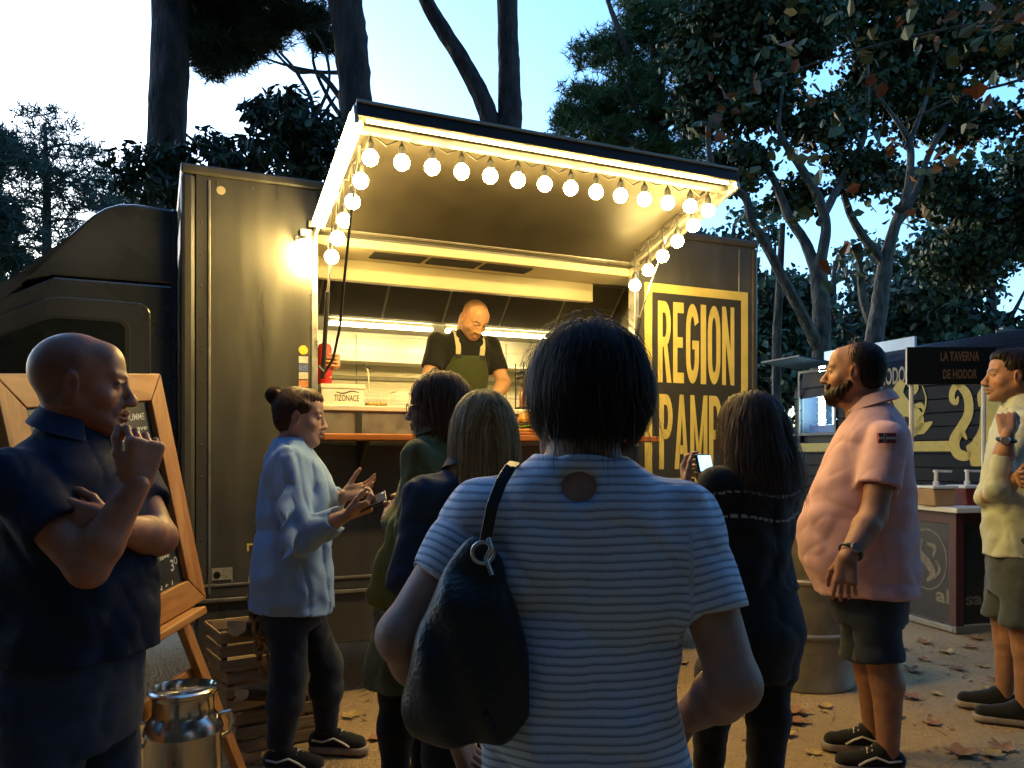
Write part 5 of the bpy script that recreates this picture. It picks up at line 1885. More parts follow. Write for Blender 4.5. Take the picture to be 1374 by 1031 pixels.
# ================================================================== girl in the denim jacket
P = Person('person', 'person with straight light brown hair in a dark denim jacket', (-0.115, 2.38, 0), 98, (0.42, 0.25, 0.17), 15)
secE = [(1.29, 0, 0, 0.060, 0.058), (1.265, 0, 0, 0.10, 0.075), (1.23, 0, 0, 0.14, 0.092), (1.17, 0, 0, 0.162, 0.105), (1.05, 0, 0.005, 0.165, 0.115), (0.92, 0, 0.005, 0.158, 0.115), (0.78, 0, 0, 0.166, 0.12), (0.68, 0, 0, 0.172, 0.125)]
shR, elR, wrR = P.r(0.15, 0, 1.20), P.r(0.20, -0.02, 0.95), P.r(0.14, 0.15, 0.86)
shL, elL, wrL = P.r(-0.15, 0, 1.20), P.r(-0.205, -0.02, 0.95), P.r(-0.16, 0.16, 0.88)
jersey(P, 'jacket', f_jacket, secE, [(shR, elR, 0.062, 0.052, 1.0, wrR, 0.042, 0.95), (shL, elL, 0.062, 0.052, 1.0, wrL, 0.042, 0.95)], ((0, 0, 0.70), (0, 0, -1)), 0.009, 51, 0.005, noise=0.008)
collar(P, P.r(0, 0, 1.28), 0.070, 0.064, 0.035, f_jacket, 0.2, 70, 0.026)
P.hand('R', wrR, P.r(-0.3, 0.9, 0.1), P.r(-0.8, -0.3, 0.2), 0.9, curl=(35, 45, 30))
P.hand('L', wrL, P.r(0.3, 0.9, 0.1), P.r(0.8, -0.3, 0.2), 0.9, curl=(35, 45, 30))
v = Vol((-0.2, -0.2, 1.18), (0.2, 0.2, 1.4), 0.009)
v.cone(P.r(0, 0, 1.24), P.r(0, 0.015, 1.36), 0.056, 0.048, 0.03)
P.add_skin(*v.mesh())
arm_skin(P, elR, elR + (wrR - elR) * 0.5, wrR, 0.03, 0.03, 0.023, 0.009)
arm_skin(P, elL, elL + (wrL - elL) * 0.5, wrL, 0.03, 0.03, 0.023, 0.009)
P.head(P.r(0.030, 0.02, 1.378), yaw=6, pitch=-6, scale=0.98, fem=1.0)


def hb(v):
    v.ell((0, -0.018, 0.034), (0.088, 0.107, 0.094), 0.02)
    v.cone((0, -0.052, 0.0), (0, -0.066, -0.13), 0.080, 0.085, 0.05, flat=(0, 1, 0), fs=1.5)
    v.ell((0, 0.135, -0.045), (0.090, 0.085, 0.125), 0.012, 's')


se = flow_strands(1500, reg_full, SK, SKC, 0.31, P.rng, 14, 0.016, (0.0, 0), wave=0.002, jit=0.05)
hair_part(P, hb, [se], (0.17, 0.095, 0.036), (0.46, 0.29, 0.12), 0.0016, dark=0.6)
trousers(P, f_black, [(0.55, 0, 0, 0.14, 0.11), (0.68, 0, -0.01, 0.16, 0.12), (0.78, 0, 0, 0.15, 0.11)],
         [(P.r(0.08, 0, 0.66), P.r(0.085, 0.02, 0.41), P.r(0.085, 0.0, 0.07), 0.09, 0.066, 0.048, 2.0), (P.r(-0.08, 0, 0.66), P.r(-0.085, 0.02, 0.41), P.r(-0.085, 0.0, 0.07), 0.09, 0.066, 0.048, 2.0)], 0.8, h=0.012)
for sx in (1, -1):
    shoe(P, P.r(0.085 * sx, 0, 0), P.r(0.1 * sx, 1, 0), 0.24, f_shoe, f_sole)
P.finish()

# ================================================================== woman in black with a phone
P = Person('person', 'woman in a black top with two thin white stripes, photographing with her phone', (0.815, 2.72, 0), 118, (0.42, 0.25, 0.17), 16)
secG = [(1.31, 0, 0, 0.060, 0.058), (1.285, 0, 0, 0.10, 0.075), (1.25, 0, 0, 0.14, 0.094), (1.19, 0, 0, 0.16, 0.108), (1.08, 0, 0.01, 0.158, 0.125), (0.98, 0, 0.005, 0.145, 0.118), (0.90, 0, 0, 0.150, 0.12), (0.80, 0, -0.01, 0.165, 0.13)]
shR, elR, wrR = P.r(0.152, 0, 1.215), P.r(0.19, 0.06, 0.97), P.r(0.06, 0.25, 1.14)
shL, elL, wrL = P.r(-0.152, 0, 1.215), P.r(-0.185, 0.07, 1.0), P.r(-0.065, 0.25, 1.19)


def colG(V):
    z = V[:, 2]
    ztip = z + 0.01 * np.sin(V[:, 0] * 20)
    band_ = (np.abs(ztip - 1.185) < 0.0035) | (np.abs(ztip - 1.105) < 0.0035)
    dash = np.sin((V[:, 0] * 0.9 + V[:, 1] * 0.5) * 260) > -0.6
    return np.where((band_ & dash)[:, None], np.array((0.42, 0.40, 0.36)), np.array((0.010, 0.010, 0.011)))


jersey(P, 'top', fabric('black_stripe', (0.01, 0.01, 0.01), attr='Col'), secG, [(shR, elR, 0.064, 0.058, 0.62), (shL, elL, 0.064, 0.058, 0.62)], ((0, 0, 0.86), (0, 0, -1)), 0.0055, 61, 0.004, colG, noise=0.003)
arm_skin(P, shR, elR, wrR, 0.044, 0.036, 0.024, 0.007)
arm_skin(P, shL, elL, wrL, 0.044, 0.036, 0.024, 0.007)
P.hand('L', wrL, P.r(0.25, 0.45, 0.85), P.r(0.6, -0.75, 0.2), 0.92, curl=(30, 40, 25))
P.hand('R', wrR, P.r(-0.25, 0.45, 0.85), P.r(-0.6, -0.75, 0.2), 0.92, curl=(30, 40, 25))
v = Vol((-0.2, -0.2, 1.2), (0.2, 0.2, 1.42), 0.009)
v.cone(P.r(0, 0, 1.26), P.r(0, 0.015, 1.38), 0.056, 0.048, 0.03)
P.add_skin(*v.mesh())
P.head(P.r(0.005, 0.015, 1.395), yaw=8, pitch=-8, scale=0.98, fem=1.0)


def hb(v):
    v.ell((0, -0.018, 0.034), (0.094, 0.110, 0.095), 0.02)
    v.cone((0, -0.05, 0.0), (0, -0.058, -0.12), 0.092, 0.10, 0.05, flat=(0, 1, 0), fs=1.35)
    v.ell((0, 0.135, -0.045), (0.090, 0.085, 0.125), 0.012, 's')


sg_ = flow_strands(1500, reg_full, SK, SKC, 0.27, P.rng, 13, 0.022, (0.0, 0), wave=0.008, jit=0.08, bell=1.0)
hair_part(P, hb, [sg_], (0.035, 0.018, 0.010), (0.11, 0.055, 0.026), 0.0016)
trousers(P, f_black, [(0.56, 0, -0.01, 0.15, 0.12), (0.72, 0, -0.025, 0.172, 0.145), (0.84, 0, -0.01, 0.158, 0.125), (0.92, 0, 0, 0.146, 0.115)],
         [(P.r(0.085, -0.01, 0.70), P.w(1035, 900, 2.72), P.w(1022, 1080, 2.70), 0.10, 0.072, 0.055, 2.0), (P.r(-0.085, 0, 0.70), P.w(960, 900, 2.86), P.w(948, 1060, 2.95), 0.098, 0.070, 0.052, 2.0)], 0.92, seed=12)
for q in (P.w(1022, 1080, 2.70), P.w(948, 1060, 2.95)):
    shoe(P, q, P.r(0, 1, 0), 0.25, f_shoe, f_sole)
obj('belt_chain', MB().tube([P.w(988, 757, 2.56), P.w(990, 775, 2.55), P.w(986, 795, 2.56)], 0.003, 6), m_alu, P.root, 0, True)
P.finish()
pt = un(945, 622, 2.94)
phone = thing('phone', 'mobile phone with a lit blue screen raised by the woman in black', 'phone', pt)
PM = Matrix.Rotation(R(52), 4, 'Z') @ Matrix.Rotation(R(-12), 4, 'X')
obj('phone_body', MB().box(-0.060, 0.060, -0.004, 0.004, -0.033, 0.033, PM), m_phone, phone, 0.003)
obj('screen', MB().box(-0.052, 0.052, -0.0062, -0.0045, -0.029, 0.029, PM), m_screen, phone)

# ================================================================== big man in the pink polo
P = Person('person', 'bearded heavy man in a pink polo and dark shorts, looking towards the truck', (1.535, 3.42, 0), 156, (0.36, 0.17, 0.10), 17)
secH = [(1.535, 0, -0.01, 0.072, 0.074), (1.51, 0, -0.015, 0.108, 0.090), (1.465, 0, -0.02, 0.168, 0.118), (1.40, 0, -0.01, 0.205, 0.15), (1.28, 0, 0.01, 0.21, 0.185), (1.15, 0, 0.035, 0.215, 0.215), (1.03, 0, 0.055, 0.22, 0.24),
        (0.93, 0, 0.055, 0.222, 0.245), (0.84, 0, 0.04, 0.222, 0.235), (0.72, 0, 0.01, 0.22, 0.21)]
shL, elL, wrL = P.w(1190, 592, 3.22), P.w(1172, 692, 3.16), P.w(1137, 748, 3.06)
shR, elR, wrR = P.r(0.20, -0.01, 1.40), P.r(0.27, -0.01, 1.10), P.r(0.25, 0.12, 0.88)
hemH = (P.r(0, -0.2, 0.735), P.r(0, -0.36, -1.0))
jersey(P, 'polo_shirt', f_pink, secH, [(shL, elL, 0.082, 0.084, 0.62), (shR, elR, 0.082, 0.082, 0.62)], hemH, 0.0075, 71, 0.003, noise=0.0045)
collar(P, P.r(0, -0.006, 1.527), 0.080, 0.074, 0.040, f_pink, 0.30, 60, 0.030)
arm_skin(P, shL, elL, wrL, 0.060, 0.050, 0.034, 0.007)
arm_skin(P, shR, elR, wrR, 0.060, 0.050, 0.034, 0.008)
P.hand('L', wrL, np.array((-0.12, -0.1, -0.98)), np.array((0.4, 0.85, -0.1)), 1.05, curl=(18, 25, 20))
P.hand('R', wrR, P.r(-0.1, 0.2, -0.98), P.r(-0.9, 0.2, 0), 1.05, curl=(18, 25, 20))
d = (wrL - elL) / np.linalg.norm(wrL - elL)
wc = wrL - d * 0.03
s1 = np.cross(d, (0, 0, 1.0))
s1 /= np.linalg.norm(s1)
s2 = np.cross(d, s1)
w_ = obj('watch', MB().tube([wc + 0.039 * (math.cos(t) * s1 + math.sin(t) * s2) for t in np.linspace(0, 6.283, 22)], 0.010, 8, False), m_plastic, P.root, 0, True)
fc = np.array((-0.25, -0.95, 0.05))
fc = fc - d * (fc @ d)
fc /= np.linalg.norm(fc)
obj('watch_face', MB().lathe([(0.0, 0.008), (0.018, 0.007), (0.021, 0.0), (0.021, -0.006)], 16, M=Matrix.Translation(wc + fc * 0.044) @ Vector(fc).to_track_quat('Z', 'Y').to_matrix().to_4x4()), m_watch, w_, 0, True)
v = Vol((-0.2, -0.2, 1.38), (0.2, 0.2, 1.66), 0.009)
v.cone(P.r(0, -0.01, 1.45), P.r(0, 0.015, 1.60), 0.070, 0.062, 0.03)
P.add_skin(*v.mesh())
P.head(P.r(-0.01, 0.062, 1.668), yaw=-2, pitch=2, scale=1.08, fem=0, fat=0.5, stubble=0.8, brow=(0.02, 0.012, 0.008), nose=1.1)


def hb(v):
    v.ell((0, -0.030, 0.030), (0.082, 0.092, 0.090), 0.02)
    v.ell((0, -0.05, -0.03), (0.074, 0.06, 0.055), 0.03)
    v.ell((0, 0.135, 0.0), (0.115, 0.115, 0.115), 0.012, 's')
    v.ell((0.085, 0.0, -0.02), (0.03, 0.03, 0.045), 0.006, 's')
    v.ell((-0.085, 0.0, -0.02), (0.03, 0.03, 0.045), 0.006, 's')


sh_ = flow_strands(900, lambda d: (d[:, 1] < 0.30) & (d[:, 2] > -0.5) & ~((d[:, 1] > -0.25) & (d[:, 2] < 0.05)), SK, SKC, 0.035, P.rng, 5, 0.008, (0, 0), jit=0.25)
hair_part(P, hb, [sh_], (0.012, 0.008, 0.006), (0.035, 0.02, 0.012), 0.0013)


def beard(v):
    v.ell((0, 0.060, -0.098), (0.052, 0.050, 0.042), 0.02)
    for s in (-1, 1):
        v.cone((s * 0.066, 0.012, -0.05), (s * 0.045, 0.055, -0.09), 0.017, 0.028, 0.02)
    v.cone((-0.028, 0.090, -0.058), (0.028, 0.090, -0.058), 0.009, 0.009, 0.01)
    v.ell((0, 0.112, -0.0725), (0.019, 0.018, 0.009), 0.006, 's')


bs_ = P.rng.normal(size=(500, 3)) * np.array((0.024, 0.016, 0.017)) + np.array((0, 0.072, -0.108))
bd = np.stack([bs_ + (bs_ - np.array((0, 0.04, -0.06))) * t for t in np.linspace(0, 0.16, 4)], 1)
hair_part(P, beard, [bd], (0.012, 0.008, 0.006), (0.05, 0.026, 0.014), 0.0012, 'beard', 0.005)
trousers(P, f_shorts, [(0.60, 0, 0, 0.17, 0.15), (0.76, 0, 0, 0.188, 0.165), (0.90, 0, 0.02, 0.185, 0.175), (1.0, 0, 0.03, 0.18, 0.17)],
         [(P.r(-0.10, -0.01, 0.74), P.w(1180, 885, 3.32), P.w(1188, 985, 3.30), 0.100, 0.092, 0.09, 1.02), (P.r(0.10, 0.03, 0.74), P.w(1158, 880, 3.52), P.w(1166, 975, 3.54), 0.100, 0.09, 0.088, 1.02)], 1.0, name='shorts', seed=14)
for kn, an in ((P.w(1180, 875, 3.32), P.w(1192, 990, 3.30)), (P.w(1158, 870, 3.52), P.w(1172, 975, 3.54))):
    leg_skin(P, kn, np.array((an[0], an[1], 0.06)), 0.062, 0.066, 0.040, back=-P.r(0, 0.02, 0))
    shoe(P, an, (-1, 0.12), 0.29, f_shoe, f_sole, f_lace, f_lace)
# flag patch on the sleeve
pc = P.w(1190, 588, 3.125)
FX = Matrix.Translation(pc) @ Matrix.Rotation(R(-2), 4, 'Z')
fl = obj('sleeve_patch', MB().box(-0.033, 0.033, -0.004, 0.012, -0.020, 0.020, FX), mat('patch_red', (0.22, 0.03, 0.035), 0.8), P.root)
obj('patch_cross', MB().box(-0.014, -0.004, -0.0062, -0.0042, -0.0195, 0.0195, FX).box(-0.0325, -0.0142, -0.0062, -0.0042, -0.0045, 0.0045, FX).box(-0.0038, 0.0325, -0.0062, -0.0042, -0.0045, 0.0045, FX), mat('patch_white', (0.55, 0.52, 0.48), 0.8), fl)
obj('patch_cross', MB().box(-0.011, -0.007, -0.0075, -0.0063, -0.0195, 0.0195, FX), m_ink, fl)
P.finish()

# ================================================================== man in the pale shirt with folded arms
P = Person('person', 'man in a pale long sleeved shirt and grey shorts, fist under his chin', (2.53, 3.97, 0), 158, (0.38, 0.19, 0.11), 18)
secI = [(1.575, 0, 0, 0.068, 0.068), (1.55, 0, -0.005, 0.115, 0.085), (1.51, 0, -0.005, 0.165, 0.105), (1.44, 0, 0.0, 0.195, 0.13), (1.30, 0, 0.01, 0.195, 0.145), (1.15, 0, 0.015, 0.185, 0.148), (1.0, 0, 0.015, 0.185, 0.15), (0.86, 0, 0.01, 0.192, 0.155), (0.78, 0, 0, 0.196, 0.158)]
shL, elL, wrL = P.r(-0.18, 0.0, 1.46), P.w(1352, 640, 3.62), P.w(1354, 585, 3.60)
shR, elR, wrR = P.r(0.18, 0.0, 1.46), P.r(0.19, 0.22, 1.20), P.w(1352, 648, 3.66)
elL = P.w(1338, 655, 3.70)
wrL = P.w(1352, 582, 3.66)
elR = P.w(1322, 668, 3.98)
wrR = P.w(1368, 640, 3.62)
jersey(P, 'shirt', f_mint, secI, [(shL, elL, 0.068, 0.050, 1.0, wrL, 0.046, 0.62), (shR, elR, 0.066, 0.046, 1.0, wrR, 0.044, 0.45)], ((P.r(0, 0, 0.82)), (P.r(0, -0.08, -1))), 0.008, 81, 0.004, noise=0.008)
collar(P, P.r(0, 0.0, 1.568), 0.072, 0.066, 0.040, f_mint, 0.30, 60, 0.026)
arm_skin(P, elL, elL + (wrL - elL) * 0.5, wrL, 0.042, 0.040, 0.030, 0.007)
arm_skin(P, elR, elR + (wrR - elR) * 0.5, wrR, 0.042, 0.040, 0.030, 0.007)
P.hand('L', wrL, np.array((0.12, 0.35, 0.95)), np.array((0.5, 0.8, -0.1)), 1.0, curls=[(55, 75, 40)] * 4, thumb=(20, 15, 20))
P.hand('R', wrR, P.r(-0.95, 0.1, -0.1), P.r(0, -0.9, 0.2), 1.0, curl=(25, 30, 25))
d = (wrL - elL) / np.linalg.norm(wrL - elL)
wc = wrL - d * 0.03
s1 = np.cross(d, (0, 1.0, 0))
s1 /= np.linalg.norm(s1)
s2 = np.cross(d, s1)
w_ = obj('watch', MB().tube([wc + 0.035 * (math.cos(t) * s1 + math.sin(t) * s2) for t in np.linspace(0, 6.283, 22)], 0.010, 8, False), m_plastic, P.root, 0, True)
fc = np.array((-0.6, -0.8, 0.05))
fc = fc - d * (fc @ d)
fc /= np.linalg.norm(fc)
obj('watch_face', MB().lathe([(0.0, 0.008), (0.018, 0.007), (0.021, 0.0), (0.021, -0.006)], 16, M=Matrix.Translation(wc + fc * 0.042) @ Vector(fc).to_track_quat('Z', 'Y').to_matrix().to_4x4()), m_watch, w_, 0, True)
v = Vol((-0.2, -0.2, 1.4), (0.2, 0.2, 1.7), 0.009)
v.cone(P.r(0, 0, 1.50), P.r(0, 0.02, 1.64), 0.066, 0.058, 0.03)
P.add_skin(*v.mesh())
P.head(P.r(-0.0, 0.035, 1.705), yaw=4, pitch=2, scale=1.08, fem=0, stubble=0.45, brow=(0.02, 0.012, 0.008), nose=1.1)


def hb(v):
    v.ell((0, -0.020, 0.040), (0.084, 0.102, 0.090), 0.02)
    v.ell((0, 0.045, 0.088), (0.06, 0.045, 0.032), 0.02)
    v.ell((0, -0.055, -0.01), (0.074, 0.055, 0.05), 0.03)
    v.ell((0, 0.14, -0.04), (0.115, 0.115, 0.105), 0.012, 's')
    v.ell((0.085, 0.0, -0.02), (0.03, 0.03, 0.045), 0.006, 's')
    v.ell((-0.085, 0.0, -0.02), (0.03, 0.03, 0.045), 0.006, 's')


si = flow_strands(900, lambda d: ~((d[:, 1] > 0.45) & (d[:, 2] < 0.6)) & (d[:, 2] > -0.3) & ~((d[:, 1] > -0.2) & (d[:, 2] < 0.15)), SK, SKC, 0.04, P.rng, 5, 0.016, (0, 0), jit=0.3, fwd=0.3)
hair_part(P, hb, [si], (0.012, 0.008, 0.006), (0.03, 0.018, 0.011), 0.0014)
trousers(P, f_grey, [(0.62, 0, 0, 0.16, 0.14), (0.78, 0, 0, 0.185, 0.15), (0.92, 0, 0, 0.18, 0.145)],
         [(P.r(-0.10, 0, 0.76), P.r(-0.11, 0.02, 0.50), P.r(-0.11, 0, 0.08), 0.105, 0.085, 0.082, 1.05), (P.r(0.10, 0.03, 0.76), P.r(0.11, 0.06, 0.50), P.r(0.11, 0.05, 0.08), 0.105, 0.085, 0.082, 1.05)], 0.92, name='shorts', seed=15)
for kn, an in ((P.r(-0.11, 0.02, 0.50), P.r(-0.11, 0.0, 0.06)), (P.r(0.11, 0.06, 0.50), P.r(0.11, 0.05, 0.06))):
    leg_skin(P, kn, an, 0.058, 0.062, 0.038, back=-P.r(0, 0.02, 0))
    shoe(P, an, P.r(0.05, 1, 0), 0.29, f_shoe, f_sole)
P.finish()

# ================================================================== cook behind the counter
def tw(s, w, z):
    return np.array(TRUCK_M @ Vector((s, w, z)))


P = Person('person', 'bald cook in a black T-shirt and green apron with cream straps, looking down', tuple(tw(1.01, 0.86, 0.70)), -64, (0.50, 0.27, 0.15), 19)
secF = [(1.45, 0, 0.10, 0.070, 0.068), (1.425, 0, 0.095, 0.12, 0.09), (1.39, 0, 0.085, 0.17, 0.11), (1.32, 0, 0.07, 0.195, 0.13), (1.2, 0, 0.045, 0.19, 0.14), (1.08, 0, 0.02, 0.175, 0.135), (0.95, 0, 0, 0.175, 0.135), (0.84, 0, -0.01, 0.18, 0.135)]
shR, elR, wrR = P.r(0.195, 0.075, 1.36), P.r(0.275, 0.13, 1.10), P.r(0.14, 0.30, 0.98)
shL, elL, wrL = P.r(-0.195, 0.075, 1.36), P.r(-0.275, 0.13, 1.10), P.r(-0.13, 0.30, 0.98)
jersey(P, 'shirt', f_black, secF, [(shR, elR, 0.072, 0.068, 0.68), (shL, elL, 0.072, 0.068, 0.68)], ((0, 0, 0.86), (0, 0, -1)), 0.009, 91, 0.004, noise=0.004, neck=(P.r(0, 0.135, 1.47), (0.06, 0.06, 0.055)))
arm_skin(P, shR, elR, wrR, 0.056, 0.046, 0.031, 0.007)
arm_skin(P, shL, elL, wrL, 0.056, 0.046, 0.031, 0.007)
P.hand('R', wrR, P.r(-0.35, 0.7, -0.6), P.r(-0.4, -0.3, -0.8), 1.0, curl=(30, 35, 25))
P.hand('L', wrL, P.r(0.35, 0.7, -0.6), P.r(0.4, -0.3, -0.8), 1.0, curl=(30, 35, 25))
v = Vol((-0.25, -0.25, 1.3), (0.25, 0.25, 1.62), 0.009)
v.cone(P.r(0, 0.09, 1.38), P.r(0, 0.15, 1.52), 0.072, 0.062, 0.03)
P.add_skin(*v.mesh())
P.head(P.r(-0.02, 0.215, 1.515), yaw=8, pitch=-40, roll=-4, scale=1.04, fem=0, fat=0.3, stubble=0.65, scalp=0.3, brow=(0.04, 0.025, 0.015))
# apron: bib, skirt and two straps
va = Vol((-0.3, -0.3, 0.35), (0.3, 0.3, 1.45), 0.010)
va.stack([(0.40, 0, -0.01, 0.200, 0.152), (0.84, 0, -0.01, 0.192, 0.148), (0.95, 0, 0, 0.185, 0.147), (1.08, 0, 0.02, 0.185, 0.147), (1.2, 0, 0.045, 0.20, 0.152), (1.27, 0, 0.06, 0.205, 0.146)], P.f, 0.02)
pq = P.r(0, 0.02, 0)
va.cut(P.r(0, 0.02, 1.0), -P.r(0, 1, 0.1))
for s in (-1, 1):
    va.cut(P.r(s * 0.135, 0, 1.22), P.r(s * 1.0, 0, 0.45))
P.cloth('apron', va, f_apron)
for s in (-1, 1):
    pts = [P.r(s * 0.085, 0.185, 1.26), P.r(s * 0.088, 0.196, 1.32), P.r(s * 0.092, 0.183, 1.38), P.r(s * 0.088, 0.15, 1.425), P.r(s * 0.085, 0.10, 1.448), P.r(s * 0.07, 0.04, 1.43), P.r(s * 0.03, -0.03, 1.36), P.r(-s * 0.03, -0.06, 1.25)]
    mb = MB()
    for i in range(len(pts) - 1):
        mb.bar(pts[i], Vector(pts[i + 1]) + (Vector(pts[i + 1]) - Vector(pts[i])) * 0.05, 0.036, 0.006, P.r(0, 1, 0.6) if i < 3 else (0, 0, 1))
    so = obj('apron_strap', mb, f_strap, P.root, 0.002)
    obj('strap_buckle', MB().bar(P.r(s * 0.085, 0.19, 1.245), P.r(s * 0.085, 0.196, 1.275), 0.044, 0.012, P.r(0, 1, 0.2)), m_plastic, so, 0.002)
trousers(P, f_black, [(0.70, 0, 0, 0.16, 0.13), (0.82, 0, -0.01, 0.178, 0.14), (0.92, 0, -0.01, 0.172, 0.135)],
         [(P.r(0.09, 0, 0.80), P.r(0.1, 0.02, 0.46), P.r(0.1, 0, 0.07), 0.10, 0.075, 0.06, 1.97), (P.r(-0.09, 0, 0.80), P.r(-0.1, 0.02, 0.46), P.r(-0.1, 0, 0.07), 0.10, 0.075, 0.06, 1.97)], 0.9, h=0.013)
for sx in (1, -1):
    shoe(P, P.r(0.1 * sx, 0, 0), P.r(0.1 * sx, 1, 0), 0.28, f_shoe, f_sole)
P.finish()

# ================================================================== second worker, hidden by the wall but for one hand
P = Person('person', 'worker mostly hidden inside the truck whose hand holds a red bottle', tuple(tw(-0.40, 0.62, 0.70)), 24, (0.50, 0.27, 0.15), 20)
secJ = [(1.40, 0, 0.0, 0.066, 0.066), (1.37, 0, 0.0, 0.115, 0.085), (1.33, 0, 0, 0.16, 0.105), (1.2, 0, 0, 0.185, 0.13), (1.0, 0, 0, 0.17, 0.13), (0.84, 0, 0, 0.18, 0.135)]
shR, elR, wrR = P.r(0.18, 0, 1.30), P.r(0.16, 0.20, 1.08), P.r(0.31, 0.425, 1.13)
shL, elL, wrL = P.r(-0.18, 0, 1.30), P.r(-0.22, 0, 1.04), P.r(-0.2, 0.1, 0.84)
jersey(P, 'shirt', f_black, secJ, [(shR, elR, 0.066, 0.062, 0.6), (shL, elL, 0.066, 0.062, 0.6)], ((0, 0, 0.86), (0, 0, -1)), 0.012, 95, 0.004)
arm_skin(P, shR, elR, wrR, 0.052, 0.044, 0.030, 0.008)
arm_skin(P, shL, elL, wrL, 0.052, 0.044, 0.030, 0.010)
P.hand('R', wrR, P.r(0.95, 0.15, 0.12), P.r(0.0, -1.0, 0.0), 1.0, curls=[(60, 45, 20), (62, 45, 20), (64, 45, 20), (66, 45, 20)], thumb=(60, 10, 10))
P.hand('L', wrL, P.r(0, 0.2, -1), P.r(0.9, 0, 0), 1.0)
P.head(P.r(0, 0.02, 1.54), scale=1.0, stubble=0.3, scalp=0.8, h=0.008)
v = Vol((-0.2, -0.2, 1.3), (0.2, 0.2, 1.56), 0.01)
v.cone(P.r(0, 0, 1.34), P.r(0, 0.01, 1.5), 0.064, 0.058, 0.03)
P.add_skin(*v.mesh())
trousers(P, f_black, [(0.70, 0, 0, 0.16, 0.13), (0.82, 0, -0.01, 0.178, 0.14), (0.92, 0, -0.01, 0.172, 0.135)],
         [(P.r(0.09, 0, 0.80), P.r(0.1, 0.02, 0.46), P.r(0.1, 0, 0.07), 0.10, 0.075, 0.06, 1.97), (P.r(-0.09, 0, 0.80), P.r(-0.1, 0.02, 0.46), P.r(-0.1, 0, 0.07), 0.10, 0.075, 0.06, 1.97)], 0.9, h=0.015)
for sx in (1, -1):
    shoe(P, P.r(0.1 * sx, 0, 0), P.r(0.1 * sx, 1, 0), 0.28, f_shoe, f_sole, h=0.01)
P.finish()
hc = P.loc + wrR + P.r(0.062, -0.054, -0.07)
rb_ = thing('sauce_bottle', 'red squeeze bottle gripped by the hand at the hatch edge', 'bottle', hc)
obj('bottle_body', MB().lathe([(0.0, -0.06), (0.038, -0.058), (0.041, -0.03), (0.041, 0.15), (0.034, 0.172), (0.014, 0.182)], 20), m_red, rb_, 0, True)
obj('nozzle', MB().lathe([(0.014, 0.183), (0.010, 0.195), (0.003, 0.22)], 12), m_red, rb_, 0, True)
# ------------------------------------------------------------------ things on the serving shelf and worktop
def tw4(s, w, z):
    return TRUCK_M @ Vector((s, w, z))


def wire_basket(s, w, label, hs):
    t = thing('fryer_basket', label, 'fryer basket', tw4(s, w, 1.586), TA)
    mb = MB()
    L0, W0, Hh = 0.105, 0.07, 0.09
    for z, g in ((0.0, 0.8), (Hh, 1.0)):
        c = [(-L0 * g, -W0 * g, z + 0.003), (L0 * g, -W0 * g, z + 0.003), (L0 * g, W0 * g, z + 0.003), (-L0 * g, W0 * g, z + 0.003)]
        for i in range(4):
            mb.tube([c[i], c[(i + 1) % 4]], 0.003, 5)
    obj('rim', mb, m_steel, t)
    mb = MB()
    for k in range(9):
        x = -1 + 2 * k / 8
        for sg in (-1, 1):
            mb.tube([(x * L0 * 0.8, sg * W0 * 0.8, 0.003), (x * L0, sg * W0, Hh)], 0.0012, 4)
    for k in range(6):
        y = -1 + 2 * k / 5
        for sg in (-1, 1):
            mb.tube([(sg * L0 * 0.8, y * W0 * 0.8, 0.003), (sg * L0, y * W0, Hh)], 0.0012, 4)
        mb.tube([(-L0 * 0.8, y * W0 * 0.8, 0.003), (L0 * 0.8, y * W0 * 0.8, 0.003)], 0.0012, 4)
    tag(obj('mesh_wire', mb, m_steel, t), kind='stuff')
    obj('handle', MB().tube([(L0 * hs, 0, Hh), (L0 * hs, 0.01, Hh + 0.10), (L0 * hs * 1.1, 0.02, Hh + 0.14)], 0.0045, 6), m_steel, t, 0, True)
    obj('grip', MB().bar((L0 * hs * 0.7, 0.02, Hh + 0.138), (L0 * hs * 1.6, 0.03, Hh + 0.165), 0.03, 0.012), m_plastic, t, 0.003)
    obj('fries', MB().box(-0.06, 0.06, -0.04, 0.04, 0.008, 0.03), mat('fries', (0.5, 0.3, 0.07), 0.7, 0, 0.4, 60, 1.0, 90), t, 0.01)


wire_basket(0.28, 0.30, 'wire fryer basket standing next to the white lettered box', -0.4)
wire_basket(0.60, 0.30, 'larger wire fryer basket between the white box and the cook', 0.35)
bx_ = thing('cardboard_box', 'white lettered box on the worktop at the hatch edge', 'box', tw4(0.075, 0.24, 1.586), TA)
obj('box_body', MB().box(-0.14, 0.10, -0.08, 0.09, 0.0, 0.095), m_paper, bx_, 0.003)
obj('box_lid', MB().box(-0.145, 0.105, -0.085, 0.095, 0.0955, 0.12), m_paper, bx_, 0.003)
text_part('lettering', 'TIZONACE', 0.04, m_ink, bx_, (-0.07, -0.0815, 0.025), (1, 0, 0), (0, 0, 1), 0.01, 0.14, 0.035)
mb = MB()
stroke_part(mb, [(-0.06, 0.075), (-0.02, 0.068), (0.03, 0.082), (0.07, 0.074)], [0.004, 0.007, 0.007, 0.003], lambda x, z: (x, -0.0815, z))
obj('print_mark', mb, m_ink, bx_)

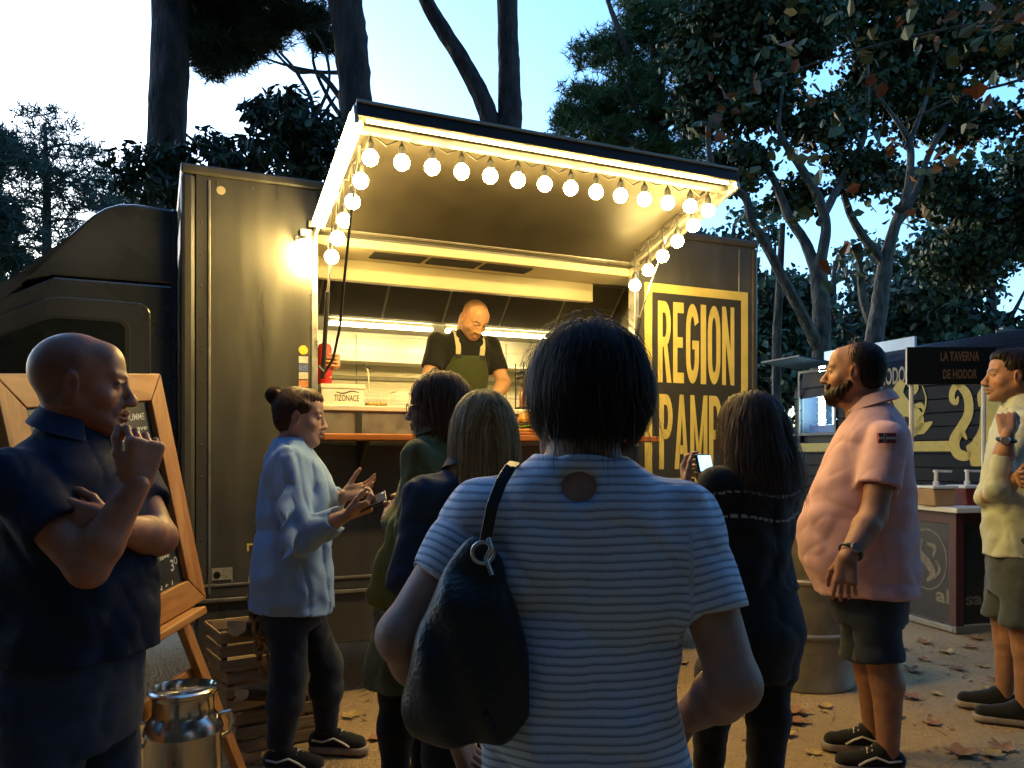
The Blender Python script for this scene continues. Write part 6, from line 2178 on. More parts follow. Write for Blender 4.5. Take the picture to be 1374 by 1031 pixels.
# burger on a small wooden board, with its paper cone
bg_ = thing('burger', 'tall burger with lettuce displayed on the wooden serving shelf', 'burger', tw4(1.095, -0.08, 1.4215), TA)
obj('board', MB().box(-0.11, 0.11, -0.08, 0.08, 0.0, 0.018), wood_mat('board_wood', (0.22, 0.07, 0.02), (0.4, 0.15, 0.05), 'X'), bg_, 0.004)
obj('bun_bottom', MB().lathe([(0.0, 0.019), (0.062, 0.019), (0.068, 0.03), (0.064, 0.042), (0.0, 0.042)], 24), mat('bun', (0.5, 0.24, 0.06), 0.5, 0, 0.2, 30), bg_, 0, True)
lt = MB()
for k in range(16):
    a = k / 16 * 6.283
    lt.sphere((0.062 * math.cos(a), 0.062 * math.sin(a), 0.049 + 0.004 * (k % 3)), 0.018, 7, 5, (1, 1, 0.35))
obj('lettuce', lt, mat('lettuce', (0.10, 0.20, 0.02), 0.6, 0, 0.4, 50), bg_, 0, True)
obj('patty', MB().lathe([(0.0, 0.054), (0.066, 0.054), (0.07, 0.066), (0.064, 0.078), (0.0, 0.078)], 24), mat('patty', (0.05, 0.022, 0.01), 0.7, 0, 0.4, 60, 1, 80), bg_, 0, True)
obj('cheese', MB().box(-0.055, 0.055, -0.055, 0.055, 0.0785, 0.083), mat('cheese', (0.7, 0.42, 0.03), 0.4), bg_, 0.002)
obj('bun_top', MB().lathe([(0.066, 0.084), (0.070, 0.098), (0.058, 0.122), (0.03, 0.138), (0.0, 0.142)], 24), MATS['bun'], bg_, 0, True)

# rack with small bottles and a stacked plate display beyond the burger
rk = thing('bottle_rack', 'wire rack with two shelves holding small bottles behind the burger', 'rack', tw4(1.30, 0.24, 1.586), TA)
mb = MB()
for x in (-0.12, 0.12):
    for y in (-0.06, 0.06):
        mb.tube([(x, y, 0), (x, y, 0.30)], 0.004, 6)
obj('rack_frame', mb, m_plastic, rk)
for z in (0.01, 0.20, 0.23):
    obj('rack_shelf', MB().box(-0.125, 0.125, -0.065, 0.065, z, z + 0.012), m_plastic, rk, 0.002)
for i in range(5):
    c = [(0.30, 0.09, 0.03), (0.4, 0.2, 0.05), (0.28, 0.05, 0.03)][i % 3]
    tb_ = thing('small_bottle', ['small dark sauce bottle standing in the wire rack'][0], 'bottle', tw4(1.20 + 0.048 * i, 0.24, 1.609), TA, 'sauce bottles in the wire rack')
    obj('glass', MB().lathe([(0.0, 0.0), (0.018, 0.001), (0.019, 0.01), (0.019, 0.075), (0.008, 0.10), (0.008, 0.125)], 14), mat('sauce_%d' % (i % 3), c, 0.2, 0, 0.1, 20), tb_, 0, True)
    obj('cap', MB().lathe([(0.010, 0.1255), (0.010, 0.145), (0.0, 0.146)], 12), m_plastic, tb_, 0, True)
tower = thing('pepper_mill', 'dark conical grinder standing on top of the bottle rack', 'grinder', tw4(1.33, 0.24, 1.829), TA)
obj('mill_body', MB().lathe([(0.0, 0.0), (0.05, 0.0), (0.052, 0.02), (0.03, 0.08), (0.012, 0.13)], 18), mat('mill_wood', (0.12, 0.07, 0.03), 0.5), tower, 0, True)
obj('mill_knob', MB().sphere((0, 0, 0.145), 0.012, 10, 8), m_alu, tower, 0, True)
# pans on the back worktop
for s, r, lab in ((0.35, 0.12, 'wide steel pan on the back worktop under the first tube light'), (1.75, 0.15, 'deep steel pot on the back worktop near the end wall')):
    t = thing('cooking_pot', lab, 'pot', tw4(s, 1.7, 1.551), TA)
    obj('pot_body', MB().lathe([(0.0, 0.0), (r, 0.0), (r, 0.10), (r - 0.004, 0.10), (r - 0.004, 0.006), (0.0, 0.006)], 28), m_steel, t, 0, True)
    obj('handle', MB().bar((r, 0, 0.085), (r + 0.16, -0.03, 0.10), 0.022, 0.012), m_plastic, t, 0.003)

# ------------------------------------------------------------------ chalkboard on an easel
TR_, BR_, TL_ = Vector((-1.276, 2.85, 1.60)), Vector((-1.136, 2.93, 0.786)), Vector((-1.354, 2.05, 1.521))
bw = (TR_ - TL_).normalized()
bd_ = (BR_ - TR_)
bd_ = (bd_ - bw * bd_.dot(bw)).normalized()
bn = bw.cross(bd_).normalized()          # towards the back
if bn.x > 0:
    bn = -bn
BW, BH = (TR_ - TL_).length, (BR_ - TR_).length
BL_ = TL_ + bd_ * BH
ez = thing('chalkboard_sign', 'wooden framed chalkboard menu tilted on an easel beside the cab', 'chalkboard', (-1.30, 2.55, 0))
EO = Vector((-1.30, 2.55, 0))
wd_f = wood_mat('sign_wood_h', (0.34, 0.13, 0.03), (0.52, 0.25, 0.07), 'Y', 0.5)
wd_v = wood_mat('sign_wood_v', (0.34, 0.13, 0.03), (0.52, 0.25, 0.07), 'Z', 0.5)


def bpnt(u, v, d):
    """board coordinates: u across, v down, d towards the reader"""
    return TL_ + bw * u + bd_ * v - bn * d - EO


FWD = 0.095


def frame_piece(name, q, m):
    mb = MB()
    vs = [bpnt(u, v, d) for d in (-0.012, 0.022) for u, v in q]
    mb.add(vs, [(0, 1, 2, 3), (7, 6, 5, 4), (0, 4, 5, 1), (1, 5, 6, 2), (2, 6, 7, 3), (3, 7, 4, 0)])
    return obj(name, mb, m, ez, 0.003)


g = 0.0015
frame_piece('frame_rail', [(g, 0), (BW - g, 0), (BW - FWD - g, FWD - g), (FWD + g, FWD - g)], wd_f)
frame_piece('frame_rail', [(g, BH), (BW - g, BH), (BW - FWD - g, BH - FWD + g), (FWD + g, BH - FWD + g)], wd_f)
frame_piece('frame_stile', [(0, g), (0, BH - g), (FWD - g, BH - FWD - g), (FWD - g, FWD + g)], wd_v)
frame_piece('frame_stile', [(BW, g), (BW, BH - g), (BW - FWD + g, BH - FWD - g), (BW - FWD + g, FWD + g)], wd_v)
mb = MB()
mb.add([bpnt(u, v, d) for d in (-0.006, 0.002) for u, v in ((FWD - 0.01, FWD - 0.01), (BW - FWD + 0.01, FWD - 0.01), (BW - FWD + 0.01, BH - FWD + 0.01), (FWD - 0.01, BH - FWD + 0.01))],
       [(0, 1, 2, 3), (7, 6, 5, 4), (0, 4, 5, 1), (1, 5, 6, 2), (2, 6, 7, 3), (3, 7, 4, 0)])
board = obj('slate', mb, mat('slate', (0.028, 0.028, 0.025), 0.33, 0, 0.35, 5, 0.03, 60, rvar=0.1), ez)
m_chalk = mat('chalk', (0.72, 0.70, 0.62), 0.9, 0, 0.3, 120)
m_chalky = mat('chalk_yellow', (0.62, 0.52, 0.2), 0.9, 0, 0.3, 120)


def chalk(s, u, v, size, m=m_chalk, bold=0.012, width=None):
    text_part('chalk_line', s, size, m, board, bpnt(u, v, 0.0035), bw, -bd_, bold, width, None, shear=0.15)


iu0, iu1 = FWD + 0.03, BW - FWD - 0.02
for v, s, sz, mm in ((0.155, 'VACA DE LA CASA CON POR DUMME', 0.032, m_chalk), (0.19, 'con lo mejor de tu pan suave', 0.022, m_chalk), (0.245, 'CHIMICO', 0.05, m_chalk), (0.285, 'carne, cebolla, OREGANO y queso', 0.024, m_chalky),
                     (0.33, 'CRIOLLO', 0.045, m_chalk), (0.365, 'huevo, panceta, tomate y salsa', 0.024, m_chalky), (0.45, 'pan brioche y patatas', 0.022, m_chalky), (0.545, 'VEGETAL', 0.05, m_chalk)):
    chalk(s, iu0, v, sz, mm, 0.012, (iu1 - iu0) * (0.98 if sz < 0.04 else 0.72))
for k, s in enumerate(('hamburguesa de berenjena, garbanzos,', 'cebolla morada, lechuga y queso', 'aguacate y humus, mostaza suave', 'con pan oscuro')):
    chalk(s, iu0 + 0.02, 0.578 + k * 0.028, 0.024, m_chalk, 0.014, (iu1 - iu0) * (0.94, 0.92, 0.9, 0.7)[k])
chalk('8', iu1 - 0.05, 0.50, 0.05)
chalk('3', iu1 - 0.045, 0.685, 0.055)
chalk('PAN SIN GLUTEN + 1', iu0 + 0.1, BH - FWD - 0.005, 0.02, m_chalk, 0.012, 0.42)
for (u, v) in ((iu1 - 0.012, 0.475), (iu1 - 0.005, 0.655)):
    mb = MB()
    cc = [(u + 0.009 * math.cos(t), v + 0.011 * math.sin(t)) for t in np.linspace(0, 6.283, 14)]
    stroke_part(mb, cc, [0.004] * 14, lambda a, b: bpnt(a, b, 0.0035), 1)
    obj('chalk_mark', mb, m_chalk, board)
mb = MB()
mb.add([bpnt(u, v, 0.0035) for u, v in ((iu1 - 0.16, 0.545), (iu1 - 0.145, 0.52), (iu1 - 0.11, 0.505), (iu1 - 0.115, 0.53), (iu1 - 0.135, 0.548))], [(0, 1, 2, 3, 4)])
obj('leaf_mark', mb, mat('chalk_green', (0.06, 0.35, 0.05), 0.9), board)
# easel legs, ledge and cross bar
ledge = MB()
ledge.add([bpnt(u, v, d) for d in (-0.02, 0.07) for u, v in ((-0.02, BH + 0.004), (BW - 0.1, BH + 0.004), (BW - 0.1, BH + 0.03), (-0.02, BH + 0.03))], [(0, 1, 2, 3), (7, 6, 5, 4), (0, 4, 5, 1), (1, 5, 6, 2), (2, 6, 7, 3), (3, 7, 4, 0)])
obj('ledge', ledge, wd_f, ez, 0.004)


def onground(p, q):
    t = (p.z + EO.z - 0.0) / (p.z - q.z)
    return p + (q - p) * t


for u in (0.14, BW - 0.14):
    a = bpnt(u, BH - 0.1, -0.035)
    b = bpnt(u + (0.10 if u > 0.4 else -0.10), BH + 0.72, 0.05)
    t = a.z / (a.z - b.z)
    b = a + (b - a) * t
    obj('leg', MB().bar(a, b, 0.05, 0.028, bn), wd_v, ez, 0.003)
a = bpnt(0.10, BH + 0.24, -0.032)
b = bpnt(BW - 0.10, BH + 0.24, -0.032)
obj('cross_bar', MB().bar(a, b, 0.028, 0.055, -bd_), wd_f, ez, 0.003)
a = bpnt(BW / 2, 0.2, -0.03)
b = a + bn * 0.5
b.z = 0.0
obj('leg', MB().bar(a, b, 0.045, 0.028, bn), wd_v, ez, 0.003)

# ------------------------------------------------------------------ milk can
mc = thing('milk_can', 'shiny metal milk can with a recessed lid below the chalkboard', 'milk can', (-1.03, 2.50, 0), R(25))
mc.scale = (1.1, 1.1, 1.04)
m_can = mat('tinned_steel', (0.62, 0.58, 0.5), 0.22, 1.0, 0.15, 8, 0.05, 40, rvar=0.08)
obj('can_body', MB().lathe([(0.0, 0.0), (0.098, 0.0), (0.102, 0.01), (0.104, 0.06), (0.108, 0.065), (0.104, 0.07), (0.104, 0.43), (0.108, 0.436), (0.106, 0.445), (0.098, 0.468), (0.086, 0.482), (0.083, 0.49), (0.083, 0.535), (0.088, 0.545), (0.093, 0.55), (0.094, 0.56), (0.088, 0.565), (0.083, 0.555), (0.079, 0.535), (0.0, 0.53)], 44), m_can, mc, 0, True)
obj('lid_bar', MB().bar((-0.081, 0.0, 0.553), (0.081, 0.0, 0.553), 0.012, 0.008), m_can, mc, 0.002)
for s in (-1, 1):
    obj('handle', MB().tube([(s * 0.098, 0.0, 0.47), (s * 0.125, 0, 0.475), (s * 0.130, 0, 0.45), (s * 0.122, 0, 0.41), (s * 0.102, 0, 0.40)], 0.007, 8), m_can, mc, 0, True)

# ------------------------------------------------------------------ stacked wooden crates, firewood and rope
wc_x = wood_mat('crate_wood', (0.20, 0.13, 0.065), (0.42, 0.29, 0.15), 'X', 0.8)
wc_y = wood_mat('crate_wood_y', (0.20, 0.13, 0.065), (0.42, 0.29, 0.15), 'Y', 0.8)
wc_z = wood_mat('crate_wood_z', (0.12, 0.07, 0.035), (0.26, 0.16, 0.08), 'Z', 0.8)
CL, CW, CHt = 0.44, 0.30, 0.178


def crate(label, corner, rz, z):
    t = thing('wooden_crate', label, 'crate', (corner[0], corner[1], z), rz, 'crates stacked beside the chalkboard')
    for x, y in ((0.012, 0.012), (CL - 0.012, 0.012), (0.012, CW - 0.012), (CL - 0.012, CW - 0.012)):
        obj('corner_post', MB().box(x - 0.011, x + 0.011, y - 0.011, y + 0.011, 0.004, CHt - 0.002), wc_z, t, 0.002)
    for k in range(3):
        z0 = 0.002 + k * 0.061
        j = random.uniform(-0.003, 0.003)
        obj('slat', MB().box(-0.009, CL + 0.009, -0.009, 0.0005, z0 + j, z0 + 0.048 + j), wc_x, t, 0.002)
        obj('slat', MB().box(-0.009, CL + 0.009, CW - 0.0005, CW + 0.009, z0, z0 + 0.048), wc_x, t, 0.002)
        obj('slat', MB().box(-0.009, 0.0005, 0.001, CW - 0.001, z0 - j, z0 + 0.048 - j), wc_y, t, 0.002)
        obj('slat', MB().box(CL - 0.0005, CL + 0.009, 0.001, CW - 0.001, z0, z0 + 0.048), wc_y, t, 0.002)
    for k in range(5):
        obj('bottom_slat', MB().box(0.002, CL - 0.002, 0.004 + k * 0.06, 0.052 + k * 0.06, 0.003, 0.011), wc_x, t, 0.001)
    return t


cr_c = un(318, 1012, 3.5)
crate('wooden slat crate standing on the ground, lowest of its stack', (cr_c.x, 3.50), R(34), 0.0)
crate('darker middle crate in the stack, a split log poking out', (cr_c.x - 0.035, 3.50), R(40), 0.182)
crate('top wooden crate of the stack holding logs and a rope', (cr_c.x - 0.055, 3.47), R(33), 0.364)
m_bark = mat('bark_log', (0.08, 0.05, 0.03), 0.9, 0, 0.4, 20, 0.8, 40)
m_end = mat('log_end', (0.55, 0.34, 0.15), 0.8, 0, 0.25, 30)


def log(label, a, b, r, cut=True):
    a, b = Vector(a), Vector(b)
    t = thing('log', label, 'log', a, 0, 'split logs in the crates')
    d = (b - a)
    n = 14
    zz = d.normalized()
    xx = zz.cross(Vector((0, 0, 1))).normalized()
    yy = zz.cross(xx)
    mb, me_ = MB(), MB()
    ring = []
    for k in range(n):
        an = 2 * math.pi * k / n
        rr = r * random.uniform(0.9, 1.06)
        y = math.sin(an)
        ring.append(xx * math.cos(an) * rr + yy * (max(y, -0.25) if cut else y) * rr)
    vs = [q for q in ring] + [d + q for q in ring]
    mb.add(vs, [(k, (k + 1) % n, n + (k + 1) % n, n + k) for k in range(n)] + [tuple(range(n))[::-1]])
    obj('bark', mb, m_bark, t, 0)
    me_.add([d + q * 0.985 + zz * 0.001 for q in ring], [tuple(range(n))])
    obj('cut_end', me_, m_end, t)


cz = Vector((cr_c.x, 3.5, 0))
log('split log with a pale cut end lying on the top crate', un(372, 838, 3.72), un(318, 838, 3.44), 0.052)
log('log with a round pale end lying across the top crate rim', un(390, 842, 3.75), un(345, 832, 3.52), 0.05)
log('split log poking out of the middle crate with a pale cut face', un(385, 930, 3.62), un(325, 928, 3.36), 0.040)
rope = thing('rope', 'frayed tan rope heaped on the top crate and hanging down', 'rope', un(352, 830, 3.46))
ro = un(352, 830, 3.46)
m_rope = mat('jute', (0.38, 0.22, 0.09), 0.9, 0, 0.3, 60, 0.8, 200)
rr_ = random.Random(5)
for k in range(4):
    pts = []
    for i in range(26):
        t = i / 25
        px = 338 + 18 * t + 7 * math.sin(t * 14 + k * 1.7)
        py = 808 + (70 + 28 * (k % 2)) * t ** 1.4 + 9 * math.cos(t * 17 + k)
        pts.append(un(px + rr_.uniform(-2, 2), py, 3.40 + 0.03 * math.sin(t * 11 + k * 2)) - ro)
    obj('rope_strand', MB().tube(pts, 0.008, 7), m_rope, rope, 0, True)

# ------------------------------------------------------------------ steel drum
dr = thing('steel_drum', 'tall grey ribbed steel drum between the woman in black and the pink polo', 'drum', (1.70, 4.66, 0))
prof = [(0.0, 0.02), (0.275, 0.02), (0.278, 0.0), (0.287, 0.0), (0.287, 0.02), (0.282, 0.03)]
for zc in (0.30, 0.60):
    prof += [(0.282, zc - 0.10)] + [(0.282 + 0.004 * (k % 2), zc - 0.09 + k * 0.012) for k in range(4)] + [(0.282, zc - 0.018), (0.293, zc - 0.006), (0.293, zc + 0.006), (0.282, zc + 0.018)]
prof += [(0.282, 0.87), (0.287, 0.88), (0.287, 0.90), (0.278, 0.90), (0.275, 0.885), (0.0, 0.885)]
obj('drum_shell', MB().lathe(prof, 56), mat('galvanised', (0.26, 0.24, 0.19), 0.5, 0.5, 0.25, 7, 0.1, 30, rvar=0.12), dr, 0, True)
obj('bung', MB().lathe([(0.03, 0.886), (0.03, 0.897), (0.0, 0.898)], 16, (0.17, 0.05, 0)), m_alu_dark, dr, 0, True)

# ------------------------------------------------------------------ tavern trailer
XT = Vector((0.316, -0.949, 0)).normalized()
TLO = Vector((3.31, 9.37, 0))
tang = math.atan2(XT.y, XT.x)
TLM = Matrix.Translation(TLO) @ Matrix.Rotation(tang, 4, 'Z')
IN_ = TLM.to_3x3() @ Vector((0, 1, 0))


def tl(px, py, off=0.0):
    """photo pixel on the trailer's side (off metres outside it) -> trailer x, z"""
    o = TLO - IN_ * off
    t = (px - CXP) / FPX
    u = (t * o.y - o.x) / (XT.x - t * XT.y)
    Y = o.y + XT.y * u
    return u, CAMH + (HOR - py) / FPX * Y


m_trl = mat('trailer_paint', (0.0055, 0.008, 0.014), 0.5, 0.0, 0.15, 4, rvar=0.08, spec=0.08)
m_tgold = mat('trailer_gold', (0.55, 0.37, 0.025), 0.5, 0, 0.12, 20)
trl = thing('food_trailer', 'dark blue round roofed food trailer with gold emblems and a lit window', 'trailer', TLO, tang)
TLEN, TZ0, TZ1, TZR, TWD = 4.3, 0.42, 1.95, 2.50, 2.1
# ribbed boards along the side and over the curved roof
pr = [(0.0, TZ0)]
rows = 12
for k in range(rows + 1):
    pr.append((0.0, TZ0 + (TZ1 - TZ0) * k / rows))
arc_ = []
nA = 16
for k in range(nA + 1):
    a = math.pi - math.pi * k / nA
    arc_.append((TWD / 2 + TWD / 2 * math.cos(a), TZ1 + (TZR - TZ1) * math.sin(a)))
win = (tl(1074, 502), tl(1120, 580))
wx0, wz1 = win[0]
wx1, wz0 = win[1]
for k in range(rows):
    z0, z1 = TZ0 + (TZ1 - TZ0) * k / rows, TZ0 + (TZ1 - TZ0) * (k + 1) / rows - 0.008
    if z1 > wz0 and z0 < wz1:
        obj('side_board', MB().box(0.02, wx0, 0.0, 0.03, z0, z1), m_trl, trl, 0.004)
        obj('side_board', MB().box(wx1, TLEN, 0.0, 0.03, z0, z1), m_trl, trl, 0.004)
    else:
        obj('side_board', MB().box(0.02, TLEN, 0.0, 0.03, z0, z1), m_trl, trl, 0.004)
for k in range(nA):
    (y0, z0), (y1, z1) = arc_[k], arc_[k + 1]
    d = Vector((0, y1 - y0, z1 - z0)).normalized()
    nn = Vector((0, -d.z, d.y))
    a = Vector((0, y0, z0)) + d * 0.004
    b = Vector((0, y1, z1)) - d * 0.004
    mb = MB()
    mb.add([q + Vector((x, 0, 0)) + nn * o for x in (0.0, TLEN) for q, o in ((a, 0), (b, 0), (b, -0.02), (a, -0.02))], [(0, 1, 2, 3), (7, 6, 5, 4), (0, 4, 5, 1), (1, 5, 6, 2), (2, 6, 7, 3), (3, 7, 4, 0)])
    obj('roof_board', mb, m_trl, trl, 0.003)
obj('side_backing', MB().box(0.061, wx0 - 0.001, 0.032, 0.045, TZ0, TZ1).box(wx1 + 0.001, TLEN - 0.061, 0.032, 0.045, TZ0, TZ1).box(wx0, wx1, 0.032, 0.045, TZ0, wz0 - 0.021).box(wx0, wx1, 0.032, 0.045, wz1, TZ1), m_black, trl)
obj('roof_backing', MB().prism([(y * 0.96 + 0.042, TZ1 + (z - TZ1) * 0.94) for y, z in arc_] + [(y * 0.95 + 0.052, TZ1 + (z - TZ1) * 0.92) for y, z in arc_[::-1]], 0.062, TLEN - 0.062, axis='X'), m_black, trl)
endp = [(0.031, TZ0), (0.031, TZ1)] + [(y * 0.97 + 0.031, TZ1 + (z - TZ1) * 0.95) for y, z in arc_[1:-1]] + [(TWD - 0.031, TZ1), (TWD - 0.031, TZ0)]
obj('end_wall', MB().prism(endp, 0.03, 0.06, axis='X'), m_trl, trl)
obj('end_wall', MB().prism(endp, TLEN - 0.06, TLEN - 0.03, axis='X'), m_trl, trl)
obj('far_side', MB().box(0.061, TLEN - 0.061, TWD - 0.03, TWD - 0.001, TZ0, TZ1), m_trl, trl)
obj('trailer_floor', MB().box(0.061, TLEN - 0.061, 0.031, TWD - 0.031, TZ0, TZ0 + 0.06), m_alu_dark, trl)
for x in (1.2, 3.2):
    for y in (0.28, TWD - 0.28):
        Mw = Matrix.Translation((x, y, 0.28)) @ Matrix.Rotation(R(90), 4, 'X')
        wh = obj('wheel', MB().lathe([(0.05, -0.06), (0.17, -0.08), (0.175, 0.08), (0.05, 0.06)], 24, M=Mw), m_alu_dark, trl, 0, True)
        obj('tyre', MB().lathe([(0.172, -0.09), (0.26, -0.09), (0.28, -0.05), (0.28, 0.05), (0.26, 0.09), (0.172, 0.09)], 28, M=Mw), m_black, wh, 0, True)
# serving window with bluish white light
m_twin = mat('lit_window_lining', (0.7, 0.8, 0.85), 0.5, 0, 0.1, 6)
wn_ = obj('serving_window', MB().box(wx0 - 0.03, wx1 + 0.03, -0.012, -0.001, wz0 - 0.03, wz0).box(wx0 - 0.03, wx1 + 0.03, -0.012, -0.001, wz1, wz1 + 0.03).box(wx0 - 0.03, wx0, -0.012, -0.001, wz0, wz1).box(wx1, wx1 + 0.03, -0.012, -0.001, wz0, wz1), mat('flap_paint', (0.045, 0.07, 0.07), 0.5), trl)
obj('window_lining', MB().box(wx0 - 0.2, wx1 + 0.6, 0.50, 0.53, wz0 - 0.35, wz1 + 0.3), m_twin, wn_)
obj('window_counter', MB().box(wx0 - 0.02, wx1 + 0.1, 0.035, 0.45, wz0 - 0.02, wz0 + 0.0), m_twin, wn_)
tubl = obj('window_lamp', MB().tube([(wx0 + 0.10, 0.22, wz0 + 0.10), (wx0 + 0.10, 0.22, wz1 + 0.1)], 0.035, 12), mat('cool_tube', (0.8, 0.9, 1.0), 0.4, emit=(0.50, 0.85, 1.0), estr=26.0), wn_, 0, True)
obj('window_tray', MB().box(wx0 + 0.08, wx1 + 0.05, 0.06, 0.28, wz0 + 0.002, wz0 + 0.09), mat('blue_tray', (0.06, 0.22, 0.5), 0.5), wn_, 0.004)
fa, fb = tl(1122, 500)
obj('window_flap', MB().prism([(-0.005, wz1 + 0.05), (-0.005, wz1 + 0.065), (-0.50, wz1 + 0.13), (-0.50, wz1 + 0.115)], wx0 - 0.05, wx1 + 0.05, axis='X'), mat('flap_paint', (0.045, 0.07, 0.07), 0.5), wn_)
# gold stripe, lettering, emblems, painted on the boards
s0, s1 = tl(1066, 598)[0], tl(1278, 604)[0]
obj('gold_stripe', MB().box(max(0.03, s0), s1, -0.006, -0.002, 1.335, 1.43), m_tgold, trl)
m_tletter = mat('trailer_letter', (0.30, 0.24, 0.12), 0.5, 0, 0.1, 20)
xa, za = tl(1107, 500)
xb, zb = tl(1216, 487)
LTR = text_part('lettering', 'LA TAVERNA DE HODOR', 0.2, m_tletter, trl, (xa, -0.004, 2.0), (1, 0, 0), (0, 0, 1), 0.02, xb - xa + 0.06, 0.17)


def tpt(px, py):
    u, z = tl(px, py)
    return (u, z)


def tstroke(name, pts, ws):
    mb = MB()
    sc_ = 7.3 / FPX
    stroke_part(mb, [tpt(*q) for q in pts], [w * sc_ for w in ws], lambda u, z: (u, -0.005, z))
    return obj(name, mb, m_tgold, trl)


# round emblem: curled beast inside a broken ring
em = tstroke('emblem', [(1212, 512), (1205, 528), (1212, 545), (1224, 552), (1232, 566), (1222, 580), (1208, 584)], [12, 22, 26, 20, 22, 18, 6])
for pts, ws in ((([(1218, 516), (1230, 520), (1226, 530)]), [4, 9, 3]), ([(1222, 548), (1236, 544), (1240, 552)], [5, 8, 2]), ([(1214, 560), (1203, 566), (1200, 576)], [6, 8, 2]), ([(1238, 518), (1243, 535), (1240, 552), (1232, 566)], [1.5, 2.5, 3, 5]),
                ([(1220, 582), (1238, 575), (1252, 566)], [4, 16, 1]), ([(1206, 528), (1196, 534), (1192, 546)], [8, 8, 2])):
    tstroke('emblem_stroke', pts, ws)
# large rampant beast: S-shaped tail and haunch
tstroke('emblem', [(1292, 512), (1280, 522), (1278, 536), (1284, 540), (1286, 532)], [10, 10, 9, 7, 2])
tstroke('emblem_stroke', [(1284, 514), (1298, 530), (1300, 555), (1290, 575), (1281, 592), (1285, 608), (1298, 612), (1302, 604)], [8, 13, 14, 15, 17, 15, 12, 4])
tstroke('emblem_stroke', [(1298, 590), (1292, 582), (1286, 590)], [2, 8, 3])
tstroke('emblem_stroke', [(1300, 612), (1318, 604), (1330, 580), (1336, 540), (1345, 505), (1352, 488)], [26, 40, 36, 40, 34, 12])
tstroke('emblem_stroke', [(1318, 545), (1316, 530), (1322, 518)], [10, 9, 3])
tstroke('emblem_stroke', [(1340, 590), (1352, 570), (1368, 560), (1380, 540)], [20, 28, 24, 14])

# ------------------------------------------------------------------ sauce table in front of the trailer
TB0 = Vector((3.264, 5.86, 0))
t_ang = R(14)
tbl = thing('sauce_table', 'maroon stand with a white top, emblem banners on its sides', 'table', TB0, t_ang)
m_maroon = mat('maroon_paint', (0.065, 0.012, 0.012), 0.55, 0, 0.2, 6)
m_banner = mat('banner_black', (0.010, 0.010, 0.010), 0.5, 0, 0.3, 8)
m_bprint = mat('banner_print', (0.16, 0.14, 0.10), 0.6, 0, 0.4, 40)
TWx, TDy, TZt = 1.15, 0.62, 0.92
for x in (0.0, TWx - 0.07):
    for y in (0.0, TDy - 0.07):
        obj('leg', MB().box(x, x + 0.07, y, y + 0.07, 0.0, TZt - 0.04), m_maroon, tbl, 0.004)
ban1 = obj('front_banner', MB().box(0.071, TWx - 0.071, 0.02, 0.03, 0.05, TZt - 0.13), m_banner, tbl)
ban2 = obj('side_banner', MB().box(0.02, 0.03, 0.071, TDy - 0.071, 0.05, TZt - 0.13), m_banner, tbl)
obj('rail', MB().box(0.071, TWx - 0.071, 0.012, 0.05, TZt - 0.129, TZt - 0.041), m_maroon, tbl, 0.003)
obj('rail', MB().box(0.012, 0.05, 0.071, TDy - 0.071, TZt - 0.129, TZt - 0.041), m_maroon, tbl, 0.003)
obj('foot_rail', MB().box(-0.03, TWx, -0.03, -0.002, 0.0, 0.045).box(-0.03, -0.002, 0.0, TDy, 0.0, 0.045), m_alu_dark, tbl, 0.003)
obj('table_top', MB().box(-0.05, TWx + 0.04, -0.06, TDy + 0.05, TZt - 0.039, TZt), m_white, tbl, 0.006)
for k, (fx, nm) in enumerate(((0.55, ban1), (0.31, ban2))):
    mb = MB()
    cc = [(fx + 0.2 * math.cos(t), 0.5 + 0.23 * math.sin(t)) for t in np.linspace(0, 6.283, 30)]
    PF = (lambda a, b: (a, 0.018, b)) if k == 0 else (lambda a, b: (0.018, a, b))
    stroke_part(mb, cc, [0.012] * 30, PF, 1)
    for pts, ws in (([(-0.05, 0.15), (-0.08, 0.05), (0.0, -0.02), (0.06, -0.1), (0.0, -0.17)], [0.02, 0.06, 0.07, 0.06, 0.02]), ([(0.0, 0.12), (0.08, 0.1), (0.06, 0.02)], [0.02, 0.04, 0.01]), ([(0.09, 0.0), (0.13, -0.06), (0.08, -0.14)], [0.01, 0.03, 0.01])):
        stroke_part(mb, [(fx + a * (1 if k == 0 else -1), 0.5 + b) for a, b in pts], ws, PF)
    obj('banner_emblem', mb, m_bprint, nm)
text_part('banner_lettering', 'salsa', 0.1, m_bprint, ban1, (0.10, 0.018, 0.19), (1, 0, 0), (0, 0, 1), 0.03, 0.34, 0.10)
text_part('banner_lettering', 'MASA', 0.1, m_bprint, ban1, (0.5, 0.018, 0.19), (1, 0, 0), (0, 0, 1), 0.03, 0.28, 0.11)
text_part('banner_lettering', 'ZION', 0.1, m_bprint, ban1, (0.32, 0.018, 0.09), (1, 0, 0), (0, 0, 1), 0.03, 0.22, 0.07)
text_part('banner_lettering', 'al', 0.1, m_bprint, ban2, (0.018, 0.22, 0.19), (0, -1, 0), (0, 0, 1), 0.03, 0.14, 0.11)
TBM = Matrix.Translation(TB0) @ Matrix.Rotation(t_ang, 4, 'Z')


